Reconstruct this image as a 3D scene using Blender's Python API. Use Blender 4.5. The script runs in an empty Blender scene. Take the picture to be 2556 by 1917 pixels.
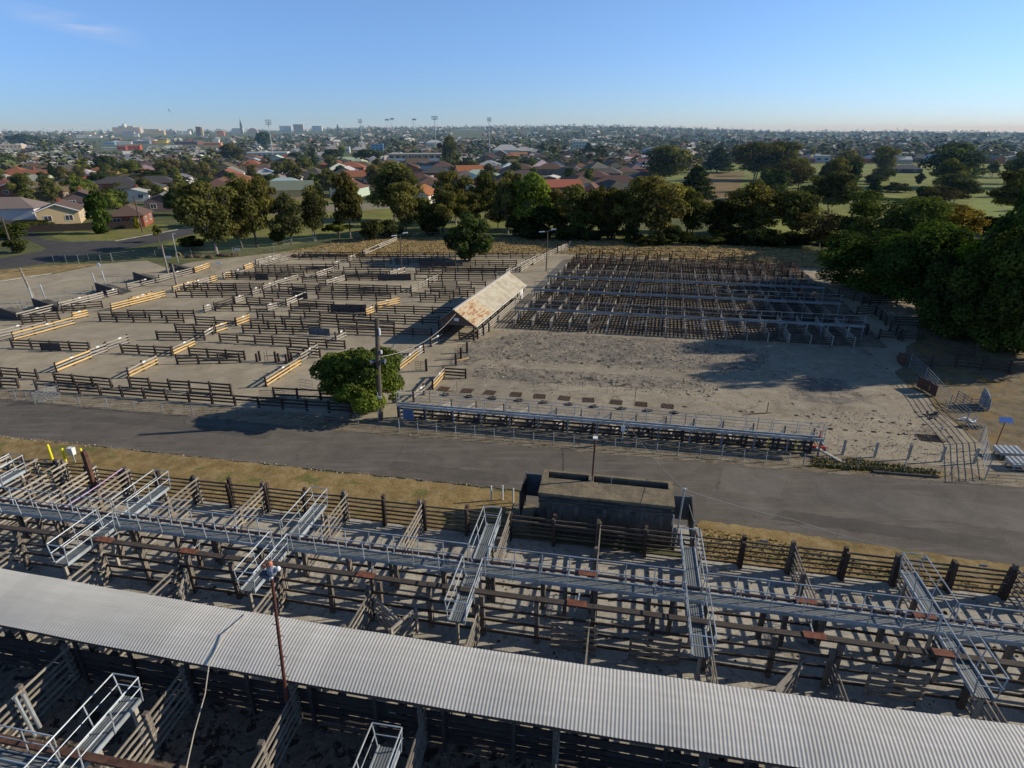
import bpy, math, random
import numpy as np
from mathutils import Vector, Matrix, Euler
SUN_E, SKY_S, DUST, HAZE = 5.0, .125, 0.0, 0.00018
HAZECOL = (.36, .68, 1.0, 1)
SKYT = ((.31, .54, 1.2), (.57, .79, 1.4), (.8, .97, 1.2))
CLOUD = (.195, .0166, .014, -.53, .065)
# ---- surveyed positions, in metres on the ground
FENCES = [('y', -51.57, 58.72, -49.24, 64.4), ('y', -50.37, 66.07, -49.7, 67.47), ('y', -48.41, 69.99, -45.43, 76.36), ('y', -47.7, 73.12, -46.56, 75.59), ('g', -53.87, 59.31, -51.89, 63.72), ('g', -56.72, 65.93, -55.36, 69.83), ('g', -55.06, 70.47, -53.11, 75.77), ('g', -52.89, 76.33, -52.41, 77.64), ('g', -52.65, 80.4, -50.72, 84.93), ('g', -50.72, 84.93, -48.88, 90.46), ('y', -48.53, 90.74, -48.09, 94.52), ('d', -53.1, 69.99, -50.26, 71.11), ('d', -53.53, 68.9, -51.07, 69.36), ('d', -54.88, 64.26, -52.59, 64.81), ('d', -54.74, 65.51, -51.9, 65.93), ('d', -47.06, 65.62, -37.17, 65.0), ('d', -46.62, 67.22, -36.87, 66.9), ('d', -50.0, 56.45, -41.61, 55.49), ('y', -40.95, 49.92, -40.19, 53.36), ('g', -40.31, 53.55, -39.84, 55.24), ('g', -40.03, 55.7, -39.24, 57.9), ('m', -33.65, 48.55, -33.07, 51.91), ('d', -47.0, 49.2, -41.48, 48.26), ('d', -44.94, 46.66, -41.66, 46.29), ('d', -39.28, 47.4, -33.79, 46.29), ('d', -39.8, 45.88, -15.88, 41.77), ('d', -32.37, 46.53, -23.15, 45.02), ('y', -45.49, 78.68, -44.12, 82.99), ('g', -44.53, 79.77, -43.21, 84.44), ('y', -43.15, 84.44, -42.8, 85.43), ('y', -42.21, 86.45, -41.77, 88.01), ('g', -41.65, 88.01, -40.8, 90.74), ('y', -41.69, 92.45, -41.21, 94.52), ('g', -40.31, 94.82, -37.5, 100.6), ('g', -41.49, 96.68, -39.34, 101.97), ('d', -36.15, 101.62, -27.59, 100.6), ('d', -39.36, 91.13, -27.56, 91.02), ('d', -38.88, 92.45, -27.2, 93.33), ('d', -42.32, 86.71, -32.52, 86.45), ('d', -40.83, 87.49, -30.74, 87.49), ('d', -29.91, 84.19, -25.99, 84.93), ('d', -43.77, 76.16, -34.08, 76.57), ('d', -44.25, 79.33, -37.67, 79.55), ('d', -43.71, 80.67, -33.89, 80.22), ('d', -32.34, 76.16, -28.49, 75.75), ('d', -32.23, 78.68, -27.48, 77.82), ('d', -31.73, 79.99, -26.13, 79.55), ('d', -33.31, 73.02, -27.93, 71.9), ('d', -35.88, 69.92, -29.46, 69.75), ('g', -27.93, 71.9, -26.88, 75.75), ('g', -29.39, 69.57, -28.71, 70.63), ('g', -36.73, 69.06, -36.08, 70.27), ('d', -36.08, 70.27, -35.02, 73.02), ('g', -34.77, 73.02, -34.32, 74.36), ('g', -34.36, 77.4, -33.79, 78.68), ('g', -33.63, 79.11, -32.94, 81.81), ('g', -32.94, 81.81, -31.18, 85.94), ('d', -35.58, 64.54, -30.75, 63.79), ('y', -30.66, 63.79, -30.0, 65.47), ('d', -36.29, 61.63, -32.13, 61.35), ('y', -31.76, 61.21, -31.24, 62.48), ('d', -36.92, 59.07, -31.87, 58.81), ('d', -38.07, 54.92, -32.79, 54.13), ('m', -32.73, 54.24, -32.13, 57.05), ('g', -31.99, 59.07, -31.89, 60.66), ('d', -31.03, 54.02, -25.33, 53.04), ('d', -31.18, 51.98, -25.48, 52.29), ('d', -30.02, 58.3, -20.47, 56.81), ('d', -20.47, 56.81, -16.61, 56.09), ('d', -28.93, 61.35, -21.59, 60.8), ('d', -28.81, 63.2, -20.93, 62.34), ('d', -28.09, 64.85, -21.54, 64.39), ('d', -29.49, 66.73, -27.43, 66.57), ('d', -25.88, 67.06, -22.18, 66.57), ('d', -22.04, 66.1, -8.09, 64.24), ('d', -21.41, 63.94, -12.86, 62.48), ('r', -18.54, 61.07, -8.45, 59.86), ('d', -26.71, 69.92, -17.53, 69.4), ('d', -26.27, 71.53, -21.72, 70.81), ('y', -17.15, 67.71, -16.55, 68.89), ('y', -16.44, 70.63, -14.21, 73.02), ('d', -16.24, 69.23, -7.11, 68.21), ('r', -25.1, 75.55, -15.54, 74.75), ('d', -11.65, 74.17, -7.83, 73.78), ('d', -13.2, 76.57, -5.73, 75.75), ('d', -26.34, 80.44, -14.97, 78.89), ('d', -26.11, 78.03, -13.36, 77.61), ('d', -10.86, 78.25, -5.02, 77.82), ('d', -11.58, 81.58, -3.66, 81.12), ('g', -13.53, 78.68, -10.73, 86.32), ('g', -25.98, 82.28, -24.17, 85.94), ('g', -28.96, 87.49, -27.52, 91.3), ('g', -28.43, 94.82, -27.8, 96.05), ('d', -24.05, 85.69, -14.81, 86.19), ('d', -27.31, 87.75, -18.51, 87.75), ('d', -25.71, 90.74, -18.28, 90.74), ('d', -25.81, 94.82, -20.19, 94.52), ('g', -18.14, 88.01, -16.49, 91.02), ('d', -14.17, 86.19, -2.33, 85.69), ('d', -14.62, 90.46, -0.61, 89.91), ('d', -14.19, 92.16, -0.62, 91.87), ('d', -18.73, 96.68, -9.09, 95.74), ('d', -8.1, 96.37, 0.71, 96.05), ('d', -35.76, 103.38, 3.91, 102.32), ('d', -27.17, 98.93, -9.45, 99.92), ('g', -27.17, 98.93, -26.61, 101.28), ('g', -19.82, 97.63, -19.1, 100.26), ('g', -25.99, 104.82, -22.83, 119.7), ('g', 1.23, 91.3, 5.55, 102.32), ('g', 5.55, 102.32, 11.24, 115.19), ('g', -0.97, 89.09, 3.82, 99.92), ('g', 8.2, 107.82, 10.63, 112.63), ('m', -20.85, 46.61, -19.67, 51.64), ('g', -19.84, 52.4, -19.12, 55.19), ('d', -19.35, 44.37, -13.47, 43.64), ('d', -15.88, 41.77, -12.31, 41.28), ('m', -10.21, 50.3, -9.16, 53.88), ('g', -9.16, 53.88, -8.7, 55.11), ('g', -18.15, 58.5, -17.58, 59.92), ('d', -21.72, 54.47, -18.37, 53.69), ('g', -11.56, 43.25, -11.08, 44.81), ('d', -12.21, 40.51, -11.63, 43.33), ('m', -6.66, 46.01, -6.02, 48.91), ('d', -6.01, 48.74, -4.06, 48.4), ('g', -7.87, 43.53, -7.25, 44.96), ('g', -7.28, 58.39, -8.13, 56.82)]
PANELS = [(-21.67, 69.4, -17.49, 69.23), (-19.42, 85.81, -14.77, 85.94), (-14.69, 95.74, -9.06, 95.44), (-37.25, 85.94, -35.38, 85.94), (-46.41, 55.7, -44.4, 55.6), (-21.46, 60.66, -19.21, 60.26), (-28.21, 75.55, -26.33, 75.35)]
STUMPS = [(-23.97, 52.49), (-23.84, 52.88), (-22.16, 52.4), (-21.96, 52.59), (-21.01, 52.02), (-20.9, 52.4), (-20.79, 52.78)]
STAKES = [(-23.22, 52.49), (-23.09, 52.78), (-20.99, 52.98), (-22.09, 52.4)]
TREES = [('gum', -52.4, 106.7, 12.7, 11.6, 'tall dark gum tree with a pale trunk, leftmost of the row beside the street'), ('gum', -47.9, 112.9, 12.6, 9.6, 'tall gum tree with a forked white trunk beside the street bend'), ('gum', -49.7, 111.3, 7.4, 4.6, 'short slim gum tree between two tall gums beside the street'), ('gum', -42.2, 115.4, 9.7, 7.7, 'leaning gum tree with thin dark stems on the park edge'), ('gum', -38.9, 119.8, 10.7, 6.5, 'slender gum tree standing alone on the green park grass'), ('bush', -59.3, 112.1, 2.6, 3.8, 'low dark bush under the leftmost tall gum'), ('small', -34.9, 122.6, 3.5, 6.0, 'small flat topped tree beside the chain link fence in the park'), ('bush', -44.6, 115.4, 3.2, 2.7, 'thin young sapling in front of the leaning gum'), ('gum', -57.5, 142.2, 11.3, 8.7, 'dark gum crown behind the white trunked gum'), ('gum', -28.6, 150.2, 12.9, 11.1, 'big rounded gum tree tallest above the park, pale branches showing'), ('gum', -22.1, 128.5, 10.3, 5.9, 'narrow gum tree right of the big rounded gum'), ('bush', -27.8, 120.7, 4.2, 4.3, 'dark round shrub tree before the big rounded gum'), ('gum', -32.9, 123.5, 12.2, 6.7, 'dense olive gum tree left of the big rounded gum'), ('bush', -25.0, 124.5, 4.0, 4.8, 'grey green shrub tree under the big rounded gum'), ('bush', -16.4, 126.5, 4.1, 4.9, 'dark bushy tree standing left of the round paddock tree'), ('gum', -13.1, 142.2, 11.6, 7.2, 'dark dense gum tree left of the road junction'), ('gum', -6.4, 147.4, 11.0, 6.0, 'dark gum tree behind the round paddock tree'), ('gum', -0.8, 128.5, 12.1, 6.3, 'tall straight gum tree in the park row behind the yard lane'), ('lightgum', 3.6, 126.5, 12.8, 8.4, 'bright green spreading tree before the houses'), ('bush', 1.3, 126.5, 4.4, 4.5, 'dark low tree beside the yard lane end'), ('bush', 6.0, 124.5, 6.2, 7.7, 'wide black green bushy tree by the park fence'), ('gum', 13.0, 124.5, 10.0, 6.4, 'thin stemmed gum tree with an open crown behind the selling pens'), ('small', 14.1, 123.5, 5.7, 5.7, 'crooked bare branched small tree behind the selling pens'), ('gum', 17.7, 123.5, 9.8, 4.8, 'slim dark gum tree in the park row'), ('gum', 20.8, 123.5, 8.9, 6.0, 'dark gum tree with twin trunks in the park row'), ('gum', 27.9, 120.7, 11.8, 10.6, 'huge olive gum tree in the middle of the park row'), ('gum', 23.7, 121.6, 9.4, 6.3, 'olive gum tree tucked left of the huge gum'), ('dome', -7.1, 99.8, 8.1, 8.3, 'dense round dark green tree standing in the dry paddock beside the back pens'), ('gum', -34.2, 346.6, 18.5, 12.8, 'tall thin gum tree beside the flats and the far road'), ('bush', -23.5, 339.8, 8.2, 9.2, 'small dead topped tree on the far roadside'), ('bush', -95.5, 423.0, 9.7, 16.6, 'dark round tree beside the oval'), ('pine', 27.1, 558.3, 11.4, 8.2, 'dark pointed cypress near the white gabled shed'), ('pine', 64.6, 541.1, 11.6, 9.2, 'dark conical cypress among the far houses'), ('pine', 46.3, 333.2, 6.5, 4.9, 'narrow dark cypress beside a tiled roof'), ('gum', 61.8, 253.8, 14.4, 18.9, 'large bright olive gum tree beside the arched hall'), ('bush', 8.3, 339.8, 7.8, 10.0, 'low green hedge tree beside the tiled houses'), ('bush', -2.0, 394.1, 6.3, 12.6, 'round green garden tree at the road end'), ('bush', -27.1, 192.5, 4.4, 4.3, 'dark shrub clump on the park slope'), ('pine', 108.0, 333.2, 12.6, 13.1, 'dark spreading pine on the golf course'), ('gum', 107.4, 278.9, 15.4, 18.0, 'broad dark gum tree on the golf course'), ('gum', 117.1, 278.9, 15.6, 16.6, 'olive crowned gum tree joined to the broad dark golf course gum'), ('brown', 97.3, 223.5, 10.5, 16.7, 'brown leafless looking tree on the golf course'), ('pine', 56.6, 192.5, 10.7, 9.2, 'dark layered conifer at the left of the brown fairway'), ('gum', 49.2, 126.5, 10.2, 10.4, 'round topped olive gum tree behind the selling pens'), ('gum', 36.7, 123.5, 7.5, 5.4, 'small gum tree at the brown fairway edge'), ('gum', 41.6, 125.5, 7.0, 4.8, 'dark small gum tree at the brown fairway edge'), ('gum', 56.4, 120.7, 9.2, 7.5, 'olive gum tree right of the round topped gum'), ('gum', 81.9, 159.0, 10.3, 12.9, 'loose pale green gum tree on the fairway edge'), ('brown', 57.2, 112.1, 7.0, 8.4, 'dark reddish tree behind the selling pens corner'), ('gum', 167.2, 314.9, 10.9, 10.9, 'single gum tree in front of the golf clubhouse car park'), ('gum', 178.6, 303.7, 13.3, 9.8, 'upright gum tree near the clubhouse'), ('bush', 161.5, 274.4, 5.8, 8.2, 'round bush under the upright clubhouse gum'), ('bush', 148.2, 257.7, 3.9, 7.0, 'small dark bush on the fairway'), ('bush', 137.5, 223.5, 3.7, 7.8, 'flat dark bush on the fairway'), ('gum', 170.1, 242.9, 15.4, 18.7, 'large grey green gum tree beside the clubhouse'), ('gum', 134.0, 188.2, 8.0, 12.3, 'grey green gum tree below the large clubhouse gum'), ('brown', 118.1, 172.4, 6.6, 9.6, 'dull brown tree left of the bright green'), ('gum', 121.5, 150.2, 11.2, 9.9, 'gum tree with a bent pale trunk on the bright green'), ('rust', 80.8, 110.5, 8.1, 8.9, 'orange tinted autumn tree among the dark trees'), ('bush', 101.3, 128.5, 3.8, 6.3, 'dark purple bush below the bent pale gum'), ('big', 64.5, 103.1, 10.9, 15.0, 'large dark leafy tree beyond the selling pens corner'), ('big', 48.8, 79.3, 7.3, 14.3, 'low spreading dark tree overhanging the end of the selling pens'), ('big', 53.2, 64.4, 10.5, 8.4, 'tall bright green leafy tree behind the nearest big tree'), ('big', 47.0, 60.5, 7.5, 8.0, 'dark leafy tree leaning over the side pens'), ('big', 48.7, 56.1, 11.1, 9.9, 'largest dark tree at the right edge of the yard'), ('bush', 68.6, 103.1, 3.2, 5.4, 'low dark understorey tree between the big yard trees'), ('bush', 42.4, 119.8, 3.2, 6.2, 'dark shrub mass by the back paddock fence'), ('bush', 48.4, 114.5, 2.5, 5.6, 'dark spreading shrub behind the back paddock'), ('column', -87.4, 129.6, 8.9, 4.6, 'tall columnar dark hedge tree beside the cream gabled house'), ('bush', -128.1, 165.5, 4.0, 4.6, 'round green tree beside the cream gabled house'), ('bush', -113.9, 176.1, 5.1, 6.2, 'bright green tree behind the columnar hedge tree'), ('small', -69.4, 118.9, 3.3, 2.0, 'small staked street tree on the grass strip'), ('column', -83.6, 136.2, 2.7, 1.2, 'little yellow green conifer beside the brown roofed house'), ('bush', -101.2, 122.6, 3.7, 5.4, 'brownish shrub tree at the left street corner'), ('bush', -88.5, 107.4, 2.7, 3.3, 'dark green shrub at the left street corner'), ('dome', -265.9, 333.2, 10.3, 12.3, 'dense dark tree at the left edge of the photo'), ('dome', -180.9, 283.5, 10.5, 10.5, 'large dark dome shaped tree among the left suburb roofs'), ('bush', -137.6, 242.9, 7.4, 19.9, 'wide green thicket behind the dark roofed houses'), ('bush', -140.5, 206.9, 5.9, 3.6, 'bright lime tree in front of the grey roofed house'), ('gum', -176.9, 403.3, 13.3, 18.8, 'big dark gum tree before the floodlight mast'), ('dome', -315.2, 817.4, 19.2, 19.9, 'dark lone tree on the far suburb rise'), ('gum', -144.4, 423.0, 7.7, 13.5, 'dark gum by the oval fence'), ('bush', -222.9, 314.9, 5.1, 10.1, 'brown green tree beside the red tiled house'), ('dome', -108.6, 242.9, 6.0, 5.7, 'light green round tree beside the chimneyed house'), ('bush', -123.9, 444.6, 9.1, 12.0, 'dark tree at the oval gate'), ('dome', -681.3, 900.5, 15.1, 45.9, 'dark grove of trees near the left skyline'), ('bush', -139.7, 172.4, 3.3, 6.5, 'green garden shrubs beside the street at the left'), ('bush', -108.4, 138.6, 1.5, 7.1, 'low green hedge below the cream gabled house'), ('leafy', -11.4, 42.3, 5.6, 6.9, 'bright green round leafy tree in the front pen behind the power pole'), ('big', 49.5, 69.0, 9.6, 11.6, 'dark leafy tree beside the end of the front selling pen walkway'), ('big', 50.0, 53.4, 15.5, 8.0, 'tall dark leafy tree cut by the right edge of the photo'), ('big', 53.2, 61.4, 15.5, 7.5, 'tall leafy tree mostly outside the right edge of the photo')]
HOUSES = [(-105.0, 142.2, 7.8, 28, 11, 3.0, 'gable', 1.6, 'cream', 'brown', 'cream rendered gabled house with a brown roof and two small windows'), (-86.5, 137.4, 6.7, 18, 9, 2.7, 'hip', 2.0, 'brick', 'brown', 'red brown brick house with a dark hipped roof behind the little conifer'), (-94.5, 167.1, 8.0, 20, 8, 2.6, 'gable', 1.8, 'purple', 'grey', 'mauve grey house with a grey gabled roof'), (-122.4, 176.1, 7.5, 28, 9, 2.6, 'gable', 1.8, 'purple', 'brown', 'dark house behind the cream gabled house'), (-143.9, 226.5, 14.1, 12, 9, 2.8, 'hip', 2.0, 'brick', 'dark', 'long dark roofed brick house with a low hipped roof'), (-131.5, 229.6, 13.7, 12, 8, 2.8, 'hip', 2.0, 'brick', 'dark', 'brick ended house with a long charcoal roof'), (-127.2, 212.2, 14.3, 10, 8, 2.4, 'hip', 1.8, 'cream', 'dark', 'low dark roofed bungalow before the charcoal roofed house'), (-201.2, 261.7, 20.8, 8, 9, 3.0, 'hip', 2.2, 'cream', 'red', 'wide red tiled house with cream walls and chimney at the left'), (-164.5, 206.9, 10.9, 12, 9, 2.8, 'gable', 2.0, 'brick', 'brown', 'brick gabled house with a white trimmed gable at the left edge'), (-154.8, 217.7, 11.4, 8, 9, 3.0, 'hip', 2.2, 'brown', 'dark', 'grey brown roofed house beside the red tiled house'), (-144.9, 293.3, 6.5, 5, 10, 3.0, 'gable', 2.2, 'brick', 'brown', 'small brick gable house with white barge boards'), (-146.9, 353.8, 11.3, 5, 10, 3.0, 'hip', 2.4, 'brick', 'red', 'red tiled house left of the pair near the oval'), (-118.4, 346.6, 21.3, 5, 10, 3.0, 'hip', 2.6, 'brick', 'red', 'long red tiled house near the oval'), (-100.8, 353.8, 13.9, 4, 10, 3.0, 'hip', 2.4, 'brick', 'red', 'red tiled house at the right end near the oval'), (-93.3, 274.4, 10.9, 14, 10, 3.0, 'gable', 2.2, 'brick', 'brown', 'brown roofed brick ended house below the red tiled houses'), (-65.7, 236.1, 7.6, 30, 10, 3.0, 'gable', 2.2, 'brick', 'red', 'red roofed house carrying blue solar panels'), (-128.9, 303.7, 12.0, 8, 10, 2.6, 'hip', 2.0, 'cream', 'brown', 'brown roofed house with a tall chimney'), (-207.9, 353.8, 18.3, 6, 10, 2.8, 'hip', 2.0, 'brick', 'brown', 'brown roofed house hidden in the thicket'), (-238.8, 361.2, 9.8, 10, 10, 2.8, 'hip', 2.2, 'cream', 'pale', 'pale roofed house among the left trees'), (-271.5, 353.8, 10.5, 10, 10, 2.8, 'hip', 2.2, 'cream', 'pale', 'pale green roofed cottage at the left'), (-271.0, 368.9, 14.5, 6, 10, 2.8, 'hip', 2.2, 'cream', 'grey', 'grey roofed cottage behind the red tiled house'), (-117.3, 192.5, 8.7, 12, 7, 2.4, 'gable', 1.2, 'white', 'pale', 'long pale shed roof behind the brown roofed brick house'), (-107.4, 154.5, 3.9, 25, 6, 2.3, 'gable', 0.8, 'white', 'grey', 'small grey garage beside the cream gabled house'), (-48.8, 303.7, 11.3, 15, 10, 3.0, 'gable', 2.6, 'brick', 'rust', 'brick house with a rusty gabled roof below the flats'), (-83.9, 326.9, 13.7, 5, 10, 3.0, 'hip', 2.4, 'brick', 'red', 'orange red tiled house at the oval corner'), (-61.9, 229.6, 8.6, 10, 9, 3.0, 'hip', 2.4, 'brick', 'red', 'red tiled house with solar panels behind the gums'), (3.0, 314.9, 15.5, -8, 11, 2.8, 'hip', 2.4, 'brown', 'tile', 'brown tiled house beside the far road end'), (7.9, 361.2, 9.8, -8, 10, 2.8, 'hip', 2.4, 'brown', 'tile', 'brown tiled house behind the garden hedge'), (18.6, 314.9, 14.8, -10, 11, 2.8, 'hip', 2.6, 'brown', 'tile', 'large brown tiled hip roofed house'), (31.9, 257.7, 15.4, -12, 11, 2.8, 'hip', 2.4, 'brick', 'rust', 'red brown tiled house before the grey tiled one'), (43.5, 283.5, 10.5, -12, 11, 2.8, 'hip', 2.4, 'brown', 'greyt', 'grey brown tiled house right of the red brown one'), (29.0, 293.3, 7.3, -8, 10, 2.8, 'hip', 2.2, 'cream', 'greyt', 'grey hipped house left of the grey brown one'), (60.4, 361.2, 13.3, -10, 11, 3.0, 'hip', 3.0, 'cream', 'tile', 'tall brown tiled house with cream walls'), (31.6, 403.3, 17.8, -5, 10, 2.8, 'hip', 2.2, 'brick', 'tile', 'dark brown tiled house row behind the cypress'), (18.4, 444.6, 14.2, -5, 10, 2.8, 'hip', 2.4, 'brick', 'rust', 'rust tiled house beside the white gabled shed'), (15.1, 253.8, 5.0, -15, 8, 2.8, 'gable', 0.6, 'brown', 'white', 'flat white roofed house beside the bright green tree'), (5.6, 197.1, 3.5, -20, 8, 3.2, 'gable', 1.6, 'white', 'white', 'white gabled house with a verandah behind the bright green tree'), (24.2, 197.1, 4.9, -20, 9, 2.8, 'hip', 2.0, 'brick', 'rust', 'rust roofed house hidden behind the gum row'), (80.3, 558.3, 15.0, -6, 10, 2.8, 'gable', 2.6, 'cream', 'grey', 'cream gabled house with a grey roof near the cypress'), (47.1, 748.2, 18.2, -6, 14, 4.5, 'gable', 3.0, 'grey', 'grey', 'blue grey two storey gabled building'), (-6.0, 403.3, 16.8, 12, 10, 2.6, 'gable', 0.8, 'cream', 'pale', 'long low cream building beside the far road'), (-8.6, 314.9, 13.2, 30, 9, 2.8, 'hip', 1.6, 'brick', 'tile', 'house with purple brown roof and solar panels')]
SKY = [('block', -1190.0, 2000, 75.8, 31.6, 'tan', 'long tan hospital like block on the left skyline'), ('block', -1225.0, 2060, 41.9, 35.9, 'tan', 'upper storey block of the tan skyline building'), ('tank', -1223.0, 2050, 12.1, 41.8, 'white', 'white drum shaped water tank on the tan skyline block'), ('block', -891.0, 1500, 25.3, 19.0, 'grey', 'pale grey office block below the tan skyline block'), ('block', -861.0, 1480, 10.4, 15.2, 'white', 'small white block right of the grey office'), ('block', -1057.0, 1900, 40.0, 26.1, 'cream', 'cream apartment block on the skyline'), ('block', -930.0, 1700, 29.9, 21.8, 'cream', 'second cream apartment block in front of the skyline row'), ('block', -949.0, 1800, 23.5, 22.1, 'pink', 'pinkish block left of the tall tower'), ('block', -914.0, 1800, 32.9, 20.0, 'white', 'white low block left of the tall tower'), ('tower', -726.0, 1500, 10.5, 30.0, 'brown', 'tall brown tower on the left skyline'), ('tower', -714.0, 1490, 4.4, 28.6, 'cream', 'sunlit narrow shaft beside the brown tower'), ('block', -721.0, 1600, 16.2, 21.0, 'orange', 'orange block right of the tower'), ('dome', -761.0, 1900, 26.7, 29.0, 'pink', 'pink arched hall roof beside the church spire'), ('block', -805.0, 1900, 29.3, 28.6, 'pale', 'pale church body below the dark spire'), ('block', -584.0, 963.0, 25.5, 5.9, 'white', 'white shopfront with a blue side in the left middle distance'), ('block', -578.0, 922.0, 14.3, 6.0, 'blue', 'blue walled store beside the white shopfront'), ('block', -564.0, 975.0, 25.7, 6.8, 'slate', 'slate grey store left of the yellow one'), ('block', -564.0, 1028.0, 22.6, 6.3, 'yellow', 'bright yellow store with a red corner'), ('block', -435.0, 714.0, 8.6, 4.9, 'red', 'dark red store below the white shopfront'), ('block', -433.0, 732.0, 15.5, 5.3, 'scarlet', 'scarlet roofed store right of the dark red one'), ('block', -479.0, 945.0, 30.7, 6.2, 'maroon', 'long maroon walled store in the left distance'), ('block', -423.0, 906.0, 23.0, 5.3, 'orange', 'orange red store right of the maroon one'), ('block', -460.0, 1000, 8.5, 8.5, 'white', 'small white tower behind the orange store'), ('block', -456.0, 728.0, 17.5, 2.5, 'pale', 'white flat roofed shed below the blue store'), ('block', -1177.0, 1800, 27.8, 17.7, 'cream', 'cream roofed block at the far left skyline'), ('block', -930.0, 1400, 25.6, 12.8, 'white', 'long white shed at the far left'), ('block', -905.0, 1400, 23.6, 11.0, 'white', 'white shed right of the long one at the far left'), ('block', -769.0, 2200, 37.2, 37.3, 'white', 'white block right of the church spire'), ('tower', -724.0, 2200, 31.9, 42.1, 'tan', 'tan tower block at the end of the skyline row'), ('block', -661.0, 2200, 31.9, 37.3, 'white', 'white hospital wing at the end of the skyline row'), ('block', -904.0, 2000, 19.3, 22.5, 'pink', 'pink roofed building on the skyline'), ('block', -199.0, 519.0, 31.0, 4.4, 'pale', 'long pale green shed before the floodlight mast'), ('block', -596.0, 761.0, 23.7, 5.7, 'tan', 'tan walled building at the far left'), ('flats', -60.0, 394.0, 31.9, 7.2, 'flats', 'long two storey tan brick flats with a flat roof and railed balconies'), ('gabled', -5.0, 558.0, 22.5, 9.5, 'shed', 'white gabled shed with a double roof by the far road'), ('gabled', 10.0, 577.0, 14.1, 7.2, 'brickshed', 'brick ended shed beside the white gabled shed'), ('gabled', -9.0, 495.0, 10.9, 6.8, 'brickshed', 'red brick store in front of the white gabled shed'), ('dome', 126.0, 531.0, 36.3, 8.2, 'hall', 'large blue grey arched hall at the golf course edge'), ('block', 87.0, 817.0, 19.9, 8.3, 'pale', 'pale concrete building among the far houses'), ('gabled', -109.0, 900.0, 21.9, 9.1, 'white', 'white and blue gabled building behind the floodlight'), ('block', -151.0, 718.0, 13.1, 7.0, 'blue', 'blue and white grandstand beside the oval'), ('block', -167.0, 640.0, 9.3, 5.8, 'white', 'small white scoreboard by the oval'), ('gabled', 207.0, 333.0, 14.0, 3.9, 'clubhouse', 'dark long clubhouse with a verandah on the golf course'), ('block', 217.0, 445.0, 9.8, 4.6, 'pale', 'pale clubhouse annex near the car park'), ('block', 209.0, 481.0, 2.6, 3.3, 'white', 'tiny white hut beside the golf course gum'), ('gabled', -135.0, 2027.0, 73.4, 15.8, 'pale', 'long pale gabled roof in the far middle suburb')]
POLES = [('flood', -175.4, 468.5, 26.3, 'tall floodlight mast left of the oval'), ('flood', -154.8, 663.7, 30.0, 'floodlight mast at the left of the oval'), ('flood', -80.5, 679.1, 33.2, 'floodlight mast with the widest lamp rack'), ('flood', -21.6, 617.2, 30.7, 'floodlight mast beside the white gabled shed'), ('vee', -345.1, 1800, 52.7, 'white vee shaped stadium light, left one on the skyline'), ('vee', -331.2, 1800, 55.0, 'white vee shaped stadium light, middle one on the skyline'), ('vee', -270.1, 1800, 53.5, 'white vee shaped stadium light, right one on the skyline'), ('crane', -917.4, 1800, 74.9, 'lattice tower crane boom rising above the left skyline'), ('spire', -771.9, 1850, 54.3, 'dark pointed church spire on the left skyline'), ('spire', -537.3, 2000, 42.3, 'small dark spire at the end of the skyline row'), ('pole', -88.6, 106.7, 6.4, 'timber power pole on the left street corner'), ('pole', -79.3, 130.6, 7.7, 'timber power pole beside the brown roofed brick house'), ('pole', -148.1, 214.9, 4.3, 'timber power pole among the left houses'), ('pole', -52.0, 89.6, 4.5, 'grey timber pole inside the back of the left pens'), ('pole', -47.2, 82.8, 3.0, 'short grey pole beside the yellow railed race'), ('steelpole', -55.4, 99.1, 4.6, 'thin steel light pole at the loading ramps'), ('pole', -33.4, 293.3, 8.8, 'power pole beside the flats'), ('pole', -40.4, 270.0, 4.7, 'power pole at the far road fence'), ('pole', -77.0, 368.9, 5.1, 'power pole beside the oval'), ('twin', -17.5, 94.3, 5.1, 'brown yard light pole with twin white lamps left of the round paddock tree'), ('twin', 5.3, 92.0, 6.0, 'brown yard light pole with twin white lamps beside the selling pens'), ('pole', -60.4, 73.7, 4.5, 'leaning grey timber pole beside the loading ramps')]
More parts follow.
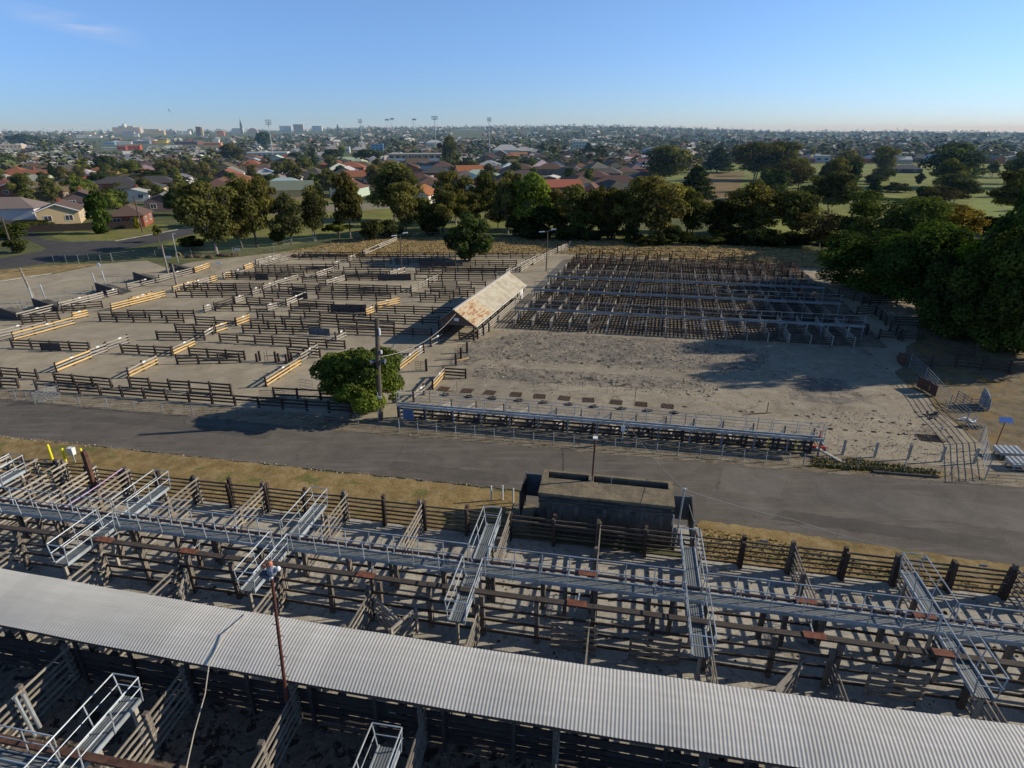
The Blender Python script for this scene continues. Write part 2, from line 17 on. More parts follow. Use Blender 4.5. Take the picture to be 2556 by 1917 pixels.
POLYS = {'street': [(-84.35, 86.68), (-80.27, 93.1), (-76.0, 99.15), (-73.85, 106.69), (-70.6, 114.53), (-68.14, 123.52), (-66.82, 132.81), (-70.69, 140.99), (-73.86, 134.6), (-76.95, 124.49), (-78.54, 119.77), (-86.62, 118.51), (-94.06, 121.62), (-98.81, 122.94), (-90.14, 115.38), (-86.58, 112.07), (-85.39, 109.24), (-86.59, 104.53), (-87.34, 102.04), (-93.18, 96.64)], 'sidestreet': [(-97.66, 121.62), (-92.11, 119.77), (-114.76, 142.24), (-130.75, 159.0), (-134.79, 176.11), (-145.96, 188.17), (-141.64, 165.45), (-121.29, 142.24)], 'farroad': [(-38.54, 267.45), (-33.98, 285.41), (-30.3, 305.86), (-21.85, 368.89), (-10.1, 453.87), (-6.91, 463.53), (-6.47, 433.51), (-9.63, 388.8), (-17.29, 317.19), (-26.27, 264.12), (-33.9, 242.88)], 'dirt': [(-44.13, 38.23), (-76.82, 72.83), (-73.65, 84.72), (-69.86, 89.78), (-67.02, 97.63), (-61.46, 100.44), (-54.51, 94.25), (-53.23, 99.15), (-45.84, 104.53), (-39.7, 109.71), (-34.24, 110.48), (-29.54, 103.14), (-16.64, 106.69), (4.68, 106.69), (10.1, 115.38), (11.67, 116.23), (9.39, 106.69), (28.5, 101.77), (49.28, 94.25), (54.54, 77.61), (38.05, 52.93), (40.83, 43.03), (35.47, 29.21)], 'dry': [(-43.12, 104.53), (-33.39, 120.69), (-30.81, 123.52), (-14.41, 124.49), (-3.22, 124.49), (12.58, 122.56), (27.53, 118.87), (32.46, 117.1), (46.27, 113.7), (55.76, 108.94), (48.97, 93.1), (28.15, 100.44), (9.33, 105.96), (4.38, 105.96), (-16.33, 104.53), (-29.18, 101.77), (-38.66, 107.43)], 'nature': [(-73.47, 105.24), (-72.57, 112.88), (-68.64, 124.49), (-64.48, 126.48), (-49.29, 120.69), (-35.41, 128.52), (-58.47, 217.71), (-86.42, 172.42), (-72.6, 132.81), (-74.13, 120.69), (-76.0, 113.7)], 'park': [(-65.41, 110.48), (-68.32, 124.49), (-66.99, 147.44), (-46.76, 172.42), (-39.98, 176.11), (-24.5, 179.96), (-15.57, 176.11), (-4.39, 172.42), (7.22, 142.24), (31.03, 135.05), (26.75, 122.56), (-3.27, 126.48), (-35.19, 124.49), (-46.0, 112.07), (-56.46, 109.71)], 'dryverge': [(-83.28, 90.86), (-80.27, 93.1), (-76.68, 94.84), (-72.89, 97.26), (-69.73, 97.88), (-67.02, 97.63), (-70.24, 90.32), (-74.03, 85.2), (-76.17, 82.37)], 'lawn': [(-94.54, 124.49), (-87.48, 119.77), (-79.1, 120.69), (-77.52, 125.48), (-76.17, 135.05), (-79.98, 142.24), (-86.49, 144.8), (-87.2, 131.71), (-97.39, 132.81)], 'oval': [(-142.39, 444.59), (-137.86, 524.84), (-133.67, 558.3), (-114.95, 481.45), (-114.19, 422.95), (-114.91, 394.11)], 'brownfair': [(98.78, 326.86), (125.2, 339.79), (87.94, 242.88), (55.37, 159.0), (46.79, 153.02), (56.11, 197.12)], 'fairway': [(126.65, 481.45), (161.99, 481.45), (125.2, 339.79), (99.58, 326.86), (83.58, 314.86)], 'fairway2': [(198.08, 412.89), (214.48, 385.34), (230.11, 346.63), (223.09, 293.26), (185.85, 242.88), (162.41, 253.83), (143.43, 265.78), (155.22, 326.86)], 'green': [(128.05, 176.11), (147.07, 197.12), (162.49, 197.12), (132.36, 159.0), (122.43, 154.47), (120.92, 160.57)]}
CHAIN1 = [(-40.16, 44.03), (-39.11, 43.79), (-36.65, 43.33), (-34.28, 42.95), (-31.81, 42.5), (-29.39, 42.03), (-26.99, 41.63), (-24.42, 41.14)]
STREETFENCE = [(-74.7, 97.35), (-72.89, 97.64), (-70.87, 97.64), (-69.45, 98.1), (-67.62, 98.22), (-66.26, 99.11), (-66.42, 99.15), (-61.37, 103.14), (-55.89, 104.53), (-48.56, 104.53), (-42.83, 108.18), (-41.06, 112.88), (-37.43, 115.38), (-33.1, 110.48)]
RAMPS = [(-54.37, 84.89), (-55.65, 78.41), (-58.03, 70.31), (-59.54, 66.65), (-52.66, 91.4)]
PIPEF = [(-60.44, 68.44), (-59.34, 71.11), (-59.23, 71.94), (-55.91, 78.22), (-56.52, 82.48), (-55.0, 85.79)]
RPIPE = [(36.45, 51.06), (35.76, 47.78), (34.68, 44.13), (33.91, 41.94), (33.44, 39.34), (32.66, 36.77), (29.47, 31.91), (31.59, 31.64)]
RPOST = [(22.17, 35.02), (24.13, 34.69), (26.18, 34.4), (28.21, 34.12), (30.19, 33.88)]
RCHAIN = [(18.78, 33.41), (22.15, 33.12), (24.87, 32.74), (27.55, 32.31), (29.65, 32.09)]
TROUGH = [(33.04, 34.81), (32.7, 33.31)]
RSIGN = (32.92, 35.77)
RFENCES = [(40.43, 67.66, 42.9, 68.11), (42.9, 68.11, 41.64, 63.84), (42.45, 63.57, 45.02, 63.3), (38.34, 59.3, 42.07, 58.59), (41.05, 62.0, 40.34, 58.59), (36.56, 51.24, 40.65, 50.97), (40.65, 50.97, 44.54, 49.63), (44.68, 49.81, 46.51, 49.98), (42.75, 76.49, 44.68, 72.59), (43.77, 72.59, 50.23, 72.59), (46.12, 84.64, 51.62, 83.32), (42.53, 53.93, 44.34, 53.73), (37.02, 63.04, 37.71, 60.5)]
RCAGE = (35.49, 41.94)
RSHEETS = [(34.48, 45.29), (34.51, 44.41), (36.38, 51.61)]
RJUNK = [(32.04, 40.79), (34.0, 40.05), (33.49, 39.1)]
RGRATE = (29.57, 37.31)
HOLES = [(26.13, 38.3), (27.12, 38.17), (28.16, 37.94), (29.11, 37.77), (30.11, 37.63), (31.12, 37.52), (27.55, 39.87), (28.36, 39.79), (29.56, 39.63), (30.52, 39.45), (28.09, 41.81), (23.23, 38.77), (24.21, 38.58), (25.19, 38.41), (26.08, 38.29), (13.6, 42.56), (17.72, 41.76), (18.57, 41.64), (21.72, 41.03), (22.53, 40.87), (23.64, 40.66), (24.5, 40.5), (23.21, 38.77)]
BAREPOST = [(-7.74, 50.21), (-5.2, 51.66), (-4.86, 53.29), (-4.39, 55.0), (-8.65, 55.0)]
RUBBISH = []
PIPET = [(19.59, 41.38), (18.13, 41.21), (19.95, 41.44)]
# ------------------------------------------------------------------ basics
C = bpy.context.scene.collection
SC = bpy.context.scene
rnd = random.Random(11)
PI = math.pi
ANG = math.radians(-10.7)                     # the yards are laid out on axes turned by this angle
CA, SA = math.cos(ANG), math.sin(ANG)
CAM_H = 20.0

def W(u, v, z=0.0):                            # yard axes (u along the road, v away from it) to world
    return Vector((u * CA - v * SA, u * SA + v * CA, z))

def hgt(x, y):                                 # gentle rise of the far suburb
    r = math.hypot(x, y)
    if r < 600: return 0.0
    az = math.degrees(math.atan2(x, y))
    t = min(1, max(0, (r - 600) / 2200)); t = t * t * (3 - 2 * t)
    pts = [(-90, 13), (-40, 14), (-20, 19), (-13, 30), (-4, 34), (6, 37), (14, 30), (24, 14), (31, 16), (38, 12), (60, 12)]
    a = pts[-1][1]
    for (a0, h0), (a1, h1) in zip(pts, pts[1:]):
        if a0 <= az <= a1:
            s = (az - a0) / (a1 - a0); a = h0 + (h1 - h0) * s; break
    return a * t

class MB:
    def __init__(s): s.v = []; s.f = []; s.m = []
    def face(s, pts, mi=0):
        n = len(s.v); s.v += [tuple(p) for p in pts]; s.f.append(tuple(range(n, n + len(pts)))); s.m.append(mi)
    def hexa(s, a, b, mi=0):                   # a: 4 bottom points ccw, b: 4 top points
        n = len(s.v); s.v += [tuple(p) for p in a] + [tuple(p) for p in b]
        for q in ((3, 2, 1, 0), (4, 5, 6, 7), (0, 1, 5, 4), (1, 2, 6, 5), (2, 3, 7, 6), (3, 0, 4, 7)):
            s.f.append(tuple(n + i for i in q)); s.m.append(mi)
    def box(s, x0, x1, y0, y1, z0, z1, mi=0):
        s.hexa([(x0, y0, z0), (x1, y0, z0), (x1, y1, z0), (x0, y1, z0)], [(x0, y0, z1), (x1, y0, z1), (x1, y1, z1), (x0, y1, z1)], mi)
    def beam(s, p, q, w, h, mi=0):             # rectangular bar, w across, h in the upright direction
        p = Vector(p); q = Vector(q); d = (q - p).normalized()
        up = Vector((0, 0, 1)) if abs(d.z) < .95 else Vector((0, 1, 0))
        r = d.cross(up).normalized(); u = r.cross(d)
        A = [p - r * w / 2 - u * h / 2, p + r * w / 2 - u * h / 2, p + r * w / 2 + u * h / 2, p - r * w / 2 + u * h / 2]
        s.hexa([a for a in A], [a + (q - p) for a in A], mi)
    def tube(s, pts, r, n=6, mi=0, r1=None, cap=True):
        pts = [Vector(p) for p in pts]; rings = []
        for i, p in enumerate(pts):
            d = (pts[min(i + 1, len(pts) - 1)] - pts[max(i - 1, 0)]).normalized()
            up = Vector((0, 0, 1)) if abs(d.z) < .9 else Vector((1, 0, 0))
            a = d.cross(up).normalized(); b = a.cross(d)
            rr = r if r1 is None else r + (r1 - r) * i / max(1, len(pts) - 1)
            k = len(s.v)
            s.v += [tuple(p + (a * math.cos(2 * PI * j / n) + b * math.sin(2 * PI * j / n)) * rr) for j in range(n)]
            rings.append(k)
        for k0, k1 in zip(rings, rings[1:]):
            for j in range(n):
                s.f.append((k0 + j, k0 + (j + 1) % n, k1 + (j + 1) % n, k1 + j)); s.m.append(mi)
        if cap:
            s.f.append(tuple(rings[0] + j for j in range(n))[::-1]); s.m.append(mi)
            s.f.append(tuple(rings[-1] + j for j in range(n))); s.m.append(mi)
    def ball(s, c, rx, ry=None, rz=None, n=10, m=6, mi=0):
        ry = ry or rx; rz = rz or rx; k = len(s.v)
        for i in range(m + 1):
            t = PI * i / m
            for j in range(n):
                p = 2 * PI * j / n
                s.v.append((c[0] + rx * math.sin(t) * math.cos(p), c[1] + ry * math.sin(t) * math.sin(p), c[2] + rz * math.cos(t)))
        for i in range(m):
            for j in range(n):
                s.f.append((k + i * n + j, k + (i + 1) * n + j, k + (i + 1) * n + (j + 1) % n, k + i * n + (j + 1) % n)); s.m.append(mi)
    def mesh(s, name, mats, smooth=False):
        me = bpy.data.meshes.new(name); me.from_pydata(s.v, [], s.f); 
        for m in (mats if isinstance(mats, (list, tuple)) else [mats]): me.materials.append(m)
        if any(s.m): me.polygons.foreach_set('material_index', s.m)
        if smooth: me.polygons.foreach_set('use_smooth', [True] * len(s.f))
        me.update(); return me
    def build(s, name, mats, parent=None, smooth=False):
        return put(name, s.mesh(name, mats, smooth), parent)

def put(name, me, parent=None, loc=None, rot=None, scale=None):
    o = bpy.data.objects.new(name, me); C.objects.link(o)
    if parent: o.parent = parent
    if loc is not None: o.location = loc
    if rot is not None: o.rotation_euler = rot
    if scale is not None: o.scale = scale
    return o

def tag(o, label, cat, group=None):
    o['label'] = label; o['category'] = cat
    if group: o['group'] = group
    return o

def thing(name, label, cat, loc=(0, 0, 0), rz=0.0, group=None):
    o = bpy.data.objects.new(name, None); C.objects.link(o)
    o.empty_display_size = .3; o.location = loc; o.rotation_euler = (0, 0, rz)
    return tag(o, label, cat, group)

def copy_tree(o, loc=None, rz=None, parent=None):
    c = o.copy(); C.objects.link(c)
    if parent: c.parent = parent
    if loc is not None: c.location = loc
    if rz is not None: c.rotation_euler = (0, 0, rz)
    for ch in o.children: copy_tree(ch, parent=c)
    return c

ORD = ['zeroth', 'first', 'second', 'third', 'fourth', 'fifth', 'sixth', 'seventh', 'eighth', 'ninth', 'tenth', 'eleventh', 'twelfth',
       'thirteenth', 'fourteenth', 'fifteenth', 'sixteenth', 'seventeenth', 'eighteenth', 'nineteenth', 'twentieth',
       'twenty first', 'twenty second', 'twenty third', 'twenty fourth', 'twenty fifth', 'twenty sixth']

# ------------------------------------------------------------------ materials
def lin(c): return tuple(c) + (1.0,)
def _nodes(name):
    m = bpy.data.materials.new(name); m.use_nodes = True
    nt = m.node_tree; b = nt.nodes['Principled BSDF']; return m, nt, b
def ramp(nt, fac, cols):
    r = nt.nodes.new('ShaderNodeValToRGB'); e = r.color_ramp.elements
    while len(e) < len(cols): e.new(.5)
    for i, (p, c) in enumerate(cols): e[i].position = p; e[i].color = lin(c)
    nt.links.new(fac, r.inputs[0]); return r.outputs[0]
def noise(nt, vec, scale, detail=4, rough=.6, dist=0):
    n = nt.nodes.new('ShaderNodeTexNoise'); n.inputs['Scale'].default_value = scale; n.inputs['Detail'].default_value = detail
    n.inputs['Roughness'].default_value = rough; n.inputs['Distortion'].default_value = dist
    if vec is not None: nt.links.new(vec, n.inputs['Vector'])
    return n.outputs['Fac']
def mix(nt, fac, a, b, mode='MIX'):
    m = nt.nodes.new('ShaderNodeMix'); m.data_type = 'RGBA'; m.blend_type = mode
    for s, val in ((m.inputs[0], fac), (m.inputs[6], a), (m.inputs[7], b)):
        if isinstance(val, (int, float)): s.default_value = val
        elif isinstance(val, tuple): s.default_value = lin(val)
        else: nt.links.new(val, s)
    return m.outputs[2]
def coords(nt, kind, stretch=None, rz=0.0):
    if kind == 'pos':
        o = nt.nodes.new('ShaderNodeNewGeometry').outputs['Position']
    else:
        o = nt.nodes.new('ShaderNodeTexCoord').outputs['Object']
        inf = nt.nodes.new('ShaderNodeObjectInfo')
        mu = nt.nodes.new('ShaderNodeMath'); mu.operation = 'MULTIPLY'; mu.inputs[1].default_value = 57.0
        nt.links.new(inf.outputs['Random'], mu.inputs[0])
        ad = nt.nodes.new('ShaderNodeVectorMath'); nt.links.new(o, ad.inputs[0]); nt.links.new(mu.outputs[0], ad.inputs[1]); o = ad.outputs[0]
    if stretch or rz:
        mp = nt.nodes.new('ShaderNodeMapping'); mp.inputs['Scale'].default_value = stretch or (1, 1, 1); mp.inputs['Rotation'].default_value = (0, 0, rz)
        nt.links.new(o, mp.inputs['Vector']); o = mp.outputs[0]
    return o
def bumpn(nt, b, h, strength, dist=.02):
    n = nt.nodes.new('ShaderNodeBump'); n.inputs['Strength'].default_value = strength; n.inputs['Distance'].default_value = dist
    nt.links.new(h, n.inputs['Height']); nt.links.new(n.outputs[0], b.inputs['Normal'])
def nmat(name, cols, scale=4, kind='object', stretch=None, rough=.85, metal=0.0, bump=0.0, grime=None, gscale=.6, detail=5, spec=.3, rz=0.0, objvar=0.0):
    m, nt, b = _nodes(name)
    v = coords(nt, kind, stretch, rz); f = noise(nt, v, scale, detail)
    col = ramp(nt, f, cols)
    if grime:
        v2 = coords(nt, kind); g = noise(nt, v2, gscale, 4, .65)
        col = mix(nt, ramp(nt, g, [(.42, (0, 0, 0)), (.62, (1, 1, 1))]), col, grime)
    if objvar:
        inf = nt.nodes.new('ShaderNodeObjectInfo')
        r = ramp(nt, inf.outputs['Random'], [(0, (1 - objvar,) * 3), (1, (1 + objvar,) * 3)])
        col = mix(nt, 1.0, col, r, 'MULTIPLY')
    nt.links.new(col, b.inputs['Base Color'])
    b.inputs['Roughness'].default_value = rough; b.inputs['Metallic'].default_value = metal; b.inputs['Specular IOR Level'].default_value = spec
    if bump: bumpn(nt, b, f, bump)
    return m
def tintmat(name, scale=3, rough=.8, var=.25, stretch=None, bump=0.0):      # colour comes from each object's own colour
    m, nt, b = _nodes(name)
    inf = nt.nodes.new('ShaderNodeObjectInfo')
    f = noise(nt, coords(nt, 'object', stretch), scale, 4)
    g = ramp(nt, f, [(.3, (1 - var,) * 3), (.7, (1 + var * .6,) * 3)])
    nt.links.new(mix(nt, 1.0, inf.outputs['Color'], g, 'MULTIPLY'), b.inputs['Base Color'])
    b.inputs['Roughness'].default_value = rough; b.inputs['Specular IOR Level'].default_value = .25
    if bump: bumpn(nt, b, f, bump)
    return m
def leafmat(name):
    m, nt, b = _nodes(name); nt.nodes.remove(b)
    out = nt.nodes['Material Output']
    inf = nt.nodes.new('ShaderNodeObjectInfo')
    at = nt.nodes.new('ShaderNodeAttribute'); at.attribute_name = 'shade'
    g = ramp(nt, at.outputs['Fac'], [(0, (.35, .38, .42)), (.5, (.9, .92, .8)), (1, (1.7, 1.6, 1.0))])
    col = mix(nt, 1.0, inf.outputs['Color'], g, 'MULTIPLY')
    d = nt.nodes.new('ShaderNodeBsdfDiffuse'); t = nt.nodes.new('ShaderNodeBsdfTranslucent'); mx = nt.nodes.new('ShaderNodeMixShader'); mx.inputs[0].default_value = .34
    nt.links.new(col, d.inputs[0]); nt.links.new(mix(nt, 1.0, col, (1.25, 1.35, .6), 'MULTIPLY'), t.inputs[0])
    nt.links.new(d.outputs[0], mx.inputs[1]); nt.links.new(t.outputs[0], mx.inputs[2]); nt.links.new(mx.outputs[0], out.inputs['Surface'])
    return m
def vcolmat(name, rough=.85):
    m, nt, b = _nodes(name)
    at = nt.nodes.new('ShaderNodeAttribute'); at.attribute_name = 'col'
    nt.links.new(at.outputs['Color'], b.inputs['Base Color']); b.inputs['Roughness'].default_value = rough; b.inputs['Specular IOR Level'].default_value = .1
    return m

M_DARK = nmat('timber_dark', [(.3, (.035, .026, .021)), (.55, (.075, .058, .047)), (.8, (.15, .125, .1))], 3, stretch=(1, 9, 9), bump=.4, objvar=.25)
M_GREY = nmat('timber_grey', [(.3, (.22, .195, .16)), (.55, (.36, .325, .275)), (.8, (.5, .46, .4))], 3, stretch=(1, 9, 9), bump=.4, objvar=.2)
M_OLD = nmat('timber_old', [(.28, (.12, .102, .083)), (.5, (.25, .22, .18)), (.75, (.4, .36, .3))], 2.5, stretch=(1, 10, 10), bump=.6, objvar=.3)
M_OLDP = nmat('timber_post', [(.3, (.085, .07, .058)), (.55, (.17, .145, .12)), (.8, (.28, .245, .2))], 2.5, stretch=(9, 9, 1), bump=.6, objvar=.3)
M_POST = nmat('post_dark', [(.3, (.035, .024, .02)), (.6, (.075, .055, .045)), (.85, (.14, .11, .09))], 3, stretch=(9, 9, 1), bump=.4, objvar=.3)
M_YEL = nmat('timber_new', [(.3, (.5, .31, .11)), (.55, (.66, .44, .18)), (.8, (.76, .55, .27))], 2.5, stretch=(1, 9, 9), objvar=.12)
M_RED = nmat('timber_red', [(.3, (.085, .045, .03)), (.6, (.15, .088, .06)), (.85, (.22, .14, .1))], 3, stretch=(1, 9, 9), objvar=.2)
M_GALV = nmat('galvanised', [(.3, (.36, .4, .43)), (.6, (.5, .54, .57)), (.8, (.62, .65, .67))], 6, rough=.5, metal=.25, spec=.5, grime=(.32, .33, .32))
M_GALVD = nmat('galvanised_dull', [(.3, (.2, .225, .245)), (.6, (.3, .33, .35)), (.8, (.42, .44, .45))], 5, rough=.6, metal=.2, grime=(.2, .2, .2))
M_RUST = nmat('rusty_plate', [(.3, (.11, .042, .026)), (.55, (.2, .072, .042)), (.8, (.32, .15, .085))], 5, rough=.8)
M_RUSTD = nmat('rusty_steel', [(.3, (.06, .03, .022)), (.6, (.12, .06, .04)), (.85, (.2, .1, .065))], 4, rough=.8)
M_PURP = nmat('dark_steel', [(.3, (.03, .026, .04)), (.6, (.06, .046, .06)), (.85, (.12, .075, .07))], 3, rough=.55)
M_MAROON = nmat('maroon_paint', [(.3, (.075, .025, .02)), (.6, (.115, .04, .03)), (.85, (.17, .07, .052))], 5, rough=.6)
M_SHEET = nmat('dark_sheet', [(.3, (.04, .038, .038)), (.6, (.07, .065, .062)), (.85, (.11, .1, .092))], 3, rough=.7)
M_BLUEST = nmat('blue_grey_steel', [(.3, (.075, .09, .11)), (.6, (.12, .14, .165)), (.85, (.18, .2, .22))], 3, rough=.6)
M_WHITE = nmat('white_paint', [(.3, (.68, .68, .66)), (.7, (.82, .82, .8))], 5, rough=.6)
M_YELP = nmat('yellow_paint', [(.3, (.75, .68, .02)), (.7, (.85, .8, .04))], 5, rough=.5)
M_REDP = nmat('red_paint', [(.3, (.5, .04, .02)), (.7, (.62, .08, .04))], 5, rough=.5)
M_ORAP = nmat('orange_lamp', [(.3, (.5, .16, .08)), (.7, (.62, .25, .14))], 5, rough=.5)
M_LILAC = nmat('lilac_pipe', [(.3, (.4, .26, .46)), (.7, (.5, .36, .55))], 5, rough=.5)
M_DEEP = nmat('timber_shaded', [(.3, (.022, .019, .02)), (.55, (.045, .038, .036)), (.8, (.085, .072, .064))], 3, stretch=(1, 9, 9), bump=.4, objvar=.25)  # darker timber: the shade under the canopy edge is put into its colour
M_ROADF = nmat('timber_road_fence', [(.28, (.06, .048, .038)), (.5, (.125, .102, .082)), (.75, (.24, .205, .168))], 2.5, stretch=(1, 10, 10), bump=.6, objvar=.3)
M_CABLE = nmat('cable_grey', [(.3, (.3, .28, .25)), (.7, (.42, .4, .36))], 5, rough=.7)
M_PALEC = nmat('cable_pale', [(.3, (.36, .33, .28)), (.7, (.46, .43, .37))], 5, rough=.7)
M_BLACK = nmat('black_gap', [(.3, (.012, .012, .014)), (.7, (.025, .025, .027))], 5)
M_GLASS = nmat('window_glass', [(.3, (.03, .035, .045)), (.7, (.06, .07, .08))], 2, rough=.15, spec=.6)
M_SIGN = nmat('sign_blue', [(.3, (.13, .2, .34)), (.7, (.2, .28, .42))], 3, rough=.5)
M_SIGNT = nmat('sign_lettering', [(.3, (.03, .05, .12)), (.7, (.05, .07, .15))], 3)
M_CONC_D = nmat('concrete_dark', [(.3, (.085, .078, .068)), (.55, (.14, .128, .112)), (.8, (.21, .193, .168))], 2.2, stretch=(3, 3, .5), bump=.25, grime=(.05, .05, .05))
M_CONC_T = nmat('concrete_mossy', [(.3, (.17, .132, .08)), (.55, (.245, .197, .124)), (.8, (.315, .26, .17))], 5, bump=.3, detail=8, grime=(.14, .115, .075), gscale=1.2)
M_CONC_L = nmat('concrete_light', [(.3, (.33, .31, .27)), (.7, (.45, .42, .36))], 3, bump=.2, grime=(.24, .21, .17))
M_BARK = nmat('bark_brown', [(.3, (.07, .055, .042)), (.6, (.13, .105, .08)), (.85, (.2, .165, .13))], 4, stretch=(4, 4, 1), bump=.5)
M_BARKP = nmat('bark_pale', [(.3, (.14, .12, .095)), (.55, (.27, .235, .19)), (.8, (.45, .4, .34))], 2.5, stretch=(3, 3, 1))
M_LEAF = leafmat('foliage')
M_WALL = tintmat('house_wall', 6, .85, .12)
M_ROOF = tintmat('house_roof', 5, .8, .22, stretch=(.6, 3, 3))
M_FARCOL = vcolmat('far_colour')

# corrugated canopy sheeting
def corr_mat(name, base, dirt):
    m, nt, b = _nodes(name)
    v = coords(nt, 'object'); f = noise(nt, coords(nt, 'object', (.25, 2.5, 1)), 2.0, 5)
    sx = nt.nodes.new('ShaderNodeSeparateXYZ'); tco = nt.nodes.new('ShaderNodeTexCoord'); nt.links.new(tco.outputs['Object'], sx.inputs[0])
    dv = nt.nodes.new('ShaderNodeMath'); dv.operation = 'DIVIDE'; nt.links.new(sx.outputs['X'], dv.inputs[0]); dv.inputs[1].default_value = .88
    fl = nt.nodes.new('ShaderNodeMath'); fl.operation = 'FLOOR'; nt.links.new(dv.outputs[0], fl.inputs[0])
    wn = nt.nodes.new('ShaderNodeTexWhiteNoise'); wn.noise_dimensions = '1D'; nt.links.new(fl.outputs[0], wn.inputs['W'])
    st = noise(nt, v, .5, 6, .7)
    col = ramp(nt, f, [(.3, dirt), (.6, base), (.8, tuple(min(1, c * 1.12) for c in base))])
    col = mix(nt, 1.0, col, ramp(nt, wn.outputs['Value'], [(0, (.93, .93, .92)), (1, (1.04, 1.04, 1.04))]), 'MULTIPLY')
    col = mix(nt, ramp(nt, st, [(.58, (0, 0, 0)), (.75, (.25, .25, .25))]), col, (.42, .38, .32))
    nt.links.new(col, b.inputs['Base Color']); b.inputs['Roughness'].default_value = .65; b.inputs['Metallic'].default_value = 0; b.inputs['Specular IOR Level'].default_value = .35
    return m
M_CORR = corr_mat('corrugated_sheet', (.6, .575, .52), (.54, .515, .46))
M_CREAMROOF = nmat('cream_roofing', [(.3, (.42, .37, .27)), (.6, (.53, .48, .37)), (.8, (.6, .55, .44))], 3, stretch=(3, .6, 1), rough=.7, grime=(.36, .31, .22), gscale=1.0)
M_RUSTROOF = nmat('rusty_roofing', [(.3, (.22, .08, .03)), (.43, (.34, .17, .08)), (.52, (.48, .39, .25)), (.75, (.5, .44, .32))], 1.3, stretch=(3.5, .7, 1), rough=.8, detail=8)
# ------------------------------------------------------------------ ground sheets
def ground_mat(name, base, streak=None, fine=9.0, big=.12, mid=.9, patch=None, pth=(.52, .62), pscale=.35, bump=.35, crack=None, speck=None, streak_rz=0.0, rough=.92, spec=.12, patch2=None):
    m, nt, b = _nodes(name)
    p = coords(nt, 'pos')
    f1 = noise(nt, p, mid, 6, .65); f2 = noise(nt, p, fine, 5, .7)
    col = ramp(nt, f1, base)
    col = mix(nt, 1.0, col, ramp(nt, f2, [(.25, (.74, .74, .74)), (.75, (1.22, 1.22, 1.22))]), 'MULTIPLY')
    fb = noise(nt, p, big, 3, .6)
    col = mix(nt, 1.0, col, ramp(nt, fb, [(.3, (.82, .82, .84)), (.7, (1.14, 1.13, 1.1))]), 'MULTIPLY')
    if streak:
        fs = noise(nt, coords(nt, 'pos', (.18, 2.2, 1), streak_rz), 1.0, 5, .6)
        col = mix(nt, ramp(nt, fs, [(.5, (0, 0, 0)), (.72, (.75, .75, .75))]), col, streak)
    if patch:
        fp = noise(nt, p, pscale, 6, .68, .6)
        col = mix(nt, ramp(nt, fp, [(pth[0], (0, 0, 0)), (pth[1], (1, 1, 1))]), col, patch)
    if patch2:
        fp = noise(nt, coords(nt, 'pos', (1.3, .8, 1), .7), pscale * 1.7, 6, .7, .4)
        col = mix(nt, ramp(nt, fp, [(pth[0] + .04, (0, 0, 0)), (pth[1] + .04, (1, 1, 1))]), col, patch2)
    if crack:
        vo = nt.nodes.new('ShaderNodeTexVoronoi'); vo.feature = 'DISTANCE_TO_EDGE'; vo.inputs['Scale'].default_value = crack[0]
        wob = nt.nodes.new('ShaderNodeVectorMath'); wob.operation = 'MULTIPLY_ADD'
        nz = nt.nodes.new('ShaderNodeTexNoise'); nz.inputs['Scale'].default_value = 1.2; nt.links.new(p, nz.inputs['Vector'])
        nt.links.new(nz.outputs['Color'], wob.inputs[0]); wob.inputs[1].default_value = (1.3, 1.3, 0); nt.links.new(p, wob.inputs[2])
        nt.links.new(wob.outputs[0], vo.inputs['Vector'])
        cr = ramp(nt, vo.outputs['Distance'], [(0, (1, 1, 1)), (crack[1], (0, 0, 0))])
        gate = ramp(nt, noise(nt, p, .5, 3), [(.45, (0, 0, 0)), (.6, (1, 1, 1))])
        col = mix(nt, mix(nt, 1.0, cr, gate, 'MULTIPLY'), col, crack[2])
    if speck:
        fs = noise(nt, p, 22, 2, .5)
        col = mix(nt, ramp(nt, fs, [(.66, (0, 0, 0)), (.74, (1, 1, 1))]), col, speck)
    nt.links.new(col, b.inputs['Base Color']); b.inputs['Roughness'].default_value = rough; b.inputs['Specular IOR Level'].default_value = spec
    if bump: bumpn(nt, b, f2, bump, .03)
    return m
G_TERR = ground_mat('suburb_ground', [(.3, (.08, .1, .035)), (.5, (.125, .135, .055)), (.7, (.19, .18, .09))], fine=1.2, mid=.12, big=.01)
G_YARD = ground_mat('yard_dirt', [(.3, (.325, .275, .198)), (.5, (.395, .34, .248)), (.7, (.445, .39, .29))], streak=(.33, .285, .21), streak_rz=-ANG, patch=(.29, .245, .175), pscale=.22, pth=(.5, .66), mid=.5, speck=(.24, .21, .165))
G_PAD = ground_mat('pad_concrete', [(.3, (.265, .225, .165)), (.5, (.34, .293, .218)), (.7, (.405, .355, .272))], patch=(.24, .2, .148), pscale=.3, pth=(.55, .66), crack=(.28, .014, (.06, .05, .04)), bump=.8, fine=6, mid=.9, patch2=(.42, .37, .285), streak=(.28, .24, .18), streak_rz=-ANG)
G_PENG = ground_mat('selling_pen_floor', [(.3, (.15, .123, .09)), (.5, (.225, .19, .14)), (.7, (.3, .258, .195))], patch=(.1, .08, .06), pscale=.7, pth=(.5, .62), mid=.9, bump=.6)
G_BROKE = ground_mat('broken_asphalt', [(.3, (.165, .146, .12)), (.5, (.235, .208, .17)), (.7, (.31, .272, .22))], mid=1.6, fine=7, patch=(.34, .285, .212), pscale=.75, pth=(.5, .6), patch2=(.09, .073, .058), crack=(.45, .03, (.05, .043, .037)), bump=.9)
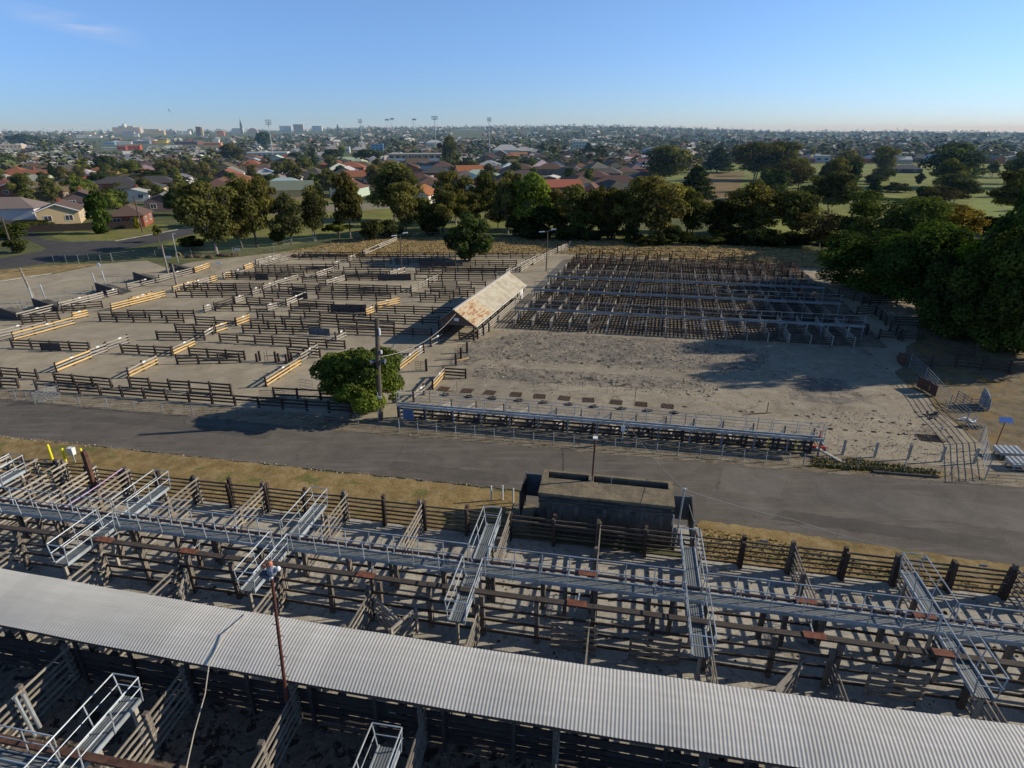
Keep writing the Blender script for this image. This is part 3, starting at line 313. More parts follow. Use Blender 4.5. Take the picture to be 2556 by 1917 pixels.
G_ROAD = ground_mat('road_asphalt', [(.3, (.125, .11, .092)), (.5, (.148, .13, .11)), (.7, (.17, .15, .128))], streak=(.21, .187, .162), streak_rz=-ANG, fine=14, mid=.8, big=.1, patch=(.108, .095, .08), pscale=.2, pth=(.5, .75), crack=(.15, .007, (.085, .074, .063)), bump=.3, speck=(.12, .11, .1))
G_GRAV = ground_mat('gravel_strip', [(.3, (.19, .153, .105)), (.5, (.27, .225, .16)), (.7, (.35, .3, .22))], fine=14, patch=(.16, .13, .08), pscale=1.2, bump=.7)
G_VERGE = ground_mat('verge_grass', [(.3, (.19, .128, .05)), (.5, (.29, .205, .09)), (.7, (.38, .285, .14))], fine=6, mid=1.2, patch=(.13, .15, .045), pscale=.55, pth=(.56, .66), patch2=(.3, .255, .17), bump=1.0)
G_PEN = ground_mat('pen_floor', [(.3, (.35, .325, .275)), (.5, (.45, .42, .36)), (.7, (.53, .5, .43))], patch=(.31, .265, .2), pscale=.9, pth=(.54, .64), mid=1.8, crack=(.5, .02, (.14, .12, .1)), speck=(.11, .09, .07), bump=.5)
G_SOIL = ground_mat('trodden_soil', [(.3, (.13, .105, .08)), (.5, (.2, .165, .128)), (.7, (.29, .245, .19))], patch=(.04, .032, .027), pscale=1.6, pth=(.52, .58), mid=1.6, fine=8, bump=.9)
G_DRY = ground_mat('dry_grass', [(.3, (.21, .145, .06)), (.5, (.33, .235, .105)), (.7, (.43, .325, .165))], fine=3, mid=.5, patch=(.1, .085, .035), pscale=.25, pth=(.55, .68), streak=(.32, .245, .12), bump=1.0)
G_DRYB = ground_mat('dry_bare', [(.3, (.12, .095, .06)), (.5, (.2, .16, .1)), (.7, (.28, .22, .13))], fine=6, mid=.8, patch=(.25, .16, .06), pscale=.35, patch2=(.13, .12, .1), bump=.8)
G_PARK = ground_mat('park_grass', [(.3, (.14, .16, .038)), (.5, (.2, .21, .055)), (.7, (.27, .25, .085))], fine=3, mid=.25, big=.05, patch=(.2, .17, .07), pscale=.09, pth=(.52, .68))
G_LAWN = ground_mat('lawn_grass', [(.3, (.14, .155, .038)), (.5, (.2, .2, .055)), (.7, (.27, .245, .09))], fine=3, mid=.4, patch=(.22, .19, .09), pscale=.2)
G_OVAL = ground_mat('oval_grass', [(.3, (.15, .18, .045)), (.7, (.21, .235, .075))], fine=2, mid=.2)
G_BFAIR = ground_mat('dry_fairway', [(.3, (.18, .125, .055)), (.7, (.29, .21, .1))], fine=2, mid=.15)
G_FAIR = ground_mat('fairway_grass', [(.3, (.155, .185, .042)), (.7, (.27, .275, .08))], fine=2, mid=.12)
G_GREEN = ground_mat('golf_green_grass', [(.3, (.19, .24, .06)), (.7, (.26, .3, .09))], fine=2, mid=.2)
G_STREET = ground_mat('street_asphalt', [(.3, (.07, .067, .066)), (.7, (.1, .096, .092))], fine=10, mid=.5)

def struct(name, o): o['kind'] = 'structure'; return o
def sheet(name, pts, z, mat, sub=0.0, jag=0.0, seed=1):
    r = random.Random(seed); P = [Vector((p[0], p[1], z)) for p in pts]
    if jag:
        Q = []
        for a, b in zip(P, P[1:] + P[:1]):
            n = max(1, int((b - a).length / sub))
            for i in range(n):
                q = a + (b - a) * (i / n); d = (b - a).normalized()
                Q.append(q + Vector((-d.y, d.x, 0)) * r.uniform(-jag, jag))
        P = Q
    m = MB(); m.face(P)
    return struct(name, m.build(name, mat))
def uvp(L): return [tuple(W(*q))[:2] for q in L]

def terrain():
    m = MB(); rs = [0, 60, 120, 200, 300, 450, 600, 750, 900, 1100, 1300, 1600, 1900, 2200, 2500, 2800, 3300, 4000, 5500, 8000, 12000]; na = 96
    for r in rs:
        for j in range(na):
            a = 2 * PI * j / na; x, y = r * math.sin(a), r * math.cos(a)
            drop = 0 if r < 3300 else -((r - 3300) ** 2) * 1.2e-6
            m.v.append((x, y, hgt(x, y) + drop - .004))
    for i in range(len(rs) - 1):
        for j in range(na):
            m.f.append((i * na + j, i * na + (j + 1) % na, (i + 1) * na + (j + 1) % na, (i + 1) * na + j)); m.m.append(0)
    struct('ground', m.build('ground', G_TERR))
terrain()
PO = POLYS
sheet('park_lawn', PO['park'], .006, G_PARK)
sheet('dry_paddock', PO['dry'], .012, G_DRY)
sheet('park_strip', PO['nature'], .009, G_LAWN)
sheet('lawn_strip', PO['lawn'], .010, G_LAWN)
sheet('oval_lawn', PO['oval'], .02, G_OVAL)
sheet('dry_fairway', PO['brownfair'], .02, G_BFAIR)
sheet('fairway', PO['fairway'], .03, G_FAIR)
sheet('lower_fairway', PO['fairway2'], .02, G_FAIR)
sheet('golf_green', PO['green'], .02, G_GREEN)
sheet('golf_course', [(52, 128), (60, 200), (75, 330), (130, 420), (330, 420), (260, 220), (170, 130)], .004, G_FAIR)
sheet('street', PO['street'], .0138, G_STREET)
sheet('side_street', PO['sidestreet'], .0098, G_STREET)
sheet('far_road', PO['farroad'], .02, G_STREET)
sheet('yard_dirt', PO['dirt'], .016, G_YARD)
sheet('dry_corner', PO['dryverge'], .0205, G_DRY)
sheet('side_paddock', uvp([(25.5, 36.5), (25, 46), (24.3, 54), (26.5, 60), (31, 66), (36, 80), (44, 92), (70, 80), (70, 40), (45, 33)]), .0205, G_DRYB, 1.5, .4)
sheet('concrete_pad', uvp([(-15.6, 38.3), (24.4, 38.0), (24.6, 47), (24.3, 62.6), (-12.2, 62.2), (-13.6, 58.0), (-15.4, 57.2), (-16.3, 47)]), .0245, G_PAD)
sheet('pen_ground', uvp([(-12.6, 62.0), (26.5, 62.4), (28, 84), (27, 104), (-8.6, 103.6), (-10, 80)]), .0285, G_PENG)
sheet('broken_asphalt', uvp([(-14.6, 52.3), (-13.2, 56.9), (-11, 60.6), (2, 60.7), (12, 60.6), (14.5, 58), (12.5, 53.6), (6, 52.6), (-6, 52.2)]), .0325, G_BROKE, .35, .16, 3)
sheet('broken_asphalt', uvp([(-12.6, 47.3), (-12.9, 49.4), (-9, 50.1), (0, 50.2), (8, 50.4), (7.5, 48.6), (1, 47.4), (-6, 47.0)]), .0325, G_BROKE, .35, .18, 4)
sheet('gravel_lane', uvp([(-15.9, 49), (-15.4, 52.5), (-14.7, 57), (-13.4, 58), (-12.2, 53), (-13.5, 50)]), .0365, G_BROKE, .4, .15, 6)
sheet('broken_asphalt', uvp([(14, 47.4), (15, 52.4), (19.5, 52.6), (20, 48.6), (17.5, 47)]), .0325, G_BROKE, .4, .12, 5)
sheet('gravel_strip', uvp([(-80, 35.6), (-80, 37.4), (-16, 37.6), (-15.8, 38.4), (13.5, 38.5), (24, 38.2), (45, 39.4), (45, 35.2), (13, 35.4)]), .0325, G_GRAV, .8, .1, 7)
sheet('road', uvp([(-90, 30.2), (-5.2, 30.2), (-4.6, 28.0), (4.6, 28.0), (5.2, 29.2), (12, 28.7), (20, 28.2), (34, 26.6), (60, 23), (60, 38.5), (25.6, 36.3), (13, 35.8), (-20, 35.6), (-90, 35.6)]), .0365, G_ROAD, .35, .09, 8)
sheet('dry_verge', uvp([(-90, 25.7), (-5.0, 25.7), (-4.4, 27.6), (-5.3, 29.9), (-8, 30.1), (-90, 30.3)]), .0405, G_VERGE, .4, .14, 9)
sheet('dry_verge', uvp([(4.9, 25.75), (34, 25.75), (34, 27.2), (20, 28.7), (12, 29.2), (5.0, 29.6)]), .0335, G_VERGE, .4, .14, 10)
sheet('weed_strip', uvp([(12.6, 36.2), (20.5, 36.5), (21, 37.2), (16, 37.9), (13.2, 37.6)]), .0405, G_VERGE, .3, .12, 12)
sheet('pen_floor', uvp([(-80, 14.2), (60, 14.2), (60, 25.7), (-80, 25.7)]), .020, G_PEN)
sheet('trodden_soil', uvp([(-80, -10), (60, -10), (60, 14.2), (-80, 14.2)]), .020, G_SOIL)
G_PATCH = ground_mat('asphalt_repair', [(.3, (.14, .126, .108)), (.5, (.17, .152, .13)), (.7, (.195, .175, .15))], fine=14, mid=.8, bump=.3, speck=(.22, .2, .175))
G_PATCHD = ground_mat('asphalt_repair_dark', [(.3, (.1, .09, .077)), (.5, (.12, .107, .092)), (.7, (.14, .125, .108))], fine=14, mid=.8, bump=.3, speck=(.17, .15, .13))
sheet('asphalt_patch', uvp([(6.6, 32.4), (10.0, 32.2), (11.2, 35.4), (7.2, 35.5)]), .0405, G_PATCH, .3, .05, 31)
sheet('asphalt_patch', uvp([(11.4, 32.0), (24, 31.2), (25, 33.6), (12.6, 34.4)]), .0405, G_PATCH, .4, .1, 32)
sheet('asphalt_patch', uvp([(-14, 31.0), (-6, 30.9), (-6.2, 31.9), (-14, 32.1)]), .0405, G_PATCHD, .4, .08, 33)
sheet('asphalt_patch', uvp([(-44, 33.6), (-24, 33.4), (-24, 34.3), (-44, 34.6)]), .0405, G_PATCHD, .5, .1, 34)
sheet('asphalt_patch', uvp([(9, 29.9), (20, 29.2), (21, 30.4), (10, 31.0)]), .0405, G_PATCHD, .4, .12, 35)
# white kerb line beside the dry corner and footpath pads
def strip(name, pts, w, h, mat):
    m = MB()
    for a, b in zip(pts, pts[1:]): m.beam((a[0], a[1], h / 2), (b[0], b[1], h / 2), w, h)
    return struct(name, m.build(name, mat))
kp = PO['dryverge']
strip('kerb', [kp[6], kp[7], kp[8]] if len(kp) > 8 else kp[:3], .35, .14, M_CONC_L)
strip('kerb', [PO['street'][i] for i in (8, 9, 10, 11)], .3, .12, M_CONC_L)

# grass standing in the paddock and verges: nobody could count it
def tufts(name, region, n, h0, h1, w, cols, seed):
    r = random.Random(seed); m = MB(); col = []
    for _ in range(n):
        x, y = region(r); a = r.uniform(0, PI); h = r.uniform(h0, h1); c = r.choice(cols); s = r.uniform(.75, 1.2)
        for k in range(2):
            a2 = a + k * 1.4; dx, dy = math.cos(a2) * w / 2, math.sin(a2) * w / 2; tx, ty = r.uniform(-.9, .9) * h, r.uniform(-.3, 1.2) * h
            m.face([(x - dx, y - dy, 0.0), (x + dx, y + dy, 0.0), (x + dx * .5 + tx, y + dy * .5 + ty, h), (x - dx * .7 + tx, y - dy * .7 + ty, h * .9)])
            col.append(tuple(q * s for q in c))
    me = m.mesh(name, M_FARCOL)
    at = me.attributes.new('col', 'FLOAT_COLOR', 'FACE')
    at.data.foreach_set('color', [q for c in col for q in (c[0], c[1], c[2], 1.0)])
    o = put(name, me); o['kind'] = 'stuff'
    return o
def inpoly(x, y, P):
    c = False
    for (x0, y0), (x1, y1) in zip(P, P[1:] + P[:1]):
        if (y0 > y) != (y1 > y) and x < (x1 - x0) * (y - y0) / (y1 - y0) + x0: c = not c
    return c
def in_region(P):
    xs = [p[0] for p in P]; ys = [p[1] for p in P]
    def fn(r):
        for _ in range(200):
            x, y = r.uniform(min(xs), max(xs)), r.uniform(min(ys), max(ys))
            if inpoly(x, y, P): return x, y
        return x, y
    return fn
o = tufts('dry_grass', in_region(PO['dry']), 7000, .04, .15, .5, [(.38, .275, .125), (.32, .225, .1), (.43, .325, .165), (.25, .2, .085)], 21); tag(o, 'long golden dry grass standing in the paddock behind the yards', 'grass')
vr = uvp([(-60, 25.9), (-5.2, 25.9), (-5.6, 29.7), (-60, 30)])
o = tufts('verge_grass', in_region(vr), 6000, .02, .06, .09, [(.3, .21, .09), (.25, .17, .07), (.36, .27, .14), (.16, .16, .05)], 22); tag(o, 'short dry grass on the verge between road and cattle pens', 'grass')
vr2 = uvp([(5, 25.9), (22, 25.9), (13, 26.9), (9, 28.0), (5, 28.4)])
o = tufts('verge_grass', in_region(vr2), 1800, .02, .09, .1, [(.32, .23, .1), (.27, .2, .08), (.18, .17, .05)], 23); tag(o, 'yellow dry grass patch right of the concrete dip along the fence', 'grass')
vr3 = uvp([(12.8, 36.4), (20.3, 36.6), (20.6, 37.1), (16, 37.8), (13.3, 37.5)])
o = tufts('weeds', in_region(vr3), 1200, .05, .25, .14, [(.2, .15, .05), (.13, .14, .04), (.25, .19, .08)], 24); tag(o, 'straggly weeds at the road edge past the drafting race', 'weeds')
def rubble(name, regions, n, s0, s1, cols, seed):
    r = random.Random(seed); m = MB(); col = []
    for _ in range(n):
        x, y = r.choice(regions)(r); s = r.uniform(s0, s1) * (1 if r.random() < .93 else 2.2); c = r.choice(cols); a = r.uniform(0, 3.1); dx, dy = math.cos(a) * s, math.sin(a) * s; h = s * r.uniform(.25, .7) + .036
        m.hexa([(x - dx, y - dy, .02), (x + dy * .7, y - dx * .7, .02), (x + dx, y + dy, .02), (x - dy * .7, y + dx * .7, .02)], [(x - dx * .6, y - dy * .6, h), (x + dy * .4, y - dx * .4, h * .9), (x + dx * .5, y + dy * .5, h), (x - dy * .4, y + dx * .4, h * .8)])
        col += [c] * 6
    me = m.mesh(name, M_FARCOL); at = me.attributes.new('col', 'FLOAT_COLOR', 'FACE'); at.data.foreach_set('color', [q for c in col for q in (c[0], c[1], c[2], 1.0)])
    o = put(name, me); o['kind'] = 'stuff'; return o
o = rubble('rubble', [in_region(uvp([(-13, 51.5), (-10, 61), (14, 61), (14, 52)]))] * 4 + [in_region(uvp([(-13, 47), (-12, 50.4), (9, 50.4), (8, 46.6)]))], 4600, .025, .085, [(.27, .23, .18), (.2, .17, .135), (.36, .31, .24), (.15, .13, .1), (.24, .215, .18)], 41); tag(o, 'loose stones and broken asphalt scattered over the bare yard', 'rubble')
o = rubble('debris', [in_region(uvp([(-15, 38.8), (-15, 62), (23.8, 62), (23.8, 38.8)])), in_region(uvp([(14, 38.5), (14, 46), (24, 46), (24, 38.5)]))], 1500, .02, .06, [(.2, .17, .13), (.1, .08, .06), (.4, .36, .3)], 42); tag(o, 'small clods and litter strewn across the concrete pad', 'debris')
o = rubble('gravel', [in_region(uvp([(-60, 35.4), (-60, 37.4), (30, 37.6), (30, 35.6)])), in_region(uvp([(-60, 30.0), (-60, 30.4), (-6, 30.4), (-6, 30.0)]))], 2600, .015, .05, [(.3, .26, .2), (.2, .17, .12), (.4, .36, .3)], 43); tag(o, 'loose gravel along the edges of the asphalt road', 'gravel')
o = rubble('pen_litter', [in_region(uvp([(-38, 14.5), (-38, 25.4), (24, 25.4), (24, 14.5)])), in_region(uvp([(-22, 8), (-22, 13.6), (8, 13.6), (8, 8)]))], 3200, .02, .065, [(.1, .08, .06), (.22, .18, .13), (.05, .04, .032)], 44); tag(o, 'dry dung and litter scattered on the cattle pen floors', 'litter')

# ------------------------------------------------------------------ fences
POSTS = {}
def post_mesh(w, d, h, mat, rough=True):
    key = (round(w, 3), round(d, 3), round(h, 2), mat.name)
    if key not in POSTS:
        m = MB(); t = .92
        m.hexa([(-w / 2, -d / 2, -.02), (w / 2, -d / 2, -.02), (w / 2, d / 2, -.02), (-w / 2, d / 2, -.02)],
               [(-w / 2 * t, -d / 2 * t, h), (w / 2 * t, -d / 2 * t, h - .02), (w / 2 * t, d / 2 * t, h), (-w / 2 * t, d / 2 * t, h + .015)])
        POSTS[key] = m.mesh('post', mat)
    return POSTS[key]
def rail_fence(label, p0, p1, h, levels, rail_h, rail_t, post, spacing, mat, postmat, name='rail_fence', cat='fence', group=None, separate=False, over=.06, side=1, plates=0, skip=None, jit=.018, broken=0.0, double=False):
    p0 = Vector((p0[0], p0[1], 0)); p1 = Vector((p1[0], p1[1], 0)); L = (p1 - p0).length
    t = thing(name, label, cat, p0, math.atan2(p1.y - p0.y, p1.x - p0.x), group)
    n = max(1, round(L / spacing)); r = random.Random(int(abs(p0.x * 97 + p0.y * 31 + L * 7) * 10))
    mats = mat if isinstance(mat, (list, tuple)) else [mat] * len(levels)
    off = side * (post / 2 + rail_t / 2 - .005)
    groups = {}
    for li, z in enumerate(levels):
        key = li if separate else mats[li].name
        mb, mm = groups.setdefault(key, (MB(), mats[li]))
        for i in range(n):
            if broken and r.random() < broken: continue
            a, b = L * i / n - (over if i == 0 else .0), L * (i + 1) / n + (over if i == n - 1 else -.004)
            za, zb = z + r.uniform(-jit, jit), z + r.uniform(-jit, jit)
            hh = rail_h * r.uniform(.85, 1.1)
            ya, yb = off + r.uniform(-.008, .008), off + r.uniform(-.008, .008)
            mb.hexa([(a, ya - rail_t / 2, za - hh / 2), (b, yb - rail_t / 2, zb - hh / 2), (b, yb + rail_t / 2, zb - hh / 2), (a, ya + rail_t / 2, za - hh / 2)],
                    [(a, ya - rail_t / 2, za + hh / 2), (b, yb - rail_t / 2, zb + hh / 2), (b, yb + rail_t / 2, zb + hh / 2), (a, ya + rail_t / 2, za + hh / 2)])
    for k, (mb, mm) in groups.items():
        if mb.f: mb.build('rail' if separate else ('new_rails' if mm is M_YEL else 'rails'), mm, t)
    pm = post_mesh(post, post * 1.05, h, postmat)
    for i in range(n + 1):
        o = put('post', pm, t, (L * i / n, 0, 0), (r.uniform(-.03, .03), r.uniform(-.03, .03), r.uniform(-.1, .1)), (1, 1, r.uniform(.94, 1.05)))
        if double: put('post', pm, t, (L * i / n + .03, side * (post + rail_t + .01), 0), (r.uniform(-.03, .03), r.uniform(-.03, .03), 0), (.9, .8, r.uniform(.9, 1.0)))
    for k in range(plates):
        mb = MB(); x = L * (k + .5) / plates + r.uniform(-.3, .3)
        mb.box(x - .16, x + .16, off + side * rail_t * .55 - .03, off + side * rail_t * .55 + .03, levels[-1] - .02, levels[-1] + .12); mb.build('number_plate', M_WHITE, t)
    return t

LV3 = [.24, .53, .82]
STY = {'d': ('dark brown rail fence', M_DARK), 'g': ('weathered grey rail fence', M_GREY), 'y': ('yellow pine rail fence', M_YEL), 'm': ('half yellow rail fence', None), 'r': ('reddish rail fence', M_RED)}
rows = {}
for i, (st, x1, y1, x2, y2) in enumerate(FENCES):
    mx, my = (x1 + x2) / 2, (y1 + y2) / 2
    u, v = mx * CA + my * SA, -mx * SA + my * CA
    rows.setdefault(int((v - 36) // 3.4), []).append((u, i))
for rk, row in enumerate(sorted(rows)):
    lst = sorted(rows[row])
    for k, (u, i) in enumerate(lst):
        st, x1, y1, x2, y2 = FENCES[i]; nm, mt = STY[st]
        L = math.hypot(x2 - x1, y2 - y1)
        lab = '%s, left pens, %s band from the road, %s from left' % (nm, ORD[rk + 1], ORD[k + 1])
        if st == 'm': mats = [M_YEL, M_YEL, M_GREY]
        elif st == 'y': mats = [M_YEL, M_GREY if i % 3 == 0 else M_YEL, M_YEL]
        else: mats = [mt] * 3
        if L < .5: continue
        rail_fence(lab, (x1, y1), (x2, y2), 1.0, LV3, .135, .05, .145, 2.05, mats, M_POST if st in 'dr' else M_POST, group='low rail fences of the left pens', side=(-1 if y2 - y1 > .5 * abs(x2 - x1) else 1), plates=(1 if st in 'ygm' and L > 1.2 else 0), broken=.04 if st in 'dg' else 0)
for i, (x1, y1, x2, y2) in enumerate(PANELS):
    p0, p1 = Vector((x1, y1, 0)), Vector((x2, y2, 0)); L = (p1 - p0).length; m = MB()
    d = (p1 - p0).normalized(); nn = Vector((d.y, -d.x, 0)) * .16
    m.beam(p0 + nn + Vector((0, 0, .48)), p1 + nn + Vector((0, 0, .48)), .03, .8)
    for k in range(int(L / .9) + 1):
        q = p0 + d * min(L, k * .9) + nn * 1.2; m.beam(q, q + Vector((0, 0, .92)), .05, .05)
    tag(m.build('sheet_gate', M_BLUEST if i in (5,) else M_SHEET), ['dark sheeted panel on the fence near the yellow railed pen', 'long black sheeted panel below the twin lamp pole', 'black sheeted panel at the back by the paddock tree', 'dark sheeted panel on a rear left fence',
        'black sheeted panel on the long front left fence', 'blue grey corrugated panel at the end of the double race', 'dark sheeted panel at the upper end of a grey rail fence'][i], 'panel')
for i, (x, y) in enumerate(STUMPS):
    m = MB(); h = .85 + .12 * (i % 3); m.hexa([(x - .09, y - .09, 0), (x + .09, y - .09, 0), (x + .09, y + .09, 0), (x - .09, y + .09, 0)], [(x - .08, y - .08, h), (x + .08, y - .08, h), (x + .08, y + .08, h + .03), (x - .08, y + .08, h)])
    tag(m.build('timber_post', M_POST), 'bare brown post in the gap near the half yellow fence, %s from the left' % ORD[i + 1], 'post', 'bare posts of a missing fence')
for i, (x, y) in enumerate(STAKES):
    m = MB(); m.tube([(x, y, 0), (x + .03, y, 1.0)], .025); tag(m.build('steel_stake', M_RUSTD), 'thin rusty stake among the bare brown posts, %s one' % ORD[i + 1], 'stake', 'thin stakes beside the bare posts')
for i, (x, y) in enumerate(BAREPOST):
    m = MB(); m.hexa([(x - .1, y - .1, 0), (x + .1, y - .1, 0), (x + .1, y + .1, 0), (x - .1, y + .1, 0)], [(x - .09, y - .09, 1.15), (x + .09, y - .09, 1.15), (x + .09, y + .09, 1.18), (x - .09, y + .09, 1.15)])
    tag(m.build('timber_post', M_POST), ['dark gate post nearest the leafy pen tree', 'dark gate post by the cut asphalt edge', 'dark gate post midway to the shed', 'dark gate post nearest the shed', 'dark gate post at the end of the yellow topped fence'][i], 'post', 'gate posts along the lane to the shed')
def pipe_gate(label, a, b, h, nr, mat, name='pipe_gate'):
    a = Vector((a[0], a[1], 0)); b = Vector((b[0], b[1], 0)); L = (b - a).length
    t = thing(name, label, 'gate', a, math.atan2(b.y - a.y, b.x - a.x))
    m = MB()
    m.tube([(0, 0, .08), (0, 0, h), (L, 0, h), (L, 0, .08), (0, 0, .08)], .025); m.build('frame', mat, t)
    m = MB()
    for k in range(1, nr): m.tube([(0, 0, .08 + (h - .08) * k / nr), (L, 0, .08 + (h - .08) * k / nr)], .016, 5)
    m.tube([(L / 2, 0, .08), (L / 2, 0, h)], .016, 5); m.build('bars', mat, t)
    return t
B = BAREPOST
pipe_gate('thin rusty pipe gate hung on the post nearest the leafy pen tree', (B[0][0] - 1.0, B[0][1] + .25), (B[0][0] - .05, B[0][1] + .05), .85, 4, M_RUSTD)
pipe_gate('thin rusty pipe gate hung on the post nearest the shed', (B[3][0] - .9, B[3][1] + .1), (B[3][0] - .05, B[3][1]), .85, 4, M_RUSTD)
pipe_gate('thin rusty pipe gate hung on the post midway to the shed', (B[2][0] - .6, B[2][1] + .5), (B[2][0] - .05, B[2][1] + .05), .85, 4, M_RUSTD)
pipe_gate('galvanised pipe gate standing open at the left front pens', (-39.2, 45.0), (-37.0, 44.6), 1.0, 6, M_GALVD)
pipe_gate('galvanised mesh gate leaning beside the left front pens', (-37.0, 44.5), (-37.9, 43.0), 1.0, 8, M_GALVD)
pipe_gate('rust red pipe gate across the front lane of the left pens', (-20.2, 43.7), (-18.2, 43.6), .95, 6, M_RUSTD)
pipe_gate('low grey pipe gate beside the half yellow crosswise fence', (-17.9, 46.2), (-16.6, 45.7), .9, 3, M_GALVD)
# ------------------------------------------------------------------ cattle yards in the foreground
LV6 = [.2, .5, .8, 1.1, 1.4, 1.7]
U0 = -.3; BAY = 2.33
rail_fence('long weathered timber cattle fence beside the asphalt road, stout posts and six rails', W(U0 - 17 * BAY, 25.65), W(U0 + 13 * BAY, 25.65), 1.78, [.18, .45, .72, .99, 1.26, 1.52], .1, .036, .19, BAY, M_ROADF, M_POST, 'cattle_fence', group=None, separate=True, side=-1, jit=.03, double=True)
# pale plates with pen numbers on posts of that fence
for k, ch in ((-3, 'first pale blue pen plate left of the concrete dip'), (-1, 'pale blue pen plate in front of the concrete dip, left one'), (1, 'pale blue pen plate in front of the concrete dip, right one')):
    p = W(U0 + k * BAY, 25.42); m = MB(); m.tube([p + Vector((0, 0, 1.55)), p + Vector((.004, -.03, 1.55))], .11, 10)
    o = tag(m.build('pen_plate', nmat('plate_blue%d' % k, [(.3, (.35, .45, .6)), (.7, (.5, .6, .72))], 4)), ch, 'plate')
    m = MB(); q = p + Vector((.006, -.04, 1.55)); m.beam(q + Vector((-.03, 0, .05)), q + Vector((.03, 0, .05)), .01, .02); m.beam(q + Vector((.03, 0, .05)), q + Vector((.03, 0, -.06)), .01, .02); m.beam(q + Vector((-.03, 0, 0)), q + Vector((.03, 0, 0)), .01, .02); m.build('numeral', M_SIGNT, o)
for k in (-33.4, 6.4 + 1.2, 8.9 + 5.8, 18.4 - 1.3):
    p = W(k, 25.5); m = MB(); m.beam(p + Vector((-.16, 0.03, 1.72)), p + Vector((.16, -.03, 1.72)), .03, .12)
    tag(m.build('number_tag', M_GALVD), 'small grey tag on the roadside cattle fence top rail, %s' % {-33.4: 'leftmost one', 6.4 + 1.2: 'just right of the dip', 8.9 + 5.8: 'middle right one', 18.4 - 1.3: 'rightmost one'}[k], 'plate')

cross_us = [-33.0, -23.72, -14.55, -5.45, 3.85, 13.2]
mids = [-27.8, -19.1, -9.8, -.35, 8.9, 18.4]
nm = ['far left', 'second from the left', 'left of the middle', 'middle', 'right of the middle', 'far right']
def part_fence(u0, v0, u1, v1, label, sep=True, h=1.85, side=1, broken=0, mat=M_OLD, levels=LV6):
    return rail_fence(label, W(u0, v0), W(u1, v1), h, levels, .095, .042, .19, 2.2, mat, M_OLDP, 'cattle_fence', separate=sep, side=side, jit=.04, broken=broken, group='pen partition fences of the cattle yards', over=.12)
for i, u in enumerate(cross_us):
    part_fence(u + .42, 25.5, u + .38, 21.1, 'timber partition under the north arm of the %s cross walkway' % nm[i])
    part_fence(u + .40, 18.8, u + .42, 14.1, 'timber partition under the south arm of the %s cross walkway' % nm[i])
for i, u in enumerate(mids):
    part_fence(u, 25.5, u, 21.1, 'open timber partition between walkways on the road side, %s one' % nm[i])
    part_fence(u - .1, 18.8, u - .15, 14.1, 'open timber partition between walkways on the canopy side, %s one' % nm[i], broken=.05)
for i, u in enumerate((-30.1, -32.1, -34.2, -36.3)):
    part_fence(u, 25.5, u - .1, 21.0, 'closely set pale timber partition at the left edge, %s from the right' % ORD[i + 1], mat=M_GREY)
# left tall post and lilac pipe
m = MB(); p = W(-29.95, 25.1); m.hexa([p + Vector(q) for q in ((-.1, -.13, 0), (.1, -.13, 0), (.1, .13, 0), (-.1, .13, 0))], [p + Vector(q) for q in ((-.1, -.13, 3.0), (.1, -.13, 3.0), (.1, .13, 3.0), (-.1, .13, 3.0))])
tag(m.build('tall_post', M_RUSTD), 'tall dark brown post rising above the roadside fence at the left', 'post')
m = MB(); m.tube([W(-27.85, 25.3, 1.95), W(-27.9, 23.6, 1.85), W(-28.0, 21.4, 1.8)], .03); tag(m.build('lilac_pipe', M_LILAC), 'lilac painted pipe along the top of the far left partition', 'pipe')

# the race: two fences with heavy cap beams, either side of the walkway
for v, lab, sd in ((20.95, 'north', 1), (18.95, 'south', -1)):
    rail_fence('long dark race fence with %s rails on the %s side of the elevated walkway' % ('three', lab), W(-42, v), W(30, v), 2.15, [.4, 1.0, 1.6] if lab == 'south' else [.35, .95, 1.55], .12, .05, .2, 2.32, M_DARK, M_OLDP, 'race_fence', separate=True, side=sd, jit=.04)
    m = MB(); us = [-42 + i * 2.32 for i in range(32)]
    for a, b in zip(us, us[1:]):
        if lab == 'north': m.tube([W(a, v, 2.22 + rnd.uniform(-.02, .02)), W(b, v, 2.22 + rnd.uniform(-.02, .02))], .07, 8)
        else: m.beam(W(a, v, 2.32), W(b, v, 2.32 + rnd.uniform(-.02, .02)), .26, .09)
    tag(m.build('cap_beam', M_PURP if lab == 'north' else nmat('cap_timber', [(.3, (.045, .035, .03)), (.6, (.085, .068, .056)), (.85, (.15, .12, .098))], 2, rz=ANG, stretch=(1, 8, 8))), 'dark %s capping the %s race fence' % (('round steel tube', 'north') if lab == 'north' else ('flat timber beam', 'south')), 'beam')
PL = [(-23.0, 18.95, 'south race beam, at the leftmost visible cross walkway'), (-18.6, 18.95, 'south race beam, leftmost between walkways'), (-10.0, 18.95, 'south race beam, left of the middle walkway'), (-.9, 18.95, 'south race beam, below the concrete dip, orange worn'), (8.1, 18.95, 'south race beam, right half'), (12.5, 18.95, 'south race beam, at the far right walkway'),
      (-.6, 20.95, 'north race tube, below the concrete dip'), (8.3, 20.95, 'north race tube, right half'), (12.7, 20.95, 'north race tube, at the far right walkway')]
for u, v, lab in PL:
    m = MB(); z = 2.40 if v < 20 else 2.305; m.beam(W(u - .4, v, z), W(u + .4, v, z), .34, .03)
    o = tag(m.build('rust_plate', M_RUST), 'orange rust coloured steel plate on the ' + lab, 'plate')
    m = MB(); m.beam(W(u, v - (0.15 if v < 20 else -.1), 2.3), W(u + .05, v + (.7 if v < 20 else .35), 2.3), .05, .05); m.build('bracket', M_GALV, o)
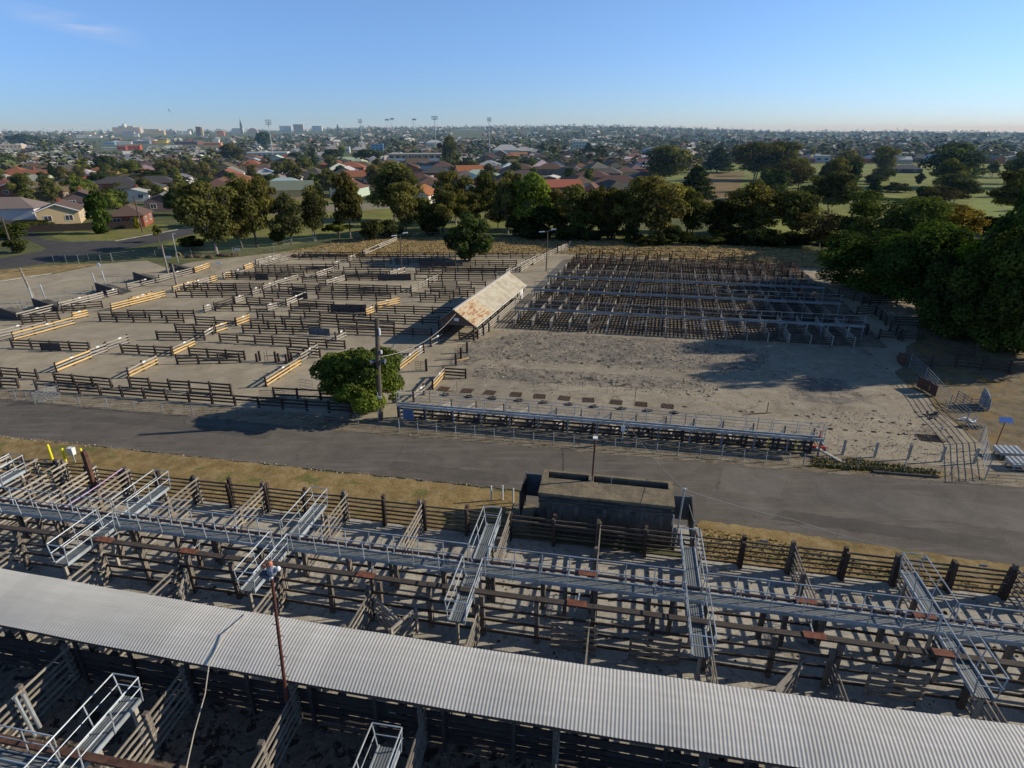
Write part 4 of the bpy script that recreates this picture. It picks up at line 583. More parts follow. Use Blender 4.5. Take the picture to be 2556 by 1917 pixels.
# timber gates with diagonal braces
def timber_gate(label, u, v, ang, L, h=1.55, mat=M_GREY, n=5):
    p = W(u, v); t = thing('timber_gate', label, 'gate', p, ANG + math.radians(ang))
    m = MB()
    for k in range(n): z = .25 + k * (h - .35) / (n - 1); m.box(0, L, -.03, .03, z - .07, z + .07)
    m.build('rails', mat, t)
    m = MB(); m.box(.0, .1, .032, .09, .15, h); m.box(L - .1, L, .032, .09, .15, h); m.build('stiles', mat, t)
    m = MB(); m.beam((.1, .06, h - .2), (L - .1, .06, .3), .05, .1); m.build('brace', mat, t)
    return t
GA = [(-18.8, 18.7, -60, 1.7, 'sagging grey timber gate standing ajar left of the red pole'), (-9.6, 18.7, -35, 1.9, 'grey timber gate open below the worn plate, left of the middle walkway'), (-1.9, 18.65, 0, 1.9, 'dark timber gate with a diagonal brace, below the concrete dip'),
      (1.3, 18.65, 0, 2.0, 'dark braced timber gate right of the diagonal gate'), (7.6, 18.4, -130, 1.9, 'broken pale timber gate leaning open in the right pens'), (10.2, 18.65, 0, 2.0, 'dark braced timber gate in the right race'), (-7.6, 18.4, -115, 1.5, 'broken timber gate beside the middle walkway'), (-16.9, 16.0, 60, 1.3, 'short pale gate near the canopy, left of the red pole')]
for u, v, a, L, lab in GA: timber_gate(lab, u, v, a, L, mat=M_GREY if 'dark' not in lab else M_OLD)
m = MB()
for k in range(3): m.beam(W(-20.5 + .1 * k, 17.5 - .2 * k, .1 + .05 * k), W(-19.3 + .1 * k, 18.2 - .1 * k, .14 + .05 * k), .15, .04)
tag(m.build('fallen_rails', M_GREY), 'fallen grey rails lying in the left pen', 'timber')

# ---- elevated galvanised walkways
def deck_mat():
    m, nt, b = _nodes('walkway_grating'); v = coords(nt, 'object')
    wv = nt.nodes.new('ShaderNodeTexWave'); wv.wave_type = 'BANDS'; wv.bands_direction = 'Y'; wv.inputs['Scale'].default_value = 3.4; wv.inputs['Distortion'].default_value = .3
    mp = nt.nodes.new('ShaderNodeTexCoord'); nt.links.new(mp.outputs['Object'], wv.inputs['Vector'])
    f = noise(nt, v, 3, 5)
    col = mix(nt, 1.0, ramp(nt, wv.outputs['Fac'], [(.35, (.07, .078, .08)), (.6, (.26, .28, .28))]), ramp(nt, f, [(.3, (.75, .75, .75)), (.7, (1.1, 1.1, 1.08))]), 'MULTIPLY')
    nt.links.new(col, b.inputs['Base Color']); b.inputs['Roughness'].default_value = .55; b.inputs['Metallic'].default_value = .2
    return m
M_DECK = deck_mat()
def walkway(label, p0, p1, width, z, sides=(-1, 1), rail_h=1.0, gap=1.2, legs=None, cap=(False, False), skips=(), name='elevated_walkway', r=.024, lean=.06, metal=None, kick=.16, mid=True, edge_w=.05):
    metal = metal or M_GALV
    p0 = Vector((p0[0], p0[1], 0)); p1 = Vector((p1[0], p1[1], 0)); L = (p1 - p0).length
    t = thing(name, label, 'walkway', p0 + Vector((0, 0, z)), math.atan2(p1.y - p0.y, p1.x - p0.x))
    m = MB(); m.box(0, L, -width / 2 + .005, width / 2 - .005, -.05, 0); m.build('deck', M_DECK, t)
    for s in (-1, 1):
        m = MB(); y = s * (width / 2 + edge_w / 2 + .002); m.box(0, L, y - edge_w / 2, y + edge_w / 2, -.1, kick - .1); m.build('edge_beam', metal, t)
    n = max(1, round(L / gap)); st = MB(); st.tube([(0, 0, 0), (0, lean, rail_h)], r, 6); sm = {s: None for s in (-1, 1)}
    for s in sides:
        y = s * (width / 2 + edge_w + .02)
        mm = MB(); mm.tube([(0, 0, -.08), (0, s * lean, rail_h)], r, 6); me = mm.mesh('stanchion', metal)
        segs = []; a = 0.0
        for (c0, c1, ss) in sorted(skips):
            if ss == s or ss == 0: segs.append((a, c0)); a = c1
        segs.append((a, L))
        hr = MB()
        for a, b in segs:
            if b - a < .2: continue
            hr.tube([(a, y + s * lean, rail_h), (b, y + s * lean, rail_h)], r * 1.05, 6)
            if mid: hr.tube([(a, y + s * lean * .5, rail_h * .52), (b, y + s * lean * .5, rail_h * .52)], r * .8, 6)
            k = max(1, round((b - a) / gap))
            for i in range(k + 1): put('stanchion', me, t, (a + (b - a) * i / k + (.02 if i == 0 else -.02 if i == k else 0), y, 0))
        hr.build('handrail', metal, t)
    for e, on in enumerate(cap):
        if on:
            x = 0 if e == 0 else L; yy = width / 2 + edge_w + .02 + lean; m = MB()
            m.tube([(x, -yy, rail_h), (x, yy, rail_h)], r * 1.05, 6); m.tube([(x, -yy, rail_h * .52), (x, yy, rail_h * .52)], r * .8, 6); m.build('end_rail', metal, t)
    if legs:
        gapl, lm, lw = legs; k = max(1, round(L / gapl)); me = post_mesh(lw, lw, z - .1, lm)
        for i in range(k + 1): put('leg', me, t, (min(L - .1, max(.1, L * i / k)), 0, -z + .0))
    return t
sk = []
for u in cross_us:
    x = u + 42; sk.append((x - .45, x + .45, 0))
walkway('main galvanised elevated walkway running along the cattle race', W(-42, 20.42), W(30, 20.42), .5, 2.2, skips=sk, legs=(4.64, M_OLDP, .18), mid=False)
walk_mid = ['far left cross walkway, partly cut by the photo edge', 'cross walkway above the leftmost tall partition', 'cross walkway behind the red light pole', 'middle cross walkway left of the concrete dip', 'cross walkway seen end on below the right end of the dip', 'far right cross walkway with leaning rails']
for i, u in enumerate(cross_us):
    walkway('galvanised ' + walk_mid[i] + ', road side arm', W(u, 20.86), W(u, 23.75), .54, 2.2, cap=(False, True), name='cross_walkway', legs=(2.6, M_GREY, .12), lean=.1)
    walkway('galvanised ' + walk_mid[i] + ', canopy side arm', W(u - .05, 19.98), W(u - .05, 17.3), .54, 2.2, cap=(False, True), name='cross_walkway', legs=(2.4, M_GREY, .12), lean=.1)

# ---- corrugated canopy
def canopy():
    u0, u1 = -27.0, 22.0; v0, v1 = 13.28, 15.55
    t = thing('canopy', 'long corrugated iron canopy roof over the lane across the foreground', 'canopy', W(u0, v0), ANG)
    m = MB(); L = u1 - u0; Wd = v1 - v0; pitch = .126; per = 8; n = int(L / pitch) * per; nv = 6
    for i in range(n + 1):
        x = L * i / n; c = .006 * math.cos(2 * PI * i / per)
        for j in range(nv + 1):
            s = j / nv; m.v.append((x, Wd * s - .1 + .32 * ((x + u0 + 3) / 20) ** 2, 2.62 + .36 * s + .13 * 4 * s * (1 - s) + c + .012 * math.sin(x * 1.3 + s)))
    for i in range(n):
        for j in range(nv):
            a = i * (nv + 1) + j; m.f.append((a, a + nv + 1, a + nv + 2, a + 1)); m.m.append(0)
    o = m.build('roof_sheet', M_CORR, t, smooth=True)
    for y, z in ((.1, 2.5), (Wd - .1, 2.86)):
        m = MB(); xs = [L * q / 12 for q in range(13)]; cv = lambda x: -.1 + .32 * ((x + u0 + 3) / 20) ** 2
        for a, b in zip(xs, xs[1:]): m.beam((a, y + cv(a), z), (b, y + cv(b), z), .1, .16)
        m.build('roof_beam', M_DARK, t)
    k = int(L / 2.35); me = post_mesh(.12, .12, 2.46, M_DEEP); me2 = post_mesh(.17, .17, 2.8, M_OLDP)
    for i in range(k + 1):
        xx = L * i / k; q_ = -.1 + .32 * ((xx + u0 + 3) / 20) ** 2; put('post', me, t, (xx, .36 + q_, 0)); put('post', me2, t, (xx, Wd - .25 + q_, 0))
    m = MB()
    for i in range(k + 1): xx = L * i / k; q_ = -.1 + .32 * ((xx + u0 + 3) / 20) ** 2; m.beam((xx, .06 + q_, 2.54), (xx, Wd - .06 + q_, 2.9), .07, .1)
    m.build('rafters', M_DARK, t)
canopy()
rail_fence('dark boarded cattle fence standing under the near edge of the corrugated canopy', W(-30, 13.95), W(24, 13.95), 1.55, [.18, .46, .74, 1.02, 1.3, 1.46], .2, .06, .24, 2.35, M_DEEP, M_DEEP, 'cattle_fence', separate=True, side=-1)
for i, u in enumerate((-21.4, -16.6, -11.9, -6.9, -2.3, 2.4)):
    p = W(u, 13.80, 1.12); m = MB(); m.beam(p - Vector((.13, -.02, 0)), p + Vector((.13, -.02, 0)), .02, .14)
    tag(m.build('number_tag', M_GALV), 'small pale plate on the boarded fence under the canopy, %s from the left' % ORD[i + 1], 'plate')
# pens in front of the canopy
part_fence(-20.1, 13.7, -19.9, 6.0, 'pale timber partition at the lower left with twin grey pipe posts')
part_fence(-15.0, 13.7, -14.75, 6.0, 'timber partition beside the lower left walkway')
part_fence(-10.55, 13.7, -10.2, 7.0, 'timber partition running down from the red light pole')
part_fence(-5.75, 13.7, -5.5, 7.0, 'timber partition beside the small lower walkway')
part_fence(-1.1, 13.7, -1.0, 8.0, 'dark timber partition right of the small lower walkway')
part_fence(3.6, 13.7, 3.6, 8.0, 'dark timber partition at the lower right below the canopy')
walkway('galvanised lower left walkway climbing from the photo corner', W(-15.45, 11.95), W(-15.35, 7.0), .62, 2.2, cap=(True, False), name='cross_walkway', legs=(1.8, M_GREY, .16), lean=.1)
walkway('galvanised small walkway end at the bottom middle of the photo', W(-6.15, 11.85), W(-6.05, 7.0), .62, 2.2, cap=(True, False), name='cross_walkway', legs=(1.8, M_GREY, .16), lean=.1)
walkway('galvanised walkway in the bottom left corner of the photo', W(-30, 9.2), W(-15.9, 9.2), .62, 2.2, name='elevated_walkway', lean=.06)
m = MB(); m.beam(W(-30, 9.75, 2.35), W(-9, 9.75, 2.35), .24, .1); tag(m.build('cap_beam', M_RUSTD), 'rusty brown beam beside the bottom left corner walkway', 'beam')
t = thing('pipe_posts', 'pair of grey pipe posts bolted to the lower left partition', 'post', W(-19.55, 11.35))
for k, dx in enumerate((0, .2)):
    m = MB(); m.tube([(dx, .1 * k, .05 + .3 * k), (dx - .1, .1 * k, 2.0)], .065, 8); m.build('pipe', M_GALV, t)
m = MB(); m.tube([(-.08, 0, 1.7), (.14, .1, 1.7)], .03); m.tube([(-.02, 0, .6), (.2, .1, .6)], .03); m.build('bracket', M_GALV, t)
# pale cable over the canopy
def cable(name, label, pts, r, mat, cat='cable', n=14, sag=0.0):
    P = []
    for a, b in zip(pts, pts[1:]):
        a, b = Vector(a), Vector(b)
        for i in range(n): s = i / n; q = a.lerp(b, s); q.z -= sag * 4 * s * (1 - s); P.append(q)
    P.append(Vector(pts[-1])); m = MB(); m.tube(P, r, 6); return tag(m.build(name, mat), label, cat)
cable('cable', 'pale thick cable lying over the canopy and drooping to the bottom left', [W(-13.2, 15.4, 3.06), W(-13.5, 14.4, 3.0), W(-13.4, 13.3, 2.69), W(-13.2, 12.6, 2.05), W(-13.0, 11.6, 1.5), W(-12.6, 10.5, 1.1), W(-12.4, 8.2, .6)], .02, M_PALEC, n=3)

# ---- red light pole with floodlight
def red_pole():
    b = W(-10.6, 13.15); t = thing('light_pole', 'dark red steel light pole with climbing steps and a floodlight at its head', 'light pole', b, ANG)
    top = W(-10.05, 13.05, 7.2) - b; LS = .72; R_ = Matrix.Rotation(-ANG, 3, 'Z'); top = R_ @ top
    m = MB(); m.tube([(0, 0, 0), tuple(top)], .07, 10, r1=.05); m.build('pole', M_MAROON, t)
    for k in range(9):
        q = top * (.28 + k * .065); s = -1 if k % 2 else 1
        m = MB(); m.tube([tuple(q), (q.x + s * .2, q.y, q.z)], .012, 5); m.build('step', M_RUSTD, t)
    m = MB(); m.ball((top.x, top.y, top.z + .08), .06); m.build('pole_cap', M_WHITE, t)
    m = MB(); q = top
    m.tube([(q.x, q.y, q.z), (q.x - LS * .05, q.y + LS * .1, q.z + LS * .55)], .035); lamp = m.build('lamp_arm', M_GALVD, t)
    m = MB(); m.ball((q.x + LS * .02, q.y + LS * .08, q.z + LS * .38), .15, .15, .2, 12, 8); m.build('lamp_housing', nmat('lamp_grey', [(.3, (.16, .18, .22)), (.7, (.25, .27, .31))], 4, rough=.35, spec=.6), t)
    m = MB(); m.hexa([(q.x - LS * .42, q.y - LS * .16, q.z + LS * .16), (q.x - LS * .02, q.y - LS * .16, q.z + LS * .02), (q.x - LS * .02, q.y + LS * .16, q.z + LS * .02), (q.x - LS * .42, q.y + LS * .16, q.z + LS * .16)], [(q.x - LS * .46, q.y - LS * .2, q.z + LS * .32), (q.x - LS * .02, q.y - LS * .12, q.z + LS * .22), (q.x - LS * .02, q.y + LS * .12, q.z + LS * .22), (q.x - LS * .46, q.y + LS * .2, q.z + LS * .32)]); m.build('lamp_head', M_BLUEST, t)
    m = MB(); m.ball((q.x - LS * .02, q.y + LS * .1, q.z + LS * .74), .08, .08, .1); m.build('lamp', M_ORAP, t)
    m = MB(); m.tube([(q.x, q.y + LS * .1, q.z + LS * .6), (q.x + LS * .28, q.y + LS * .1, q.z + LS * .55)], .04); m.ball((q.x + LS * .33, q.y + LS * .1, q.z + LS * .53), .075, .075, .09); m.build('white_lamp', M_WHITE, t)
    m = MB(); m.tube([(q.x, q.y + LS * .1, q.z + LS * .6), (q.x - LS * .3, q.y + LS * .1, q.z + LS * .55)], .035); m.ball((q.x - LS * .36, q.y + LS * .1, q.z + LS * .53), .075); m.build('side_lamp', M_ORAP, t)
red_pole()

# ---- concrete dip tank beside the road
def dip():
    t = thing('concrete_dip', 'dark concrete cattle dip with two open pits and a flat mossy top beside the road', 'dip tank', W(-3.6, 26.45), ANG)
    L, D, Hh = 7.0, 2.4, 2.52; T = .14
    m = MB(); m.box(0.06, L - .06, .06, .3, 0, Hh - T - .003); m.box(.06, L - .06, D - .3, D - .06, 0, Hh - T - .003); m.box(.06, .3, .303, D - .303, 0, Hh - T - .003); m.box(L - .3, L - .06, .303, D - .303, 0, Hh - T - .003); m.box(2.62, 2.8, .303, D - .303, 0, Hh - T - .003); m.build('wall', M_CONC_D, t)
    m = MB(); y1, y2 = 1.55, 2.2
    m.box(0, L, 0, y1, Hh - T, Hh); m.box(0, L, y2, D, Hh - T, Hh); m.box(0, .28, y1 + .002, y2 - .002, Hh - T, Hh); m.box(2.52, 2.78, y1 + .002, y2 - .002, Hh - T, Hh); m.box(L - .24, L, y1 + .002, y2 - .002, Hh - T, Hh); m.build('top_slab', M_CONC_T, t)
    for k, z in enumerate((1.9, 2.12)):
        m = MB(); m.box(.02, L - .02, .03 - .03 * k, .059, z, z + .12); m.build('moulding', M_CONC_D, t)
    for k in range(5): 
        m = MB(); x = .5 + k * 1.45; m.box(x, x + .22, .02, .058, 0, 1.88); m.build('buttress', M_CONC_D, t)
    m = MB(); m.box(.3, 2.6, .31, 2.09, .6, .7); m.box(2.81, 6.69, .31, 2.09, .6, .7); m.build('pit_floor', M_BLACK, t)
    m = MB(); m.tube([(3.75, y1 + .1, 1.2), (3.75, y1 + .1, 2.85), (3.8, y1 + .3, 2.85)], .025); m.build('vent_pipe', M_GALVD, t)
    m = MB(); m.tube([(L - .02, -.03, 2.03), (L + .03, -.03, .6), (L + .03, -.03, .05)], .04); m.build('down_pipe', M_GALV, t)
dip()
t = thing('steel_gate', 'dark blue grey sheeted gate leaf on the left end of the concrete dip', 'gate', W(-3.72, 28.75), ANG)
m = MB(); m.box(-.85, -.0, -.03, .03, .75, 2.2); m.build('panel', M_BLUEST, t)
m = MB(); m.hexa([(-1.0, -1.7, .35), (-.94, -1.7, .35), (-.86, 0, .6), (-.92, 0, .6)], [(-1.0, -1.7, 1.75), (-.94, -1.7, 1.75), (-.86, 0, 2.25), (-.92, 0, 2.25)]); m.build('swung_leaf', M_SHEET, t)
m = MB(); m.tube([(-.89, .02, 0), (-.89, .02, 2.3)], .04); m.tube([(-.97, -1.72, 0), (-.97, -1.72, 1.8)], .035); m.tube([(-.9, -.4, 1.95), (-.96, -.9, 1.9)], .03); m.build('frame', M_GALVD, t)
t = thing('steel_gate', 'grey sheeted gate leaf on the right end of the concrete dip', 'gate', W(3.45, 28.3), ANG)
m = MB(); m.box(.02, .95, -.03, .03, .55, 2.0); m.build('panel', M_BLUEST, t)
m = MB(); m.hexa([(.98, -1.5, .2), (1.03, -1.5, .2), (1.0, .0, .4), (.95, 0, .4)], [(.98, -1.5, 1.5), (1.03, -1.5, 1.5), (1.0, 0, 2.0), (.95, 0, 2.0)]); m.build('swung_leaf', M_SHEET, t)
m = MB(); m.tube([(.98, .02, 0), (.98, .02, 2.1)], .04); m.tube([(1.02, -1.52, 0), (1.02, -1.52, 1.6)], .04); m.tube([(.8, -.6, 1.9), (1.0, -1.45, 1.5)], .02); m.build('frame', M_GALVD, t)
for i, (a, b, c, d) in enumerate(((-5.3, -4.0, 26.2, 28.9), (3.6, 5.0, 26.1, 28.4))):
    m = MB(); P = [W(a, c), W(b, c), W(b, d), W(a, d)]; m.hexa([tuple(p) for p in P], [(p.x, p.y, .08) for p in P]); tag(m.build('concrete_pad', M_CONC_T if i == 0 else M_CONC_L), 'concrete pad at the %s end of the concrete dip' % ('left' if i == 0 else 'right'), 'concrete pad')
t = thing('light_pole', 'thin brown light pole with a small lamp standing on the concrete dip', 'light pole', W(-.95, 28.05, 2.52), ANG)
m = MB(); m.tube([(0, 0, 0), (.06, .08, .35)], .03); m.build('conduit', M_GALV, t)
m = MB(); m.tube([(.06, .1, -.4), (.1, .1, 2.6)], .055, 8); m.build('pole', M_RUSTD, t)
m = MB(); m.box(-.02, .22, -.05, .25, 2.6, 2.66); m.build('lamp', M_WHITE, t)
t = thing('cable_pole', 'slender pale pipe pole carrying a cable at the right end of the dip', 'pole', W(3.62, 26.35), ANG)
m = MB(); m.tube([(0, 0, 0), (.12, .1, 3.6)], .045, 8); m.build('pole', M_GALV, t)
m = MB(); m.ball((.12, .1, 3.64), .045); m.tube([(.0, .1, 3.6), (.26, .1, 3.6)], .03); m.build('insulator', M_WHITE, t)
cable('cable', 'thin white cable sagging from the dip pole over the road to the right fence', [W(3.74, 26.45, 3.6), W(9.0, 26.3, 2.6), W(13.4, 25.9, 1.9), W(16.0, 25.6, 1.2), W(20, 25.3, .9)], .014, M_PALEC, sag=.12)
cable('cable', 'thin white cable from the dip pole across the road to the drafting race', [W(3.74, 26.45, 3.6), W(.75, 37.3, 2.0)], .01, M_PALEC, sag=.3)
def bollard(u, v, h, r, mat, label, group=None):
    p = W(u, v); m = MB(); m.tube([p, p + Vector((0, 0, h - r))], r, 10); m.ball(p + Vector((0, 0, h - r)), r, n=10)
    tag(m.build('bollard', mat), label, 'bollard', group)
for i, (u, v) in enumerate(((-6.68, 28.85), (-6.05, 29.05), (-5.38, 28.85))): bollard(u, v, 1.05, .05, M_WHITE, '%s slim white bollard on the grass left of the concrete dip' % ['left', 'middle', 'right'][i])
for i, (u, v) in enumerate(((-36.25, 28.15), (-34.9, 27.9), (-33.7, 28.1))): bollard(u, v, 1.15, .075, M_YELP, '%s bright yellow bollard on the verge at the far left' % ['left', 'middle', 'right'][i])
t = thing('meter_post', 'white meter box on a grey post between the yellow bollards', 'meter box', W(-34.45, 28.1), ANG)
m = MB(); m.tube([(0, 0, 0), (0, 0, .7)], .05); m.build('post', M_GALV, t)
m = MB(); m.hexa([(-.17, -.12, .62), (.17, -.12, .62), (.17, .12, .62), (-.17, .12, .62)], [(-.2, -.14, 1.12), (.2, -.14, 1.12), (.2, .14, 1.12), (-.2, .14, 1.12)]); m.build('box', M_WHITE, t)

# ------------------------------------------------------------------ drafting race along the road
rail_fence('low dark timber fence with four rails below the drafting walkway by the road', W(-16.0, 38.42), W(13.2, 38.42), 1.25, [.2, .5, .8, 1.1], .15, .05, .15, 2.05, M_DARK, M_POST, 'race_fence', separate=True, side=-1)
walkway('long galvanised drafting walkway with a pale tubular edge beside the road', W(-15.8, 38.0), W(13.7, 38.05), .26, 1.3, gap=1.6, legs=(2.05, M_GALVD, .1), cap=(True, False), lean=.0, r=.02, kick=.2, mid=True, edge_w=.09)
t = thing('pipe_fence', 'galvanised pipe and wire fence along the road in front of the drafting race', 'fence', W(-15.1, 36.15), ANG)
L = 26.5; n = 19
m = MB()
for z in (.22, .45, .68, .92): m.tube([(0, 0, z), (L, .35, z)], .012, 5)
m.build('wires', M_GALVD, t); pmesh = MB(); pmesh.tube([(0, 0, 0), (0, 0, 1.0)], .03, 7); pme = pmesh.mesh('post', M_GALV)
for i in range(n + 1): put('post', pme, t, (L * i / n, .35 * i / n, 0), None, (1, 1, 1 if i % 2 == 0 else .85))
t = thing('notice_sign', 'square blue notice board with dark lettering at the left end of the race', 'sign', W(-14.95, 37.72), ANG)
m = MB(); m.box(-.42, .42, -.02, .02, .25, 1.12); m.build('board', M_SIGN, t)
m = MB(); r_ = random.Random(4)
for k in range(7):
    x = -.34
    while x < .3:
        w = r_.uniform(.05, .16); m.box(x, min(.36, x + w), -.028, -.0205, .34 + k * .105, .385 + k * .105); x += w + .04
m.build('lettering', M_SIGNT, t)
m = MB(); m.tube([(-.36, .03, 0), (-.36, .03, 1.1)], .025); m.tube([(.36, .03, 0), (.36, .03, 1.1)], .025); m.build('legs', M_GALVD, t)
# drafting gates under and behind the walkway, one set per bay
M_BLTIM = nmat('bluish_timber', [(.3, (.06, .068, .085)), (.6, (.11, .12, .14)), (.85, (.2, .2, .2))], 3, stretch=(1, 7, 7))
for i in range(14):
    u = -13.4 + i * 2.02; r = random.Random(50 + i); p = W(u, 38.7)
    t = thing('drafting_gate', 'worn drafting gate set behind the walkway by the road, %s from the left' % ORD[i + 1], 'gate', p, ANG, 'drafting gates along the race')
    a = r.uniform(.5, 1.0); mt = M_GREY if i in (0, 1, 2, 3, 5) else M_BLTIM
    m = MB()
    for z in (.25, .5, .75): m.beam((0, 0, z), (.65 + .4 * a, 1.6, z + r.uniform(-.1, .1)), .05, .12)
    m.build('rails', mt, t)
    m = MB(); m.beam((.0, 0, 0), (.05, 0, 1.2), .1, .1); m.build('post', M_POST, t); m = MB(); m.beam((.7 + .4 * a, 1.65, 0), (.7 + .4 * a, 1.65, .95), .09, .09); m.build('post', M_POST, t)
    m = MB()
    for k in range(4): m.tube([(.9 + .12 * k, .2 + .15 * k, .05), (.85 + .12 * k + r.uniform(-.3, .3), .3 + .2 * k, r.uniform(.3, .8))], .025, 5)
    m.build('levers', M_RUSTD, t)
    m = MB(); m.hexa([(1.1, .1, .02), (1.5, .1, .02), (1.7, .8, .02), (1.3, .8, .02)], [(1.1, .1, .4 + .3 * a), (1.5, .1, .1), (1.7, .8, .1), (1.3, .8, .3 + .3 * a)]); m.build('flap', M_BLTIM if i % 2 else M_GREY, t)
for i in range(14):
    u = -14.2 + i * 2.04 + (0, 0, -.1, .08)[i % 4]; r = random.Random(80 + i); v = 44.2 if i < 10 else 40.6 - .1 * i + .9
    if i >= 10: u = -14.2 + (i - 3) * 2.04 + 2.0
    t = thing('gate_panel', 'rusty mesh panel flat on the concrete, %s' % ('%s from the left of the back row' % ORD[i + 1] if i < 10 else 'near row behind the walkway, %s from the left' % ORD[i - 9]), 'panel', W(u, v, .03), ANG + r.uniform(-.15, .15), 'mesh panels lying on the concrete')
    m = MB(); m.tube([(-.45, -.42, .02), (.45, -.42, .02), (.45, .42, .02), (-.45, .42, .02), (-.45, -.42, .02)], .016, 5); m.build('frame', M_RUSTD, t)
    m = MB()
    for k in range(1, 9): m.tube([(-.45 + .1 * k, -.42, .02), (-.45 + .1 * k, .42, .018)], .011, 4)
    for k in range(1, 8): m.tube([(-.45, -.42 + .105 * k, .016), (.45, -.42 + .105 * k, .016)], .01, 4)
    m.build('mesh', M_RUSTD, t)
    r2 = random.Random(i); m = MB(); q = W(u + .45, v - 1.15, .0); m.ball((q.x, q.y, .02), .42, .26, .16, 12, 7)
    m.v = [(a[0] + r2.uniform(-.1, .1), a[1] + r2.uniform(-.08, .08), max(.0, a[2] * r2.uniform(.2, 1.3))) for a in m.v]
    o = m.build('soil_mound', nmat('clod_soil%d' % i, [(.3, (.04, .03, .022)), (.7, (.09, .07, .05))], 6)); tag(o, 'dark mound of dug soil beside the %s' % ('mesh panel, %s of the back row' % ORD[i + 1] if i < 10 else 'near row mesh panel, %s one' % ORD[i - 9]), 'soil')
for i in range(7):
    p = W(-13.0 + 2.06 * (i if i else 0), 46.0 if i else 44.0); m = MB(); m.tube([p, p + Vector((.01, 0, 1.0))], .022, 6)
    tag(m.build('steel_stake', M_GALVD), 'thin grey steel stake on the bare concrete, %s from the left' % ORD[i + 1], 'stake', 'stakes left on the bare concrete')
for i, (u, v) in enumerate(((-14.5, 41.4), (1.6, 44.8), (5.2, 40.9), (10.3, 41.2))):
    p = W(u, v); m = MB(); m.tube([p, p + Vector((.01, 0, 1.05))], .025, 6); tag(m.build('steel_stake', M_RUSTD), 'rusty stake on the concrete behind the drafting walkway, %s from the left' % ORD[i + 1], 'stake', 'rusty stakes behind the race')
m = MB(); a, b, c = PIPET; m.tube([(b[0], b[1], .05), (c[0], c[1], .05)], .035); m.tube([(a[0], a[1], .05), (a[0], a[1], .95)], .03); tag(m.build('bent_pipe', M_RUSTD), 'rusty pipe lying flat with an upright stub behind the race', 'pipe')
for i, (x, y) in enumerate(HOLES):
    m = MB(); r = random.Random(i); n_ = 9
    m.face([(x + r.uniform(.12, .2) * math.cos(2 * PI * k / n_) * 1.2, y + r.uniform(.1, .17) * math.sin(2 * PI * k / n_), .036) for k in range(n_)])
    o = struct('post_hole', m.build('post_hole', M_BLACK))
m = MB(); p = W(13.2, 38.2); m.beam(p + Vector((.1, .2, .5)), p + Vector((1.0, .15, .42)), .12, .16); tag(m.build('red_beam', M_REDP), 'short red painted beam at the right end of the drafting race', 'beam')
m = MB(); m.beam(W(13.5, 38.3, .5), W(15.0, 37.2, .1), .25, .1); tag(m.build('plank', M_GREY), 'grey plank sloping down to the road at the race end', 'plank')
for i, u in enumerate((10.4, 12.2)):
    m = MB(); p = W(u, 38.2); r = random.Random(i); P = [p + Vector((r.uniform(-.12, .12), r.uniform(-.05, .05), 1.0 - .12 * k)) for k in range(9)]; m.tube(P, .022, 5); tag(m.build('yellow_rope', M_YELP), '%s yellow rope hanging under the right end of the walkway' % ('left' if i == 0 else 'right'), 'rope')
m = MB(); p = W(13.5, 38.1, 1.35); m.tube([p, p + Vector((0, 0, .5))], .05, 8); tag(m.build('orange_marker', M_REDP), 'small orange red marker on the end of the drafting walkway', 'marker')
m = MB(); p = W(.7, 37.2); m.tube([p, p + Vector((0, 0, 2.0))], .05, 8); o = tag(m.build('steel_post', M_GALV), 'taller pale post at the middle of the drafting race', 'post')
m = MB(); m.box(p.x - .14, p.x + .14, p.y - .1, p.y - .06, 1.1, 1.5); m.build('box', M_WHITE, o)
m = MB(); q = W(-14.9, 37.1)
for k in range(3): m.beam((q.x + .2 * k, q.y, .06), (q.x + .2 * k + .5, q.y + .1, .09), .1, .05)
tag(m.build('offcuts', M_YEL), 'pale timber offcuts below the blue notice board', 'timber')
for i, (u, v, rz) in enumerate(((-12.4, 49.6, 5), (-13.2, 46.9, 70))): pass
m = MB(); m.beam(W(-14.6, 51.0, .06), W(-14.0, 51.8, .06), .14, .06); m.beam(W(-14.9, 50.8, .12), W(-14.1, 51.4, .12), .14, .06); tag(m.build('planks', M_YEL), 'pair of yellow planks lying by the lane before the shed', 'timber')

